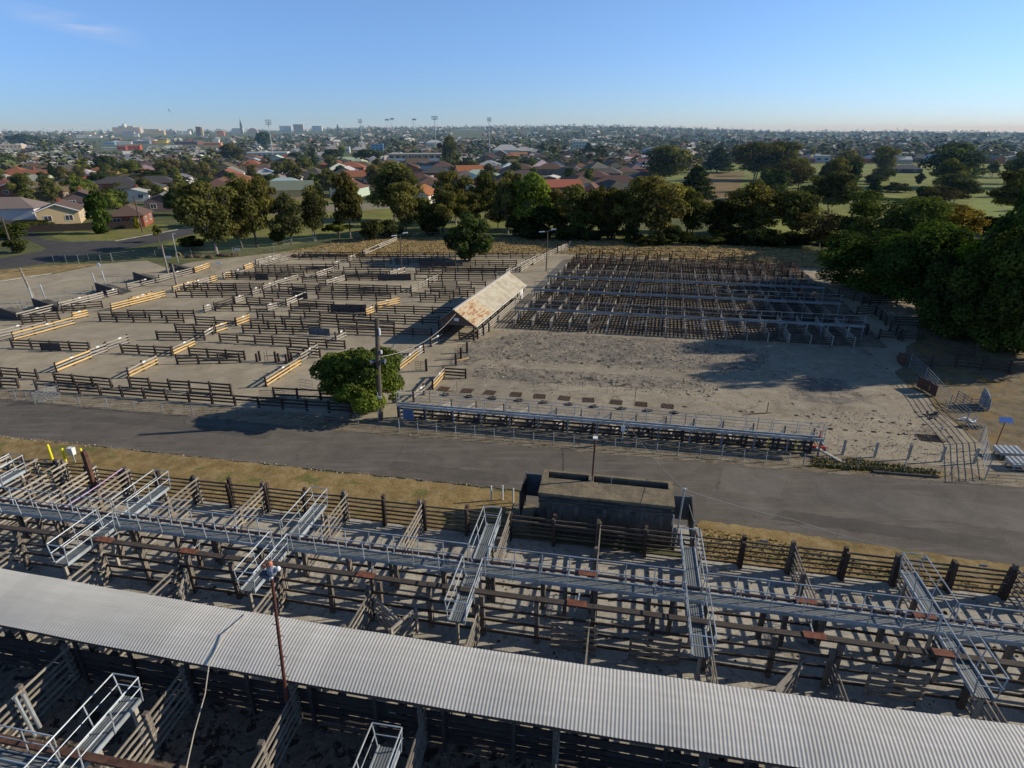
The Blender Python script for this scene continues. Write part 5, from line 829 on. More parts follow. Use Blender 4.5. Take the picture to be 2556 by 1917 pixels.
# ------------------------------------------------------------------ selling pens
def pu(k, v): return -11.6 + 2.05 * k + (v - 62.2) / 34 * (3.05 - .13 * k)
BL = [(62.2, 69.2, 65.0), (70.3, 77.9, 74.0), (78.9, 86.0, 81.9), (86.9, 93.6, None), (94.5, 101.4, None)]
BN = ['front', 'second', 'third', 'fourth', 'rear']
LV5 = [.18, .38, .58, .78, .97]
for b, (va, vb, vm) in enumerate(BL):
    proto = None
    K = 18 if b < 3 else 19
    for k in range(K):
        p0, p1 = W(pu(k, va), va), W(pu(k, vb), vb); L = (p1 - p0).length; rz = math.atan2(p1.y - p0.y, p1.x - p0.x)
        lab = 'timber divider of the %s selling pen row, %s from the shed end' % (BN[b], ORD[k + 1])
        if proto is None:
            mt = (M_GREY, M_OLD, M_OLD, M_OLD, M_RED)[b]
            t = thing('pen_divider', lab, 'pen divider', p0, rz, 'selling pen dividers')
            m = MB()
            for z in LV5:
                for s in range(3): m.box(L * s / 3, L * (s + 1) / 3 - .01, .06, .1, z - .045 + rnd.uniform(-.015, .015), z + .04)
            m.build('rails', mt, t)
            for s in range(4):
                hh = 1.35 if (vm and s in (1,)) else 1.05
                m = MB(); x = L * s / 3; m.box(x - .06, x + .06, -.06, .058, 0, hh); m.build('post', M_POST if b else M_GREY, t)
            proto = t
        else:
            c = copy_tree(proto, p0, rz); c['label'] = lab
    for v, nmx in ((va, 'front'), (vb, 'back')):
        a, c = W(pu(0, v), v), W(pu(K - 1, v), v)
        # a row of small gates
        for k in range(K - 1):
            p0, p1 = W(pu(k, v) + .1, v), W(pu(k + 1, v) - .1, v); L = (p1 - p0).length; rz = math.atan2(p1.y - p0.y, p1.x - p0.x)
            key = 'gate%d' % b
            lab = 'low rail gate closing the %s of the %s selling pen row, %s from the shed' % (nmx, BN[b], ORD[k + 1])
            if v == va and k == 0:
                t = thing('pen_gate', lab, 'pen gate', p0, rz, 'selling pen gates'); m = MB()
                for z in (.2, .42, .64, .86): m.box(0, L, -.025, .025, z - .042, z + .042)
                m.build('rails', M_DARK, t)
                m = MB()
                for x in (.03, L / 2, L - .03): m.box(x - .035, x + .035, .027, .075, .1, .95)
                m.build('stiles', M_POST, t); gproto = t
            else:
                g = copy_tree(gproto, p0, rz); g['label'] = lab
                if (k * 7 + b * 3 + int(v)) % 9 == 0 : g.rotation_euler = (0, 0, rz + .9)
    vmid = vm or (va + vb) / 2
    rail_fence('centre rail fence of the %s selling pen row' % BN[b], W(pu(0, vmid), vmid + .3), W(pu(K - 1, vmid), vmid + .3), 1.05, LV5, .085, .04, .12, 2.05, M_DARK, M_POST, 'rail_fence', separate=True)
    if vm:
        walkway('blue grey steel walkway over the %s selling pen row' % BN[b], W(pu(0, vm) - .6, vm), W((24.9, 25.2, 25.6)[b], vm), .34, 1.42, sides=(1,), gap=2.05, lean=0, r=.034, legs=(4.1, M_GALVD, .12), metal=M_GALVD, kick=.2, cap=(True, True), mid=True)
t = thing('pipe_fence', 'tall rusty pipe fence closing the rear selling pens against the dry paddock', 'fence', W(-7.7, 103.6), ANG)
L = 27; m = MB()
for z in (.75, 1.5): m.tube([(0, 0, z), (L, .8, z)], .035, 6)
m.build('rails', M_RUSTD, t); pm = post_mesh(.13, .13, 1.6, M_RUSTD)
for i in range(15): put('post', pm, t, (L * i / 14, .8 * i / 14, 0))
for i in range(9):
    p = W(pu(i, 101.6), 101.8); m = MB(); m.box(p.x - .07, p.x + .07, p.y - .07, p.y + .07, 0, 1.3 + .2 * (i % 3)); m.box(p.x + .3, p.x + .42, p.y + .2, p.y + .32, 0, 1.1)
    tag(m.build('timber_post', M_RED), 'reddish standing post behind the rear selling pen row, %s from the left' % ORD[i + 1], 'post', 'posts behind the rear selling pens')
for i, (k, v, l) in enumerate(((3.35, 63.4, 1.2), (6.3, 63.2, 1.2), (9.4, 63.3, 1.2), (11.6, 79.6, 1.5))):
    p, q = W(pu(k, v), v, 1.0), W(pu(k, v) + l, v + .3, 1.15); m = MB(); m.beam(p, q, .04, .07); m.beam(p + Vector((.05, -.1, -.1)), q + Vector((0, -.1, -.12)), .04, .06); tag(m.build('loose_rails', M_GREY), 'pale loose rails laid across the selling pens, %s from the shed' % ORD[i + 1], 'timber')
# fences of the side yards under the big trees
for i, (x1, y1, x2, y2) in enumerate(RFENCES):
    if math.hypot(x2 - x1, y2 - y1) > .5:
        rail_fence('dark rail fence under the big right trees, %s counted from the selling pens' % ORD[i + 1], (x1, y1), (x2, y2), 1.15, [.25, .55, .85, 1.08], .13, .05, .16, 2.1, M_DARK, M_POST, group='fences under the big trees', broken=.05)
# curved pipe rail fence at the right
t = thing('pipe_fence', 'curving pipe rail fence between the concrete pad and the right side paddock', 'fence', (RPIPE[0][0], RPIPE[0][1], 0)); o0 = Vector((RPIPE[0][0], RPIPE[0][1], 0))
PP = [Vector((x, y, 0)) - o0 for x, y in RPIPE]; QQ = []
for a, b in zip(PP, PP[1:]):
    n_ = max(1, int((b - a).length / 1.2))
    for i in range(n_): QQ.append(a.lerp(b, i / n_))
QQ.append(PP[-1]); m = MB()
for z in (.2, .42, .64, .86, 1.08, 1.3): m.tube([q + Vector((0, 0, z)) for q in QQ], .02, 5)
m.build('rails', M_GALVD, t); pmesh = MB(); pmesh.tube([(0, 0, 0), (0, 0, 1.36)], .03, 6); pme = pmesh.mesh('post', M_GALVD)
for q in QQ[::2]: put('post', pme, t, q)
for i, (x, y) in enumerate(RPOST):
    m = MB(); m.box(x - .06, x + .06, y - .06, y + .06, 0, 1.15); tag(m.build('concrete_post', M_CONC_L), 'pale square post at the front of the bare concrete, %s from the left' % ORD[i + 1], 'post', 'pale posts on the concrete edge')
t = thing('wire_fence', 'sagging wire fence along the road edge right of the drafting race', 'fence', (RCHAIN[0][0], RCHAIN[0][1], 0)); o0 = Vector((RCHAIN[0][0], RCHAIN[0][1], 0)); PP = [Vector((x, y, 0)) - o0 for x, y in RCHAIN]
m = MB()
for z in (.3, .6, .9): m.tube([p + Vector((0, 0, z)) for p in PP], .01, 4)
m.build('wires', M_GALVD, t); pmesh = MB(); pmesh.tube([(0, 0, 0), (0, 0, 1.0)], .03, 6); pme = pmesh.mesh('post', M_GALVD)
for q in PP: put('post', pme, t, q)
a, b = Vector(RCHAIN[1] + (0.08,)), Vector(RCHAIN[3] + (.08,)); m = MB(); m.beam(a.lerp(b, .15) + Vector((0, -.25, 0)), a.lerp(b, .85) + Vector((0, -.3, 0)), .2, .14); tag(m.build('sleeper', M_SHEET), 'long black timber sleeper lying at the road edge', 'timber')
for i, (x, y) in enumerate(TROUGH):
    t = thing('steel_trough', 'galvanised feed trough on legs beside the pipe fence, %s one' % ('left' if i == 0 else 'right'), 'trough', (x, y, 0), ANG + .1)
    m = MB(); m.hexa([(-.7, -.4, .28), (.7, -.4, .28), (.7, .4, .28), (-.7, .4, .28)], [(-.75, -.45, .5), (.75, -.45, .5), (.75, .45, .62), (-.75, .45, .62)]); m.build('tray', M_GALV, t)
    for sx in (-.6, .6):
        for sy in (-.33, .33): m = MB(); m.box(sx - .04, sx + .04, sy - .04, sy + .04, 0, .278); m.build('leg', M_GALVD, t)
    m = MB()
    for k in range(4): m.tube([(-.5 + .33 * k, -.44, .52), (-.5 + .33 * k, .44, .63)], .015, 5)
    m.build('bars', M_GALVD, t)
x, y = RSIGN; t = thing('solar_sign', 'small blue panel on a slim post beside the troughs', 'sign', (x, y, 0), ANG)
m = MB(); m.tube([(0, 0, 0), (.08, 0, 2.25)], .03); m.build('post', M_RUSTD, t)
m = MB(); m.hexa([(-.32, -.12, 2.1), (.48, -.12, 2.1), (.48, .12, 2.36), (-.32, .12, 2.36)], [(-.32, -.14, 2.14), (.48, -.14, 2.14), (.48, .1, 2.4), (-.32, .1, 2.4)]); m.build('panel', nmat('panel_blue', [(.3, (.14, .26, .6)), (.7, (.2, .34, .7))], 3, rough=.3), t)
x, y = RCAGE; t = thing('stock_crate', 'open galvanised stock crate with a curved side panel near the right paddock', 'crate', (x, y, 0), ANG)
for k, (a, b) in enumerate((((0, 0), (1.3, 0)), ((1.3, 0), (1.5, 1.6)), ((0, 0), (-.3, 1.4)))):
    m = MB(); A, B_ = Vector(a + (0,)), Vector(b + (0,))
    for z in (.15, .35, .55, .75, .95): m.tube([A + Vector((0, 0, z)), B_ + Vector((0, 0, z * 1.1))], .03, 5)
    for s in (0, .5, 1): q = A.lerp(B_, s); m.tube([q, q + Vector((0, 0, 1.08))], .03, 5)
    m.build('side_panel', M_GALVD, t)
m = MB()
for k in range(8): a0 = PI * .5 * k / 8; a1 = PI * .5 * (k + 1) / 8; m.hexa([(1.5, 1.6 - 1.4 * math.sin(a0), .1), (1.56, 1.6 - 1.4 * math.sin(a0), .1), (1.56, 1.6 - 1.4 * math.sin(a1), .1), (1.5, 1.6 - 1.4 * math.sin(a1), .1)], [(1.5, 1.6 - 1.4 * math.sin(a0), .3 + 1.1 * math.cos(a0)), (1.56, 1.6 - 1.4 * math.sin(a0), .3 + 1.1 * math.cos(a0)), (1.56, 1.6 - 1.4 * math.sin(a1), .3 + 1.1 * math.cos(a1)), (1.5, 1.6 - 1.4 * math.sin(a1), .3 + 1.1 * math.cos(a1))])
m.build('curved_sheet', M_GALV, t)
for i, (x, y) in enumerate(RSHEETS):
    t = thing('gate_panel', ['large dark rusty gate panel standing beside the shaded concrete', 'smaller red brown gate panel next to the large dark one', 'brown gate panel in the tree shade by the side yard'][i], 'gate', (x, y, 0), ANG + 1.9)
    w_ = (1.2, .7, .9)[i]; m = MB(); m.tube([(0, 0, .1), (w_, 0, .1), (w_, 0, 1.0), (0, 0, 1.0), (0, 0, .1)], .04, 6); m.build('frame', M_RUSTD, t)
    m = MB(); m.box(.03, w_ - .03, -.012, .012, .14, .97); m.build('sheet', M_RUSTD, t)
for i, (x, y) in enumerate(RJUNK):
    m = MB(); r = random.Random(i + 5)
    for k in range(9): q = (x + r.uniform(-.6, .6), y + r.uniform(-.3, .3), .1); m.beam(q, (q[0] + r.uniform(-.5, .5), q[1] + r.uniform(-.3, .3), r.uniform(.05, .3)), r.uniform(.05, .3), .05)
    tag(m.build('scrap_heap', M_WHITE if i == 1 else M_SHEET), ['dark scrap heap on the concrete edge', 'heap of white sheeting scraps by the pipe fence', 'dark scrap heap beside the white sheeting'][i], 'scrap')
x, y = RGRATE; t = thing('gate_panel', 'rusty mesh panel lying alone among the post holes at the right', 'panel', (x, y, .035), ANG)
m = MB(); m.tube([(-.7, -.5, .03), (.7, -.5, .03), (.6, .5, .03), (-.8, .5, .03), (-.7, -.5, .03)], .025, 5); m.build('frame', M_RUSTD, t); m = MB()
for k in range(1, 14): m.tube([(-.7 + .1 * k, -.5, .03), (-.8 + .1 * k, .5, .03)], .016, 4)
m.build('mesh', M_RUSTD, t)

# ------------------------------------------------------------------ the open shed
def shed():
    a, b = W(-16.65, 57.0), W(-14.6, 75.2); rz = math.atan2(b.y - a.y, b.x - a.x) - PI / 2; L = (b - a).length
    t = thing('open_shed', 'open sided shed with a cream metal gable roof, its near end rusted', 'shed', a, rz)
    w, ez, rzg, ov = 1.95, 1.95, 3.25, .35
    e = lambda s, y, dz=0: (s * (w + ov), y, ez - (rzg - ez) / w * ov + dz)
    k_ = L * .28
    m = MB(); m.hexa([(0, k_, rzg), e(1, k_), e(1, L), (0, L, rzg)], [(0, k_, rzg + .05), e(1, k_, .05), e(1, L, .05), (0, L, rzg + .05)]); m.build('roof', M_CREAMROOF, t)
    m = MB(); m.hexa([(0, -.4, rzg - .004), e(1, -.4, -.004), e(1, k_ - .003, -.004), (0, k_ - .003, rzg - .004)], [(0, -.4, rzg + .046), e(1, -.4, .046), e(1, k_ - .003, .046), (0, k_ - .003, rzg + .046)]); m.build('rusty_roof', M_RUSTROOF, t)
    m = MB(); m.hexa([e(-1, -.4), (-.005, -.4, rzg), (-.005, L, rzg), e(-1, L)], [e(-1, -.4, .05), (-.005, -.4, rzg + .05), (-.005, L, rzg + .05), e(-1, L, .05)]); m.build('roof_slope', nmat('dark_roofing', [(.3, (.12, .095, .08)), (.7, (.2, .16, .13))], 3), t)
    m = MB(); m.beam((0, -.42, rzg + .075), (0, L + .02, rzg + .075), .3, .05); m.build('ridge_cap', nmat('ridge_white', [(.3, (.6, .55, .48)), (.7, (.68, .63, .55))], 3), t)
    m = MB(); q = e(1, 0); m.beam((q[0] + .06, -.4, q[2] + .0), (q[0] + .06, L, q[2]), .12, .12); m.build('gutter', nmat('gutter_cream', [(.3, (.55, .5, .42)), (.7, (.65, .6, .5))], 3), t)
    m = MB(); m.face([(-w, -.02, ez - .1), (w, -.02, ez - .1), (0, -.02, rzg - .02)]); m.box(-w, w, -.05, .03, ez - .35, ez - .1); m.build('gable_wall', nmat('gable_brown', [(.3, (.1, .065, .05)), (.7, (.17, .115, .09))], 3, stretch=(6, 1, 1)), t)
    m = MB(); m.box(-.15, .35, -.09, -.055, ez + .1, ez + .42); m.build('notice', M_WHITE, t)
    pm = post_mesh(.14, .14, ez - .05, M_POST)
    for i in range(8):
        put('post', pm, t, (-w, L * i / 7, 0)); put('post', pm, t, (w, L * i / 7, 0))
    m = MB(); m.box(w + .08, w + .1, L * .9, L * .97, .2, ez - .1); m.build('white_panel', M_WHITE, t)
    m = MB(); m.box(-w - .04, -w + .03, 0, L, .0, 1.0); m.build('side_wall', M_DARK, t)
    m = MB()
    for z in (.25, .5, .75): m.box(w + .08, w + .13, 1.5, L, z - .07, z + .07)
    m.build('side_rails', M_GREY, t)
    m = MB()
    for z in (.2, .45, .7): m.box(.2, w - .1, .1, .15, z - .07, z + .07)
    m.box(.2, .32, .04, .1, 0, .95); m.build('end_gate', M_POST, t)
    m = MB()
    for i in range(5): m.beam((-w, L * i / 4 + .05, ez - .1), (w, L * i / 4 + .05, ez - .1), .08, .14)
    m.build('tie_beams', M_DARK, t)
shed()
rail_fence('grey timber rails standing at the near corner of the open shed', W(-14.5, 57.6), W(-13.9, 60.2), 1.05, LV3, .15, .05, .15, 1.4, M_GREY, M_POST)
# power pole in front of the leafy tree
px, py = -9.85, 40.23
t = thing('power_pole', 'tall dark timber power pole with loudspeakers in front of the leafy pen tree', 'power pole', (px, py, 0))
m = MB(); m.tube([(0, 0, 0), (.15, 0, 4), (.38, .05, 7.95)], .2, 10, r1=.15); m.build('pole', M_BARK, t)
for i, s in enumerate((-1, 1)):
    m = MB(); z = 4.75 + .05 * i; m.tube([(.2 + s * .15, -.05, z), (.2 + s * .55, -.12, z)], .06, 10, r1=.2); o = m.build('loudspeaker', M_BLUEST, t)
m = MB(); m.tube([(-.2, 0, 4.75), (.6, 0, 4.75)], .03); m.build('bracket', M_GALVD, t)
for i, z in enumerate((7.0, 6.75, 5.35)):
    m = MB(); m.tube([(.28 + .22, -.05, z), (.28 + .22, -.05, z + .25)], .08, 8); m.build('insulator', M_WHITE, t)
m = MB(); m.box(.0, .28, -.25, -.19, 1.9, 2.05); m.build('white_tag', M_WHITE, t)
m = MB(); m.tube([(-.12, -.2, 0), (-.02, -.2, 2.4)], .05, 6); m.build('conduit', M_GALVD, t)
m = MB(); m.box(-.3, -.08, -.22, -.12, .8, 1.5); m.build('meter_box', M_GALV, t)
sh = W(-16.5, 56.9)
cable('cable', 'grey overhead cable sagging from the power pole to the shed gable', [(px + .4, py, 5.1), (sh.x, sh.y, 2.95)], .021, M_CABLE, sag=.9)
# small sheet gate in the front corner under the leafy tree
# ------------------------------------------------------------------ trees
def rot_uv(nrm):
    ref = np.where(np.abs(nrm[:, 2:3]) < .9, np.array([[0, 0, 1.0]]), np.array([[1.0, 0, 0]]))
    a = np.cross(nrm, ref); a /= np.linalg.norm(a, axis=1, keepdims=True) + 1e-9
    return a, np.cross(nrm, a)
def crown_mesh(name, puffs, n, leaf, seed, inner=.55, under=.6, flat=.0, jit=.8):
    g = np.random.default_rng(seed)
    P = np.array(puffs, float); wts = (P[:, 3] * P[:, 4] + P[:, 4] * P[:, 5] + P[:, 3] * P[:, 5]); wts /= wts.sum()
    k = g.choice(len(P), n * 2, p=wts); d = g.normal(size=(n * 2, 3)); d /= np.linalg.norm(d, axis=1, keepdims=True)
    keep = ~((d[:, 2] < -.35) & (g.random(n * 2) < under)); k = k[keep][:n]; d = d[keep][:n]; n = len(k)
    r = inner + (1.04 - inner) * g.random((n, 1)) ** .55
    lump = 1 + .12 * np.sin(d[:, 0:1] * 7 + k[:, None]) * np.cos(d[:, 1:2] * 6 + k[:, None] * 2)
    c = P[k, :3] + d * P[k, 3:6] * r * lump
    nr = d + g.normal(size=(n, 3)) * jit * .6; nr[:, 2] += .25; nr /= np.linalg.norm(nr, axis=1, keepdims=True)
    a, b = rot_uv(nr); th = g.random((n, 1)) * 2 * np.pi
    a2 = a * np.cos(th) + b * np.sin(th); b2 = -a * np.sin(th) + b * np.cos(th)
    s = leaf * (.55 + .9 * g.random((n, 1))); e = .62 + .3 * g.random((n, 1))
    V = np.stack([c - a2 * s, c - b2 * s * e, c + a2 * s, c + b2 * s * e], axis=1).reshape(-1, 3)
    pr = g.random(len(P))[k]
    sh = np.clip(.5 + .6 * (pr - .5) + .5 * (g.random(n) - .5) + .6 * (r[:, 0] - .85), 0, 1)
    me = bpy.data.meshes.new(name)
    me.vertices.add(n * 4); me.vertices.foreach_set('co', V.ravel())
    me.loops.add(n * 4); me.loops.foreach_set('vertex_index', np.arange(n * 4, dtype=np.int32))
    me.polygons.add(n); me.polygons.foreach_set('loop_start', np.arange(0, n * 4, 4, dtype=np.int32)); me.polygons.foreach_set('loop_total', np.full(n, 4, np.int32))
    at = me.attributes.new('shade', 'FLOAT', 'FACE'); at.data.foreach_set('value', sh.astype(np.float32))
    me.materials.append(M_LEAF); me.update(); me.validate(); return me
def trunk_mesh(name, puffs, r0, fork, seed, mat, multi=1):
    r = random.Random(seed); m = MB()
    for s in range(multi):
        bx, by = (r.uniform(-.04, .04), r.uniform(-.04, .04)) if multi > 1 else (0, 0)
        fx, fy = bx + r.uniform(-.07, .07), by + r.uniform(-.07, .07)
        m.tube([(bx, by, -.01), (bx * .6 + fx * .4, by * .6 + fy * .4, fork * .5), (fx, fy, fork)], r0, 8, r1=r0 * .62)
        for i, p in enumerate(puffs):
            if multi > 1 and i % multi != s: continue
            q = Vector(p[:3]); f = Vector((fx, fy, fork)); mid = f.lerp(q, .5) + Vector((r.uniform(-.03, .03), r.uniform(-.03, .03), -.03))
            m.tube([f - Vector((0, 0, .03)), mid, q], r0 * .5, 6, r1=r0 * .12)
            for e in range(2):
                e2 = q + Vector((r.uniform(-1, 1) * p[3], r.uniform(-1, 1) * p[4], r.uniform(-.2, .8) * p[5])); m.tube([mid, mid.lerp(e2, .6) + Vector((0, 0, .02)), e2], r0 * .2, 5, r1=r0 * .06)
    return m.mesh(name, mat)
TK = {}
def gum_puffs(seed, n=14, lo=.34, narrow=.3):
    r = random.Random(seed); P = []; skew = r.uniform(-.08, .08)
    for i in range(n):
        f = (i + .5) / n; a = 2 * PI * i * .382 + r.uniform(-.6, .6); z = lo + (.88 - lo) * f + r.uniform(-.04, .04)
        rad = narrow * (1 - abs((z - .6) / .42) ** 2) * r.uniform(.35, 1.1)
        s = r.uniform(.11, .19); P.append((math.cos(a) * rad + skew * f, math.sin(a) * rad, z, s * 1.1, s * 1.1, s * r.uniform(.6, .85)))
    P.append((skew, 0, .88, .14, .14, .11)); P.append((skew * .5, 0, .62, .2, .2, .2)); return P
def shell_puffs(seed, n, z0, zc, rx, rz, s0, s1, power=1.0):
    r = random.Random(seed); P = []
    for i in range(n):
        z = r.uniform(-1, 1); a = 2 * PI * i * .618 + r.uniform(-.4, .4); q = math.sqrt(1 - z * z) ** power; s = r.uniform(s0, s1); k = r.uniform(.78, 1.0)
        P.append((math.cos(a) * q * rx * k, math.sin(a) * q * rx * k, zc + z * rz * k, s, s, s * .8))
    P.append((0, 0, zc, rx * .75, rx * .75, rz * .75)); return P
def variants(kind):
    if kind in TK: return TK[kind]
    out = []
    if kind in ('gum', 'lightgum', 'brown', 'rust'):
        for s in range(5 if kind == 'gum' else 2):
            p = gum_puffs(s * 3 + len(kind), 16 if s % 2 else 13, .22 + .05 * (s % 3), .31 + .02 * (s % 2))
            out.append((crown_mesh('crown', p, 5600 if kind != 'brown' else 4500, .021 if kind != 'brown' else .016, s, .35, .45), trunk_mesh('trunk', p, .02, .2 + .04 * (s % 3), s, M_BARKP if s % 2 == 0 else M_BARK, 1 + (s % 3 == 1))))
    elif kind == 'small':
        for s in range(2):
            p = gum_puffs(40 + s, 6, .5, .36); out.append((crown_mesh('crown', p, 1500, .04, s, .3, .3), trunk_mesh('trunk', p, .035, .3, s, M_BARK, 2)))
    elif kind == 'leafy':
        p = shell_puffs(5, 24, 0, .52, .4, .41, .11, .18, .8) + shell_puffs(9, 22, 0, .5, .46, .45, .04, .08, .9)[:-1]; out.append((crown_mesh('crown', p, 26000, .0165, 7, .55, .35), trunk_mesh('trunk', p[:8], .045, .18, 3, M_BARK)))
    elif kind == 'dome':
        for s in range(2): p = shell_puffs(15 + s, 30, 0, .5, .38, .42, .1, .17); out.append((crown_mesh('crown', p, 8000, .026, s + 7, .6, .4), trunk_mesh('trunk', p[:5], .04, .15, 3, M_BARK)))
    elif kind == 'big':
        for s in range(3): p = shell_puffs(25 + s, 60, 0, .5, .42, .44, .05, .17, .8); out.append((crown_mesh('crown', p, 34000, .0125, s + 9, .55, .35), trunk_mesh('trunk', p[:6], .03, .18, 3, M_BARK)))
    elif kind == 'bush':
        for s in range(4): p = shell_puffs(35 + s, 14, 0, .5, .36, .38, .13, .24); out.append((crown_mesh('crown', p, 2600, .038, s + 9, .5, .3), trunk_mesh('trunk', p[:4], .03, .15, 3, M_BARK)))
    elif kind == 'column':
        p = shell_puffs(45, 24, 0, .5, .36, .46, .1, .18); out.append((crown_mesh('crown', p, 4200, .034, 9, .6, .3), trunk_mesh('trunk', p[:3], .05, .1, 3, M_BARK)))
    elif kind == 'pine':
        r = random.Random(8); p = []
        for i in range(30):
            z = .1 + .86 * (i + .5) / 30; a = i * 2.4; q = .42 * (1 - z) ** .75 + .02; p.append((math.cos(a) * q * .7, math.sin(a) * q * .7, z, q * .5 + .04, q * .5 + .04, .06))
        out.append((crown_mesh('crown', p, 5200, .028, 9, .3, .3), trunk_mesh('trunk', p[-3:], .03, .6, 3, M_BARK)))
    TK[kind] = out; return out
TCOL = {'gum': (.13, .128, .056), 'lightgum': (.13, .165, .04), 'brown': (.085, .07, .048), 'rust': (.2, .135, .04), 'small': (.095, .105, .04), 'leafy': (.145, .175, .045),
        'dome': (.065, .088, .036), 'big': (.078, .108, .04), 'bush': (.075, .09, .034), 'column': (.05, .08, .027), 'pine': (.034, .05, .027)}
def put_tree(kind, x, y, h, w, label, i, z=None, group=None, name=None, tint=None):
    r = random.Random(i * 7 + 3); V = variants(kind); cm, tm = V[i % len(V)]
    t = thing(name or {'pine': 'pine_tree', 'bush': 'bush', 'column': 'hedge_tree', 'gum': 'gum_tree'}.get(kind, 'tree'), label, 'bush' if kind == 'bush' else 'tree', (x, y, hgt(x, y) if z is None else z), r.uniform(0, 6.28), group)
    c = tint or TCOL[kind]; f = r.uniform(.85, 1.18); col = (c[0] * f * r.uniform(.9, 1.15), c[1] * f, c[2] * f * r.uniform(.85, 1.1), 1)
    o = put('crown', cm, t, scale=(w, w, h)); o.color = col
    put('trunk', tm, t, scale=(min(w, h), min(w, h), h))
    return t
TT2 = {'lime': (.14, .2, .03), 'light green': (.1, .15, .04), 'bright green': (.095, .15, .03), 'yellow green': (.2, .2, .02), 'pale green': (.085, .095, .045), 'grey green': (.075, .085, .05), 'tall bright green leafy': (.1, .15, .03), 'black green': (.038, .05, .024), 'dark': (.055, .065, .028), 'purple': (.04, .035, .03)}
for i, (kind, x, y, h, w, lab) in enumerate(TREES):
    tint = None
    for kx in ('lime', 'yellow green', 'light green', 'pale green', 'grey green', 'black green', 'purple'):
        if kx in lab: tint = TT2[kx]
    if tint is None and kind in ('bush',) and 'dark' in lab: tint = TT2['dark']
    if 'tall bright green leafy' in lab: tint = TT2['tall bright green leafy']
    if kind == 'gum' and ('dark' in lab or 'dense' in lab): tint = (.1, .1, .044)
    k = {'big': 1.16, 'leafy': 1.0, 'dome': 1.08, 'bush': 1.25, 'column': 1.2}.get(kind, 1.5 if x > -34 else 1.08)
    put_tree(kind, x, y, h * (1.08 if kind == 'big' else 1.06 if kind == 'gum' and x > -34 else 1.0), w * k, lab, i, tint=tint)

for i in range(16):
    r = random.Random(i + 140); x = -20 + i * 5.2 + r.uniform(-1.5, 1.5); y = 133 - .12 * x + r.uniform(-4, 5)
    put_tree('gum', x, y, r.uniform(6.5, 9.5), r.uniform(7, 10), 'olive gum tree filling the park row behind the paddock', i + 700, group='gum trees filling the park row', tint=r.choice([(.12, .12, .05), (.105, .11, .042), (.13, .125, .055)]))
for i in range(26):
    r = random.Random(i + 60); x = 4 + i * 2.3 + r.uniform(-1, 1); y = (121.0 if x < 20 else 117.0) - .03 * x + r.uniform(-1.2, 1.6)
    put_tree('bush', x, y, r.uniform(1.6, 3.6), r.uniform(3, 6), 'low dark understorey bush along the paddock fence behind the selling pens', i + 300, group='understorey bushes', tint=(.06, .07, .034))
# ------------------------------------------------------------------ houses
COLS = {'cream': (.55, .42, .24), 'brick': (.28, .095, .055), 'brown': (.2, .13, .095), 'purple': (.16, .115, .115), 'white': (.66, .66, .62), 'pale': (.48, .5, .47), 'grey': (.32, .34, .36),
        'tan': (.5, .4, .3), 'pink': (.5, .37, .32), 'orange': (.62, .22, .08), 'blue': (.16, .3, .45), 'slate': (.2, .22, .25), 'yellow': (.8, .5, .02), 'red': (.3, .06, .04), 'scarlet': (.5, .09, .05), 'maroon': (.13, .06, .06),
        'flats': (.33, .24, .15), 'shed': (.55, .53, .48), 'brickshed': (.28, .15, .1), 'hall': (.3, .36, .42), 'clubhouse': (.07, .07, .08)}
RCOLS = {'brown': (.14, .095, .075), 'grey': (.2, .195, .185), 'dark': (.085, .078, .075), 'red': (.33, .125, .065), 'rust': (.16, .085, .062), 'tile': (.155, .095, .062), 'greyt': (.15, .13, .12), 'pale': (.46, .46, .43), 'white': (.64, .63, .6)}
def roof_mesh(w, d, z, rh, kind, ov=.5):
    m = MB(); a, b = w / 2 + ov, d / 2 + ov; zz = z - .12
    if kind == 'hip':
        if w >= d: r0, r1 = (-(a - b), 0, z + rh), (a - b, 0, z + rh)
        else: r0, r1 = (0, -(b - a), z + rh), (0, b - a, z + rh)
        A, B_, C_, D_ = (-a, -b, zz), (a, -b, zz), (a, b, zz), (-a, b, zz)
        if w >= d: m.face([A, B_, r1, r0]); m.face([B_, C_, r1]); m.face([C_, D_, r0, r1]); m.face([D_, A, r0])
        else: m.face([A, B_, r0]); m.face([B_, C_, r1, r0]); m.face([C_, D_, r1]); m.face([D_, A, r0, r1])
        m.face([A, D_, C_, B_])
    else:                                       # gable end faces the viewer side (-y)
        A, B_, C_, D_ = (-a, -b, zz), (a, -b, zz), (a, b, zz), (-a, b, zz); r0, r1 = (0, -b, z + rh), (0, b, z + rh); t = .14
        m.hexa([A, r0, r1, D_], [(p[0], p[1], p[2] + t) for p in (A, r0, r1, D_)]); m.hexa([r0, B_, C_, r1], [(p[0], p[1], p[2] + t) for p in (r0, B_, C_, r1)])
    return m
def wall_mesh(w, d, h, rh, kind):
    m = MB(); m.box(-w / 2, w / 2, -d / 2, d / 2, -.1, h)
    if kind == 'gable':
        for s in (-1, 1): y = s * (d / 2 - .004); m.face([(-w / 2, y, h), (w / 2, y, h), (0, y, h + rh * w / (w + 1.0))][::s])
    return m
WIN = {}
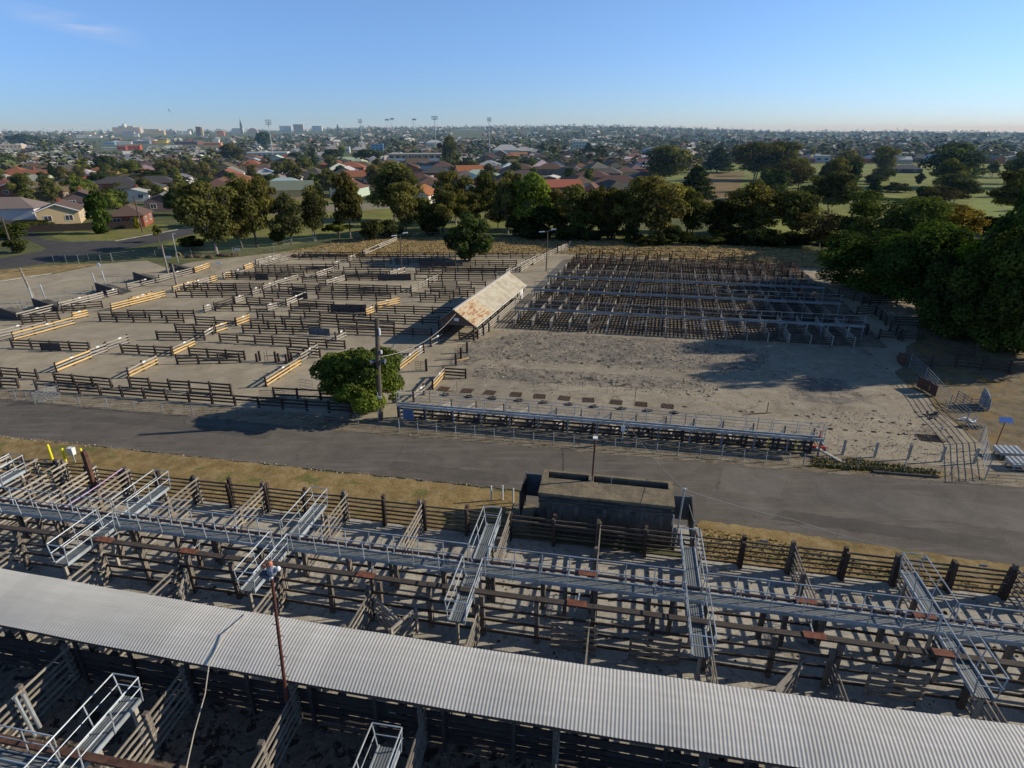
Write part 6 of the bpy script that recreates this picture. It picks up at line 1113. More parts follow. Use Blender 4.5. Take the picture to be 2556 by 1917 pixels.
def win_mesh(w, h, part):
    key = (w, h, part)
    if key not in WIN:
        m = MB()
        if part == 'frame':
            m.box(-w / 2 - .08, w / 2 + .08, -.07, -.002, -.08, 0); m.box(-w / 2 - .08, w / 2 + .08, -.07, -.002, h, h + .08); m.box(-w / 2 - .08, -w / 2, -.07, -.002, 0, h); m.box(w / 2, w / 2 + .08, -.07, -.002, 0, h); m.box(-.03, .03, -.06, -.003, 0, h)
            WIN[key] = m.mesh('window', M_WHITE)
        else: m.box(-w / 2, w / 2, -.03, -.004, 0, h); WIN[key] = m.mesh('pane', M_GLASS)
    return WIN[key]
def add_window(t, x, y, z, rz, w=1.3, h=1.1):
    o = put('window', win_mesh(w, h, 'frame'), t, (x, y, z), (0, 0, rz)); put('pane', win_mesh(w, h, 'pane'), o); return o
def house(x, y, w, rot, d, wh, kind, rh, wc, rc, label, chim=False, z=None, group=None):
    rz = math.radians(rot); z = hgt(x, y) if z is None else z
    t = thing('house', label, 'house', (x - math.sin(rz) * d / 2, y + math.cos(rz) * d / 2, z), rz, group)
    o = wall_mesh(w, d, wh, rh, kind).build('wall', M_WALL, t); o.color = lin(COLS[wc])
    o = roof_mesh(w, d, wh, rh, kind).build('roof', M_ROOF, t); o.color = lin(RCOLS[rc])
    if chim:
        m = MB(); m.box(-.4, .4, .6, 1.2, wh + rh * .3, wh + rh + .9); c = m.build('chimney', M_WALL, o); c.color = lin(COLS['brick'])
    if kind == 'gable' and 'white barge' in label or 'white trimmed' in label or 'cream rendered' in label:
        m = MB(); a = w / 2 + .5; y_ = -d / 2 - .52; m.beam((-a, y_, wh - .1), (0, y_, wh + rh + .05), .06, .22); m.beam((a, y_, wh - .1), (0, y_, wh + rh + .05), .06, .22); m.build('barge_boards', M_WHITE, t)
    n = max(2, int(w / 4))
    for i in range(n): add_window(t, -w / 2 + w * (i + .5) / n, -d / 2, .95, 0, min(1.4, w / n * .45), 1.1)
    for i in range(2): add_window(t, w / 2, -d / 2 + d * (i + .5) / 2, .95, PI / 2); add_window(t, -w / 2, -d / 2 + d * (i + .5) / 2, .95, -PI / 2)
    if 'solar' in label:
        m = MB(); q = lambda s, f: (-w * .2 + s * w * .35, -(d / 2 + .5) * (1 - f), wh - .12 + (rh + .12) * f + .09)
        m.face([q(0, .25), q(1, .25), q(1, .75), q(0, .75)]); c = m.build('solar_panels', nmat('solar' + label[:4] + str(int(x)), [(.3, (.03, .05, .16)), (.7, (.05, .09, .25))], 3, rough=.25, spec=.6), t)
    if 'verandah' in label:
        m = MB(); m.box(-w / 2, w / 2, -d / 2 - 1.8, -d / 2 - .01, wh * .55, wh * .6); m.box(-w / 2, -w / 2 + .12, -d / 2 - 1.75, -d / 2 - 1.6, 0, wh * .549); m.box(w / 2 - .12, w / 2, -d / 2 - 1.75, -d / 2 - 1.6, 0, wh * .549); m.build('verandah', M_WHITE, t)
    return t
for i, (x, y, w, rot, d, wh, kind, rh, wc, rc, lab) in enumerate(HOUSES):
    house(x, y, w * 1.04, rot, d, wh, kind, rh, wc, rc, lab, chim=('chimney' in lab or i % 3 == 0))

# random houses and garden trees of the nearer suburb, each a thing of its own
BAN = [POLYS[k] for k in ('park', 'nature', 'oval', 'brownfair', 'fairway', 'fairway2', 'green', 'street', 'sidestreet', 'farroad', 'dirt', 'dry', 'lawn')]
GOLF = [(38, 118), (45, 200), (70, 330), (150, 430), (420, 430), (400, 250), (200, 110)]
HP = [(h[0], h[1]) for h in HOUSES] + [(s[1], s[2]) for s in SKY if s[2] < 800]
def free(x, y, d):
    for P in BAN:
        if inpoly(x, y, P): return False
    if inpoly(x, y, GOLF): return False
    if abs(x) > .93 * y or y < 128 or (x > -70 and y < 186) or (x > -25 and y < 200): return False
    if x < -60 and y < 150 and x > -125: return False
    return all((x - a) ** 2 + (y - b) ** 2 > d * d for a, b in HP)
HPROTO = []
def house_proto(k, w, d, wh, rh, kind):
    t = thing('house', 'proto', 'house', (0, 0, 0), 0)
    wall_mesh(w, d, wh, rh, kind).build('wall', M_WALL, t); roof_mesh(w, d, wh, rh, kind).build('roof', M_ROOF, t)
    for i in range(2): put('window', win_mesh(1.5, 1.1, 'frame'), t, (-w / 4 + w / 2 * i, -d / 2, .9)); 
    for o in list(t.children): 
        if o.name.startswith('window'): put('pane', win_mesh(1.5, 1.1, 'pane'), o)
    return t
SHAPES = [(14, 9, 2.8, 2.0, 'hip'), (12, 10, 2.8, 2.2, 'hip'), (10, 13, 3.0, 2.4, 'gable'), (16, 9, 2.8, 2.2, 'hip'), (9, 12, 3.0, 2.0, 'gable'), (11, 11, 3.2, 2.8, 'hip')]
RC = [('pale', 'pale grey'), ('grey', 'grey'), ('dark', 'charcoal'), ('tile', 'brown tiled'), ('red', 'red tiled'), ('pale', 'pale grey'), ('rust', 'rust red'), ('greyt', 'grey brown'), ('white', 'white')]
pos = []; r = random.Random(77); street_rot = [.2, .45, -.1]
cand = []
for gx in range(-30, 31):
    for gy in range(8, 34):
        x = gx * 18 + (gy % 2) * 6 + r.uniform(-3, 3); y = gy * 21 + r.uniform(-4, 4) + gx * 1.5
        if y < 640 and free(x, y, 15): cand.append((math.hypot(x, y), x, y))
cand.sort(); used = {}
for n_, (d_, x, y) in enumerate(cand[:225]):
    k = r.randrange(len(SHAPES)); rc, rn = RC[r.randrange(len(RC))]; wc = r.choice(['cream', 'brick', 'white', 'pale', 'brown', 'cream', 'white'])
    if x < -60 and y < 330 and r.random() < .5: rc, rn = r.choice([('dark', 'charcoal'), ('red', 'red tiled'), ('tile', 'brown tiled'), ('grey', 'grey')])
    if x > -60 and y < 400 and r.random() < .5: rc, rn = r.choice([('tile', 'brown tiled'), ('rust', 'rust red'), ('greyt', 'grey brown')])
    sec = 'left suburb' if x < -.25 * y else ('middle suburb' if x < .12 * y else 'right suburb')
    dist = 'nearer' if d_ < 330 else 'farther'
    lab = '%s roofed house with %s walls, %s rows of the %s' % (rn, {'brick': 'brick', 'brown': 'brown'}.get(wc, wc), dist, sec)
    key = k
    if key not in used:
        t = house_proto(k, *SHAPES[k]); used[key] = t
    else: t = copy_tree(used[key])
    t.location = (x, y, hgt(x, y)); t.rotation_euler = (0, 0, r.choice([.25, .25 + PI / 2, .1, -.15, PI + .2])); t['label'] = lab; t['group'] = lab
    for o in t.children:
        if o.name.startswith('wall'): o.color = tuple(c * r.uniform(.85, 1.1) for c in COLS[wc]) + (1,)
        if o.name.startswith('roof'): o.color = tuple(c * r.uniform(.8, 1.2) for c in RCOLS[rc]) + (1,)
    pos.append((x, y)); HP.append((x, y))
HPT = HP
tc = []
r = random.Random(5)
for _ in range(2600):
    left = r.random() < .5; d_ = 140 * ((2.6 if left else 4.0) ** (r.random() ** .8)); az = r.uniform(-.75, -.25) if left else r.uniform(-.75, .75); x, y = d_ * math.sin(az), d_ * math.cos(az)
    if free(x, y, 8.5): tc.append((d_, x, y))
kept = []
for d_, x, y in tc:
    if len(kept) >= 175: break
    if all((x - a) ** 2 + (y - b) ** 2 > (5.0 + d_ * .012) ** 2 for a, b in kept): kept.append((x, y))
for i, (x, y) in enumerate(kept):
    kd = r.choice(['bush', 'bush', 'gum', 'dome', 'bush', 'gum', 'bush', 'column', 'pine'] if i % 3 else ['bush', 'gum'])
    h = {'bush': r.uniform(2.6, 5.0), 'gum': r.uniform(6, 10), 'dome': r.uniform(4, 7), 'column': r.uniform(4, 6.5), 'pine': r.uniform(6, 9)}[kd]
    sec = 'left suburb' if x < -.25 * y else ('middle suburb' if x < .12 * y else 'right suburb')
    nmk = {'bush': 'rounded garden tree', 'gum': 'open crowned gum tree', 'dome': 'dense domed tree', 'column': 'upright hedge tree', 'pine': 'dark conifer'}[kd]
    lab = '%s standing between the roofs of the %s' % (nmk, sec)
    put_tree(kd, x, y, h, h * {'bush': 1.25, 'gum': .95, 'dome': 1.15, 'column': .6, 'pine': .6}[kd], lab, i + 500, group=lab, tint=r.choice([None, None, (.12, .135, .055), (.16, .18, .055), (.1, .105, .05), (.15, .135, .07)]))
# golf course trees
for i in range(46):
    d_ = r.uniform(200, 430); az = r.uniform(.3, .74); x, y = d_ * math.sin(az), d_ * math.cos(az)
    if any(inpoly(x, y, POLYS[k]) for k in ('brownfair', 'fairway', 'fairway2', 'green')): continue
    h = r.uniform(5, 13); put_tree(r.choice(['gum', 'gum', 'bush', 'pine']), x, y, h, h * .95, 'scattered tree on the golf course away from the fairways', i + 900, group='scattered golf course trees')

# the far suburb reads as one mass: one object of roofs, one of trees
def stuff_mesh(name, V, Fc, colr):
    n = len(Fc); me = bpy.data.meshes.new(name); me.from_pydata(V, [], Fc); me.materials.append(M_FARCOL)
    at = me.attributes.new('col', 'FLOAT_COLOR', 'FACE'); at.data.foreach_set('color', [q for c in colr for q in (c[0], c[1], c[2], 1.0)])
    o = put(name, me); o['kind'] = 'stuff'; return o
LM = [(math.atan2(q[1], q[2]), math.hypot(q[1], q[2]), q[3] * .6 / math.hypot(q[1], q[2]) + .004, q[4]) for q in SKY]
def hides(d_, az, h):
    for a, db, wd, hb in LM:
        if abs(az - a) < wd + 4 / d_ and d_ < db + 12 and (20 - h - 1) / d_ < (20 - .45 * hb) / db: return True
    return False
V, Fc, CO = [], [], []
r = random.Random(31); occ = [(x, y) for x, y in HP if y > 350]
for _ in range(1900):
    d_ = 400 * (8.0 ** r.random()); az = r.uniform(-.76, .76); x, y = d_ * math.sin(az), d_ * math.cos(az)
    if inpoly(x, y, GOLF) or inpoly(x, y, POLYS['oval']) or inpoly(x, y, POLYS['farroad']): continue
    if any((x - a) ** 2 + (y - b) ** 2 < 170 for a, b in occ): continue
    if hides(d_, az, 5 + hgt(x, y)): continue
    z = hgt(x, y) - .3; w, d = r.uniform(9, 15), r.uniform(8, 11); 
    if r.random() < .05: w *= 2.0
    h, rh = r.uniform(2.6, 3.4), r.uniform(1.6, 2.8); a = r.choice([.2, .2 + PI / 2, -.3, .7]); ca, sa = math.cos(a), math.sin(a)
    q = lambda X, Y, Z: (x + X * ca - Y * sa, y + X * sa + Y * ca, z + Z)
    n = len(V); V += [q(-w / 2, -d / 2, 0), q(w / 2, -d / 2, 0), q(w / 2, d / 2, 0), q(-w / 2, d / 2, 0), q(-w / 2, -d / 2, h), q(w / 2, -d / 2, h), q(w / 2, d / 2, h), q(-w / 2, d / 2, h), q(-w / 2 * r.choice([1, .4]), 0, h + rh), q(w / 2 * r.choice([1, .4]), 0, h + rh)]
    wc = r.choice([(.6, .57, .5), (.66, .64, .6), (.4, .3, .22), (.28, .13, .09), (.5, .42, .32)]); rc = r.choice([(.5, .49, .45), (.36, .355, .34), (.22, .205, .19), (.5, .48, .43), (.32, .14, .08), (.17, .12, .1), (.42, .42, .4), (.6, .6, .58)])
    if x < -.25 * y and r.random() < .4: rc = r.choice([(.5, .52, .5), (.45, .45, .42), (.32, .34, .36)])
    f = r.uniform(.6, 1.0); wc = tuple(c * f for c in wc); rc = tuple(c * f for c in rc)
    for fc, c in (((0, 1, 5, 4), wc), ((1, 2, 6, 5), wc), ((2, 3, 7, 6), wc), ((3, 0, 4, 7), wc), ((4, 5, 9, 8), rc), ((6, 7, 8, 9), rc), ((5, 6, 9), rc if r.random() < .5 else wc), ((7, 4, 8), wc)):
        Fc.append(tuple(n + i for i in fc)); CO.append(c)
o = stuff_mesh('distant_houses', V, Fc, CO); tag(o, 'mass of small pale roofed houses of the far suburb running to the horizon', 'houses')
V, Fc, CO = [], [], []
for _ in range(13500):
    u_ = r.random(); d_ = 350 * (10.0 ** u_); az = r.uniform(-.76, .76); x, y = d_ * math.sin(az), d_ * math.cos(az)
    if inpoly(x, y, GOLF) or inpoly(x, y, POLYS['oval']) or inpoly(x, y, POLYS['farroad']): continue
    if x < -.3 * y and 420 < d_ < 900 and r.random() < .3: continue
    if d_ < 420 and not free(x, y, 8): continue
    if any((x - a) ** 2 + (y - b) ** 2 < 60 for a, b in occ): continue
    z = hgt(x, y); h = r.uniform(3, 7) if r.random() < .85 else r.uniform(7, 13); w = h * r.uniform(.7, 1.3); pine = r.random() < .08
    if pine: h *= 1.4; w = h * .4
    if hides(d_, az, h + z): continue
    c = r.choice([(.09, .11, .045), (.11, .118, .05), (.075, .09, .042), (.14, .15, .05), (.1, .085, .05)]); k = 34 if d_ < 900 else 20
    ls = w * (.17 if d_ < 900 else .22)
    for i in range(k):
        t = r.uniform(-1, 1); a = r.uniform(0, 2 * PI); q = math.sqrt(1 - t * t) * (1 if not pine else (1 - t) / 2); px_, py_, pz_ = x + q * math.cos(a) * w / 2 * r.uniform(.6, 1), y + q * math.sin(a) * w / 2 * r.uniform(.6, 1), z + h * (.55 + .42 * t)
        n = len(V); aa = r.uniform(0, 2 * PI); s = ls * r.uniform(.6, 1.3); ux, uy = math.cos(aa) * s, math.sin(aa) * s; tz = r.uniform(.3, 1.0) * s
        V += [(px_ - ux, py_ - uy, pz_ - tz * .5), (px_ + uy * .7, py_ - ux * .7, pz_ - tz * .1), (px_ + ux, py_ + uy, pz_ + tz * .6), (px_ - uy * .7, py_ + ux * .7, pz_ + tz * .3)]
        Fc.append((n, n + 1, n + 2, n + 3)); f = r.uniform(.6, 1.35); CO.append((c[0] * f, c[1] * f, c[2] * f))
o = stuff_mesh('distant_trees', V, Fc, CO); tag(o, 'mass of trees between the roofs of the far suburb up to the skyline', 'trees')

# ------------------------------------------------------------------ skyline and larger buildings
for i, (kind, x, y, w, h, col, lab) in enumerate(SKY):
    z = hgt(x, y); c = COLS[col]; hh = max(2.5, h - z); d = min(max(8, w * .6), 30); az = math.atan2(x, y); rz = -az * .6
    t = thing({'tank': 'water_tank', 'tower': 'tower_block', 'dome': 'arched_hall', 'gabled': 'gabled_building', 'flats': 'flats_building'}.get(kind, 'building'), lab, {'tank': 'water tank', 'tower': 'tower'}.get(kind, 'building'), (x, y, z), rz)
    def cset(o, cc): o.color = lin(cc); return o
    if kind == 'tank':
        m = MB(); m.tube([(0, 0, 0), (0, 0, hh)], w / 2, 16); cset(m.build('drum', M_WALL, t), c); m = MB(); m.tube([(0, 0, hh), (0, 0, hh + .8)], w / 2 + .4, 16, r1=.5); cset(m.build('roof', M_WALL, t), (.7, .7, .68))
    elif kind == 'dome':
        m = MB(); n = 12; pr = [(-w / 2, 0)] + [(-w / 2 * math.cos(PI * k / n), hh * .35 + hh * .65 * math.sin(PI * k / n)) for k in range(n + 1)] + [(w / 2, 0)]
        for (a, b), (a2, b2) in zip(pr, pr[1:]): m.face([(a, 0, b), (a2, 0, b2), (a2, d, b2), (a, d, b)])
        cset(m.build('roof', M_ROOF, t), c); m = MB(); m.face([(a, .3, b) for a, b in pr]); m.face([(a, d - .3, b) for a, b in pr][::-1]); cset(m.build('end_wall', M_WALL, t), tuple(q * .8 for q in c))
    elif kind == 'gabled':
        wh = hh * .55; o = wall_mesh(w, d, wh, hh - wh, 'gable' if w < 14 else 'hip'); cset(o.build('wall', M_WALL, t), c if col != 'pale' else COLS['white'])
        cset(roof_mesh(w, d, wh, hh - wh, 'gable' if w < 14 else 'hip').build('roof', M_ROOF, t), (.5, .49, .46) if col != 'clubhouse' else (.12, .12, .13))
        n = max(2, int(w / 5))
        for k in range(n): add_window(t, -w / 2 + w * (k + .5) / n, -d / 2, .9, 0, 1.4, min(1.3, wh * .4))
    else:
        m = MB(); m.box(-w / 2, w / 2, 0, d, -1, hh - .5); cset(m.build('wall', M_WALL, t), c)
        m = MB(); m.box(-w / 2 - .25, w / 2 + .25, -.25, d + .25, hh - .499, hh); cset(m.build('roof', M_ROOF, t), tuple(min(.7, q * 1.1 + .05) for q in c) if col != 'flats' else (.4, .38, .33))
        nf = max(1, int(hh / 3.2))
        for f in range(nf):
            z0 = hh * (f + .35) / nf; hw = min(1.2, hh / nf * .35)
            if y > 900: m = MB(); m.box(-w / 2 + w * .06, w / 2 - w * .06, -.14, -.005, z0, z0 + hw); cset(m.build('window_strip', M_WALL, t), tuple(q * .55 for q in c))
            else:
                k = max(2, min(9, int(w / 3.5)))
                for q in range(k): x0 = -w / 2 + w * (q + .25) / k; m = MB(); m.box(x0, x0 + w / k * .5, -.12, -.005, z0, z0 + hw); m.build('window', M_GLASS, t)
        if kind == 'flats':
            m = MB()
            for q in range(9): m.box(-w / 2 + w * q / 8 - .12, -w / 2 + w * q / 8 + .12, -1.3, -1.1, 0, hh - .55)
            m.box(-w / 2, w / 2, -1.4, -.13, hh * .48, hh * .52); m.box(-w / 2, w / 2, -1.42, -1.36, hh * .53, hh * .66); m.build('balcony', M_WHITE, t)
        if 'red corner' in lab:
            m = MB(); m.box(-w / 2 - .02, -w / 2 + w * .3, -.35, -.13, .2, hh * .75); cset(m.build('red_corner', M_WALL, t), (.6, .12, .06))
for i, (kind, x, y, h, lab) in enumerate(POLES):
    z = hgt(x, y); hh = h - z; t = thing({'flood': 'floodlight_mast', 'vee': 'stadium_light', 'crane': 'tower_crane', 'spire': 'church_spire', 'twin': 'yard_light_pole', 'steelpole': 'light_pole'}.get(kind, 'power_pole'), lab, {'crane': 'crane', 'spire': 'spire', 'pole': 'power pole'}.get(kind, 'light pole'), (x, y, z), -math.atan2(x, y))
    if kind == 'flood':
        m = MB(); m.tube([(0, 0, 0), (0, 0, hh)], .42, 8, r1=.25); m.build('mast', M_GALV, t); w = 1.6 + (1.8 if 'widest' in lab else .6)
        m = MB()
        for k in range(3): m.beam((-w, 0, hh - 1.6 + k * 1.3), (w, 0, hh - 1.6 + k * 1.3), .15, .15)
        m.build('lamp_rack', M_GALVD, t)
        for k in range(3):
            m = MB()
            for q in range(4): xx = -w + 2 * w * (q + .5) / 4; m.box(xx - w * .17, xx + w * .17, -.35, -.1, hh - 1.9 + k * 1.3, hh - 1.1 + k * 1.3)
            m.build('lamps', M_GALV, t)
    elif kind == 'vee':
        for s in (-1, 1): m = MB(); m.tube([(s * 1.2, 0, 0), (s * 4.5, 0, hh)], .7, 6); m.build('leg', M_WHITE, t)
        m = MB(); m.box(-5.5, 5.5, -.6, .6, hh - 5, hh - 1); m.build('lamp_rack', M_GALVD, t)
    elif kind == 'crane':
        m = MB(); m.box(-1.2, 1.2, -1.2, 1.2, 0, hh * .35); m.build('tower', M_WHITE, t); m = MB(); a = Vector((0, 0, hh * .35)); b = Vector((-22, 0, hh))
        for o_ in ((-.7, -.7), (.7, -.7), (0, .9)): m.tube([a + Vector((o_[0], o_[1], 0)), b], .12, 4)
        for k in range(12): m.tube([a.lerp(b, k / 12) + Vector((-.7, -.7, 0)) * (1 - k / 12), a.lerp(b, (k + 1) / 12) + Vector((.7, .7, 0)) * (1 - k / 12)], .08, 4)
        m.build('boom', M_GALV, t); m = MB(); m.beam((-20, 0, hh - 5), (-22.3, 0, hh + 2), 1.6, 1.6); m.build('boom_tip', M_MAROON, t)
    elif kind == 'spire':
        m = MB(); m.box(-3, 3, -3, 3, 0, hh * .5); o = m.build('tower', M_WALL, t); o.color = (.1, .1, .11, 1); m = MB()
        for k in range(4): 
            P = [(-3.3, -3.3), (3.3, -3.3), (3.3, 3.3), (-3.3, 3.3)]; m.face([P[k] + (hh * .5,), P[(k + 1) % 4] + (hh * .5,), (0, 0, hh)])
        o = m.build('spire_roof', M_ROOF, t); o.color = (.06, .065, .075, 1)
    elif kind == 'twin':
        m = MB(); m.tube([(0, 0, 0), (.1, 0, hh)], .1, 8, r1=.07); m.build('pole', M_BARK, t)
        m = MB(); m.tube([(-.75, 0, hh - .05), (.95, 0, hh + .3)], .04); m.build('cross_arm', M_GALVD, t)
        for s, xx, zz in ((-1, -.8, hh - .05), (1, .95, hh + .32)): m = MB(); m.hexa([(xx - .42, -.14, zz), (xx + .42, -.14, zz + .06), (xx + .42, .14, zz + .06), (xx - .42, .14, zz)], [(xx - .36, -.1, zz + .1), (xx + .38, -.1, zz + .16), (xx + .38, .1, zz + .16), (xx - .36, .1, zz + .1)]); m.build('lamp_head', M_WHITE, t)
    elif kind == 'steelpole':
        m = MB(); m.tube([(0, 0, 0), (0, 0, hh)], .06, 8); m.build('pole', M_GALV, t); m = MB(); m.tube([(0, 0, hh), (.5, 0, hh + .05)], .05); m.build('lamp_arm', M_GALV, t)
    else:
        lean = .5 if 'leaning' in lab else .03
        m = MB(); m.tube([(0, 0, 0), (-lean, 0, hh)], .16, 8, r1=.11); m.build('pole', M_BARKP if 'grey' in lab else M_BARK, t)
        m = MB(); m.beam((-.6 - lean, 0, hh - .4), (.6 - lean, 0, hh - .4), .1, .1); m.build('cross_arm', M_BARK, t)
# ------------------------------------------------------------------ left edge: loading ramps, pipe fences, mesh fences
def wire_fence(name, label, pts, h, mat, wires, pr=.035, ext=True):
    o0 = Vector((pts[0][0], pts[0][1], 0)); PP = [Vector((p[0], p[1], 0)) - o0 for p in pts]; t = thing(name, label, 'fence', o0); m = MB()
    for k in range(wires): m.tube([p + Vector((0, 0, h * (k + 1) / wires)) for p in PP], .012 if k < wires - 1 else .02, 4)
    m.build('wires', mat, t); pm = MB(); pm.tube([(0, 0, 0), (0, 0, h + .03)], pr, 6); me = pm.mesh('post', mat)
    for p in PP: put('post', me, t, p)
    return t
wire_fence('wire_fence', 'low wire mesh fence on thin posts along the road before the left pens', [(-62, 47.2)] + CHAIN1 + [tuple(W(-24.5, 37.05))[:2], tuple(W(-21.5, 37.0))[:2], tuple(W(-18.5, 36.7))[:2]], .82, M_GALVD, 4)
wire_fence('mesh_fence', 'chain mesh fence between the street verge and the loading yard', STREETFENCE, 1.5, M_GALVD, 6)
for i in range(0, len(PIPEF), 2):
    a, b = PIPEF[i], PIPEF[i + 1]; wire_fence('pipe_fence', 'pale pipe rail fence beside the %s loading ramp on the left' % ['nearest', 'middle', 'farther'][i // 2], [(a[0] + (b[0] - a[0]) * k / 5, a[1] + (b[1] - a[1]) * k / 5) for k in range(6)], 1.0, M_GALVD, 4)
for i, (x, y) in enumerate(RAMPS):
    t = thing('loading_ramp', 'dark walled loading ramp on the left side of the pens, %s' % ['second from the back', 'middle one', 'second nearest', 'nearest at the photo edge', 'rearmost one'][i], 'ramp', (x, y, 0), -.22)
    m = MB(); m.hexa([(0, 0, 0), (3.6, 0, 0), (3.6, .18, 0), (0, .18, 0)], [(0, 0, 1.45), (3.6, 0, .6), (3.6, .18, .6), (0, .18, 1.45)]); m.build('near_wall', M_SHEET, t)
    m = MB(); m.hexa([(.02, .19, 0), (3.88, .19, 0), (3.88, 1.89, 0), (.02, 1.89, 0)], [(.02, .19, .9), (3.88, .19, .1), (3.88, 1.89, .1), (.02, 1.89, .9)]); m.build('floor', M_CONC_D, t)
    if i in (1, 2):
        for k in range(2): m = MB(); m.tube([(-.1, .3 + 1.5 * k, 0), (-.25, .3 + 1.5 * k, 2.7)], .08, 8); m.build('dock_post', M_GALV, t)
        m = MB(); m.tube([(-.1, .3, 1.2), (-.1, 1.8, 1.2)], .05); m.build('dock_bar', M_GALVD, t)
for i, (x, y, w) in enumerate(((-57.2, 99.5, .5), (-48.7, 106.5, .45), (-46.5, 94.5, .45))):
    m = MB(); m.box(x - w, x + w, y - .03, y, .6, .95); tag(m.build('white_sign', M_WHITE), ['white rectangular sign on the mesh fence by the leftmost tall gum', 'white sign on the mesh fence below the forked gum', 'white sign on the inner fence behind the pens'][i], 'sign')
m = MB(); m.ball((-64.2, 92.5, .9), .3, .08, .35); tag(m.build('round_sign', M_WHITE), 'small round white sign on the left street fence', 'sign')
m = MB()
for k in range(3): m.tube([(-56.3 + .05 * k + .45 * math.cos(a * PI / 6), 101.0, .75 + .5 * math.sin(a * PI / 6)) for a in range(13)], .06, 6)
tag(m.build('hose_coil', nmat('hose_yellow', [(.3, (.45, .3, .08)), (.7, (.55, .4, .14))], 4)), 'coil of yellow hose hanging near the tall gum trunk', 'hose')
for i, (x, y, w) in enumerate(((-53.5, 103.0, 2.2), (-49.5, 104.5, 1.6), (-36.0, 103.5, 2.6))):
    m = MB(); r2 = random.Random(i)
    for k in range(14): m.ball((x + r2.uniform(-w, w), y + r2.uniform(-.5, .5), .1), r2.uniform(.3, .8), r2.uniform(.3, .5), r2.uniform(.15, .45), 7, 4)
    tag(m.build('soil_heap', nmat('heap_soil%d' % i, [(.3, (.07, .045, .03)), (.7, (.13, .09, .06))], 3)), ['reddish soil heap under the leftmost tall gum', 'dark soil heap right of the gum trunk', 'grey rubble heap behind the rear left pens'][i], 'soil heap')
def paling(label, a, b, h, mat):
    m = MB(); a = Vector((a[0], a[1], 0)); b = Vector((b[0], b[1], 0)); L = (b - a).length; n = int(L / 2.4) + 1; d = (b - a).normalized(); t = thing('paling_fence', label, 'fence', a, math.atan2(d.y, d.x))
    for k in range(n): m.box(L * k / n + .02, L * (k + 1) / n - .02, -.03, .03, 0, h + .04 * ((k * 7) % 3)); 
    m.build('palings', mat, t); m = MB()
    for k in range(n + 1): m.box(L * k / n - .05, L * k / n + .05, .032, .12, 0, h)
    m.build('posts', M_POST, t)
P_ = POLYS['farroad']
paling('pale paling fence along the left side of the far road', (-41, 262), (-28, 318), 1.7, M_GREY)
paling('dark paling fence along the back of the park houses', (-22, 186), (10, 184), 1.7, M_DARK)
paling('dark long fence behind the cream gabled house garden', (-104, 130.5), (-84.5, 137), 1.5, M_DARK)
paling('grey paling fence beyond the park on the left', (-80, 152), (-30, 176), 1.7, M_GREY)
paling('tan fence in front of the grey brown roofed house', (-186, 205), (-160, 210), 1.5, M_OLD)
wire_fence('park_fence', 'thin wire fence between the dry paddock and the park trees', [(-20, 122.5), (-8, 122), (6, 121.3), (18, 120.5), (30, 119.5)], 1.2, M_GALVD, 3)
def car(label, x, y, rz, col):
    t = thing('parked_car', label, 'car', (x, y, hgt(x, y)), rz)
    m = MB(); m.hexa([(-2.1, -.85, .3), (2.1, -.85, .3), (2.1, .85, .3), (-2.1, .85, .3)], [(-2.15, -.8, .85), (2.1, -.8, .78), (2.1, .8, .78), (-2.15, .8, .85)]); m.hexa([(-1.9, -.78, .851), (1.0, -.78, .82), (1.0, .78, .82), (-1.9, .78, .851)], [(-1.5, -.62, 1.42), (.3, -.62, 1.42), (.3, .62, 1.42), (-1.5, .62, 1.42)]); o = m.build('body', tint_paint, t); o.color = lin(col)
    m = MB(); m.hexa([(-1.6, -.79, .92), (.75, -.79, .92), (.75, .79, .92), (-1.6, .79, .92)], [(-1.35, -.66, 1.34), (.25, -.66, 1.34), (.25, .66, 1.34), (-1.35, .66, 1.34)]); m.build('windows', M_GLASS, t)
    for sx in (-1.3, 1.3):
        for sy in (-.86, .7): m = MB(); m.tube([(sx, sy, .32), (sx, sy + .16, .32)], .32, 12); m.build('wheel', M_BLACK, t)
tint_paint = tintmat('car_paint', 2, .35, .03)
car('blue grey car parked beside the cream gabled house', -133.5, 160.5, .3, (.25, .3, .36))
car('white car parked at the golf clubhouse, left one', 204, 296, .1, (.7, .7, .7)); car('white car parked at the golf clubhouse, middle one', 209, 297, .1, (.66, .66, .66)); car('silver car parked at the golf clubhouse, right one', 214.5, 298, .1, (.45, .46, .47))
car('dark car parked on the far road beside the fence', -20.5, 330, 1.1, (.06, .07, .09)); car('white car parked beyond the far road houses', -5, 372, .9, (.68, .68, .68))
# pale yellow carport roof behind the bright green tree
t = thing('carport', 'low pale yellow carport behind the bright green spreading tree', 'carport', (14.5, 186, 0), -.5)
m = MB(); m.box(-3, 3, -2, 2, 2.3, 2.6); m.build('roof', nmat('carport_yellow', [(.3, (.5, .48, .25)), (.7, (.6, .57, .32))], 3), t)
for a in (-2.8, 2.8):
    for b in (-1.8, 1.8): m = MB(); m.box(a - .07, a + .07, b - .07, b + .07, 0, 2.298); m.build('post', M_GALVD, t)

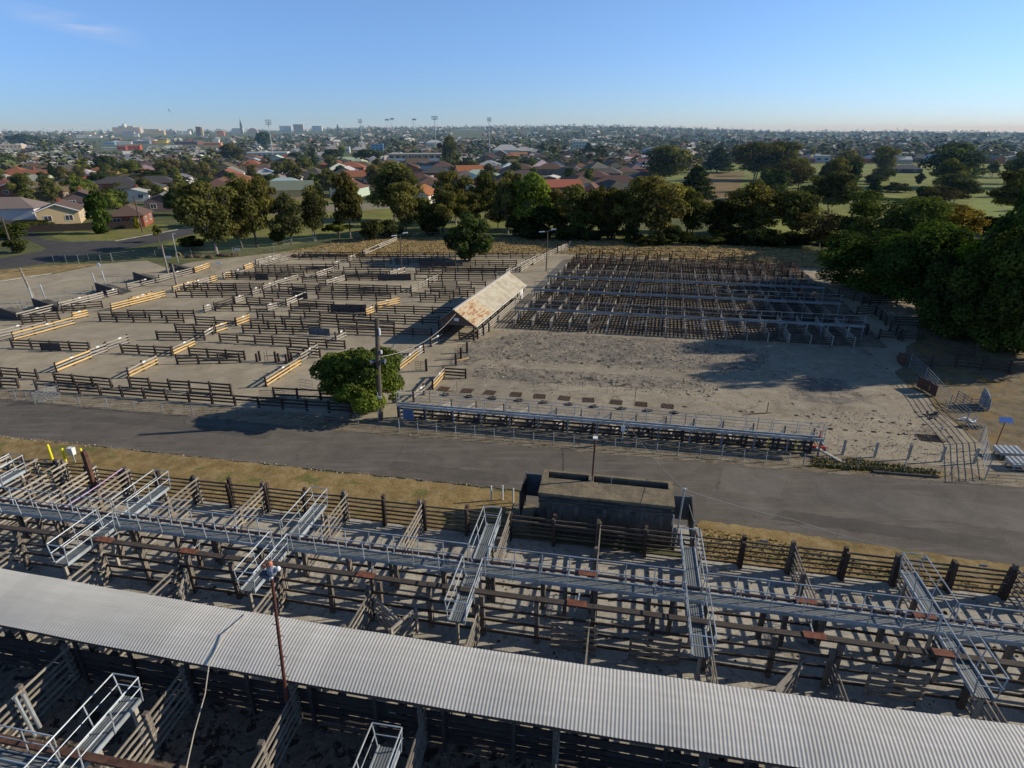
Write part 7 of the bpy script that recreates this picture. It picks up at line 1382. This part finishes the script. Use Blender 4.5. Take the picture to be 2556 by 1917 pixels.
# ------------------------------------------------------------------ camera, sun, sky, haze
cam = bpy.data.cameras.new('camera'); co = bpy.data.objects.new('camera', cam); C.objects.link(co); SC.camera = co
cam.sensor_width = 36; cam.lens = 36 * 1489 / 2556; cam.clip_end = 30000; cam.clip_start = .1
co.location = (0, 0, CAM_H); co.rotation_euler = (PI / 2 - math.radians(22.95), 0, 0)
EL = math.radians(24.6); AZ = math.atan2(17.12, 2.45)
sd = Vector((math.sin(AZ) * math.cos(EL), math.cos(AZ) * math.cos(EL), math.sin(EL)))
sun = bpy.data.lights.new('sun', 'SUN'); sun.energy = SUN_E; sun.angle = math.radians(.53); sun.color = (1.0, .9, .73)
so = bpy.data.objects.new('sun', sun); C.objects.link(so); so.rotation_euler = sd.to_track_quat('Z', 'Y').to_euler(); so.location = sd * 60
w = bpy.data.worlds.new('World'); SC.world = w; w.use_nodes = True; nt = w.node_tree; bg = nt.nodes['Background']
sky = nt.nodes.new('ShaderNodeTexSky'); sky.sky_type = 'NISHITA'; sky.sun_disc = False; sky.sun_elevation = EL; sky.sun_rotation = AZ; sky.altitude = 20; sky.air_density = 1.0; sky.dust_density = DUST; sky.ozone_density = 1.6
tc_ = nt.nodes.new('ShaderNodeTexCoord'); sp = nt.nodes.new('ShaderNodeSeparateXYZ'); nt.links.new(tc_.outputs['Generated'], sp.inputs[0])
# one wisp of high cloud in the upper left of the sky
mp = nt.nodes.new('ShaderNodeMapping'); mp.inputs['Rotation'].default_value = (0, math.radians(10), math.radians(-30)); mp.inputs['Scale'].default_value = (9, 9, 70); nt.links.new(tc_.outputs['Generated'], mp.inputs['Vector'])
cn = noise(nt, mp.outputs[0], 1.0, 5, .6)
def band(sock, c, wd):
    a = nt.nodes.new('ShaderNodeMath'); a.operation = 'SUBTRACT'; nt.links.new(sock, a.inputs[0]); a.inputs[1].default_value = c
    b = nt.nodes.new('ShaderNodeMath'); b.operation = 'ABSOLUTE'; nt.links.new(a.outputs[0], b.inputs[0])
    m_ = nt.nodes.new('ShaderNodeMapRange'); m_.inputs[1].default_value = wd; m_.inputs[2].default_value = 0; m_.inputs[3].default_value = 0; m_.inputs[4].default_value = 1; nt.links.new(b.outputs[0], m_.inputs[0]); return m_.outputs[0]
ln = nt.nodes.new('ShaderNodeMath'); ln.operation = 'MULTIPLY_ADD'; nt.links.new(sp.outputs['X'], ln.inputs[0]); ln.inputs[1].default_value = CLOUD[0]; nt.links.new(sp.outputs['Z'], ln.inputs[2])
mm = nt.nodes.new('ShaderNodeMath'); mm.operation = 'MULTIPLY'; nt.links.new(band(ln.outputs[0], CLOUD[1], CLOUD[2]), mm.inputs[0]); nt.links.new(band(sp.outputs['X'], CLOUD[3], CLOUD[4]), mm.inputs[1])
m3 = nt.nodes.new('ShaderNodeMath'); m3.operation = 'MULTIPLY'; nt.links.new(mm.outputs[0], m3.inputs[0]); nt.links.new(ramp(nt, cn, [(.3, (0, 0, 0)), (.65, (1, 1, 1))]), m3.inputs[1])
m4 = nt.nodes.new('ShaderNodeMath'); m4.operation = 'MULTIPLY'; nt.links.new(m3.outputs[0], m4.inputs[0]); m4.inputs[1].default_value = .55
def mrange(sock, a, b_):
    q = nt.nodes.new('ShaderNodeMapRange'); q.interpolation_type = 'SMOOTHSTEP'; q.inputs[1].default_value = a; q.inputs[2].default_value = b_; nt.links.new(sock, q.inputs[0]); return q.outputs[0]
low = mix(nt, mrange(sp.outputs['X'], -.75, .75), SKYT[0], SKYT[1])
zen = mix(nt, mrange(sp.outputs['Z'], .33, .75), (1, 1, 1), (.36, .37, .38))  # unseen upper sky dimmed to weaken blue ambient light and deepen shadows
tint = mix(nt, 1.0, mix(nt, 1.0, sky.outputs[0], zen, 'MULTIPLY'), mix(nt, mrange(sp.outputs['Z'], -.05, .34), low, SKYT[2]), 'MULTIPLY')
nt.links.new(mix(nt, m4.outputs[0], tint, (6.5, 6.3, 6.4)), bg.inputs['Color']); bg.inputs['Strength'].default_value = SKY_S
if HAZE > 0:
    m = MB(); m.box(-7000, 7000, 125, 9000, -300, 75); hm = bpy.data.materials.new('haze'); hm.use_nodes = True; ht = hm.node_tree; ht.nodes.remove(ht.nodes['Principled BSDF'])
    vs = ht.nodes.new('ShaderNodeVolumeScatter'); vs.inputs['Color'].default_value = HAZECOL; vs.inputs['Density'].default_value = HAZE; vs.inputs['Anisotropy'].default_value = .0
    ht.links.new(vs.outputs[0], ht.nodes['Material Output'].inputs['Volume']); hz = struct('haze', m.build('haze', hm))
SC.view_settings.view_transform = 'Standard'; SC.view_settings.look = 'None'; SC.view_settings.exposure = 0; SC.view_settings.gamma = 1
SC.render.engine = 'CYCLES'; cy = SC.cycles; cy.max_bounces = 5; cy.diffuse_bounces = 2; cy.glossy_bounces = 2; cy.transmission_bounces = 3; cy.volume_bounces = 0; cy.transparent_max_bounces = 8
cy.use_denoising = True
try: cy.denoiser = 'OPENIMAGEDENOISE'
except Exception: pass
cy.sample_clamp_indirect = 4
for o in list(bpy.data.objects):
    if o.type == 'EMPTY' and o.get('label') == 'proto': pass
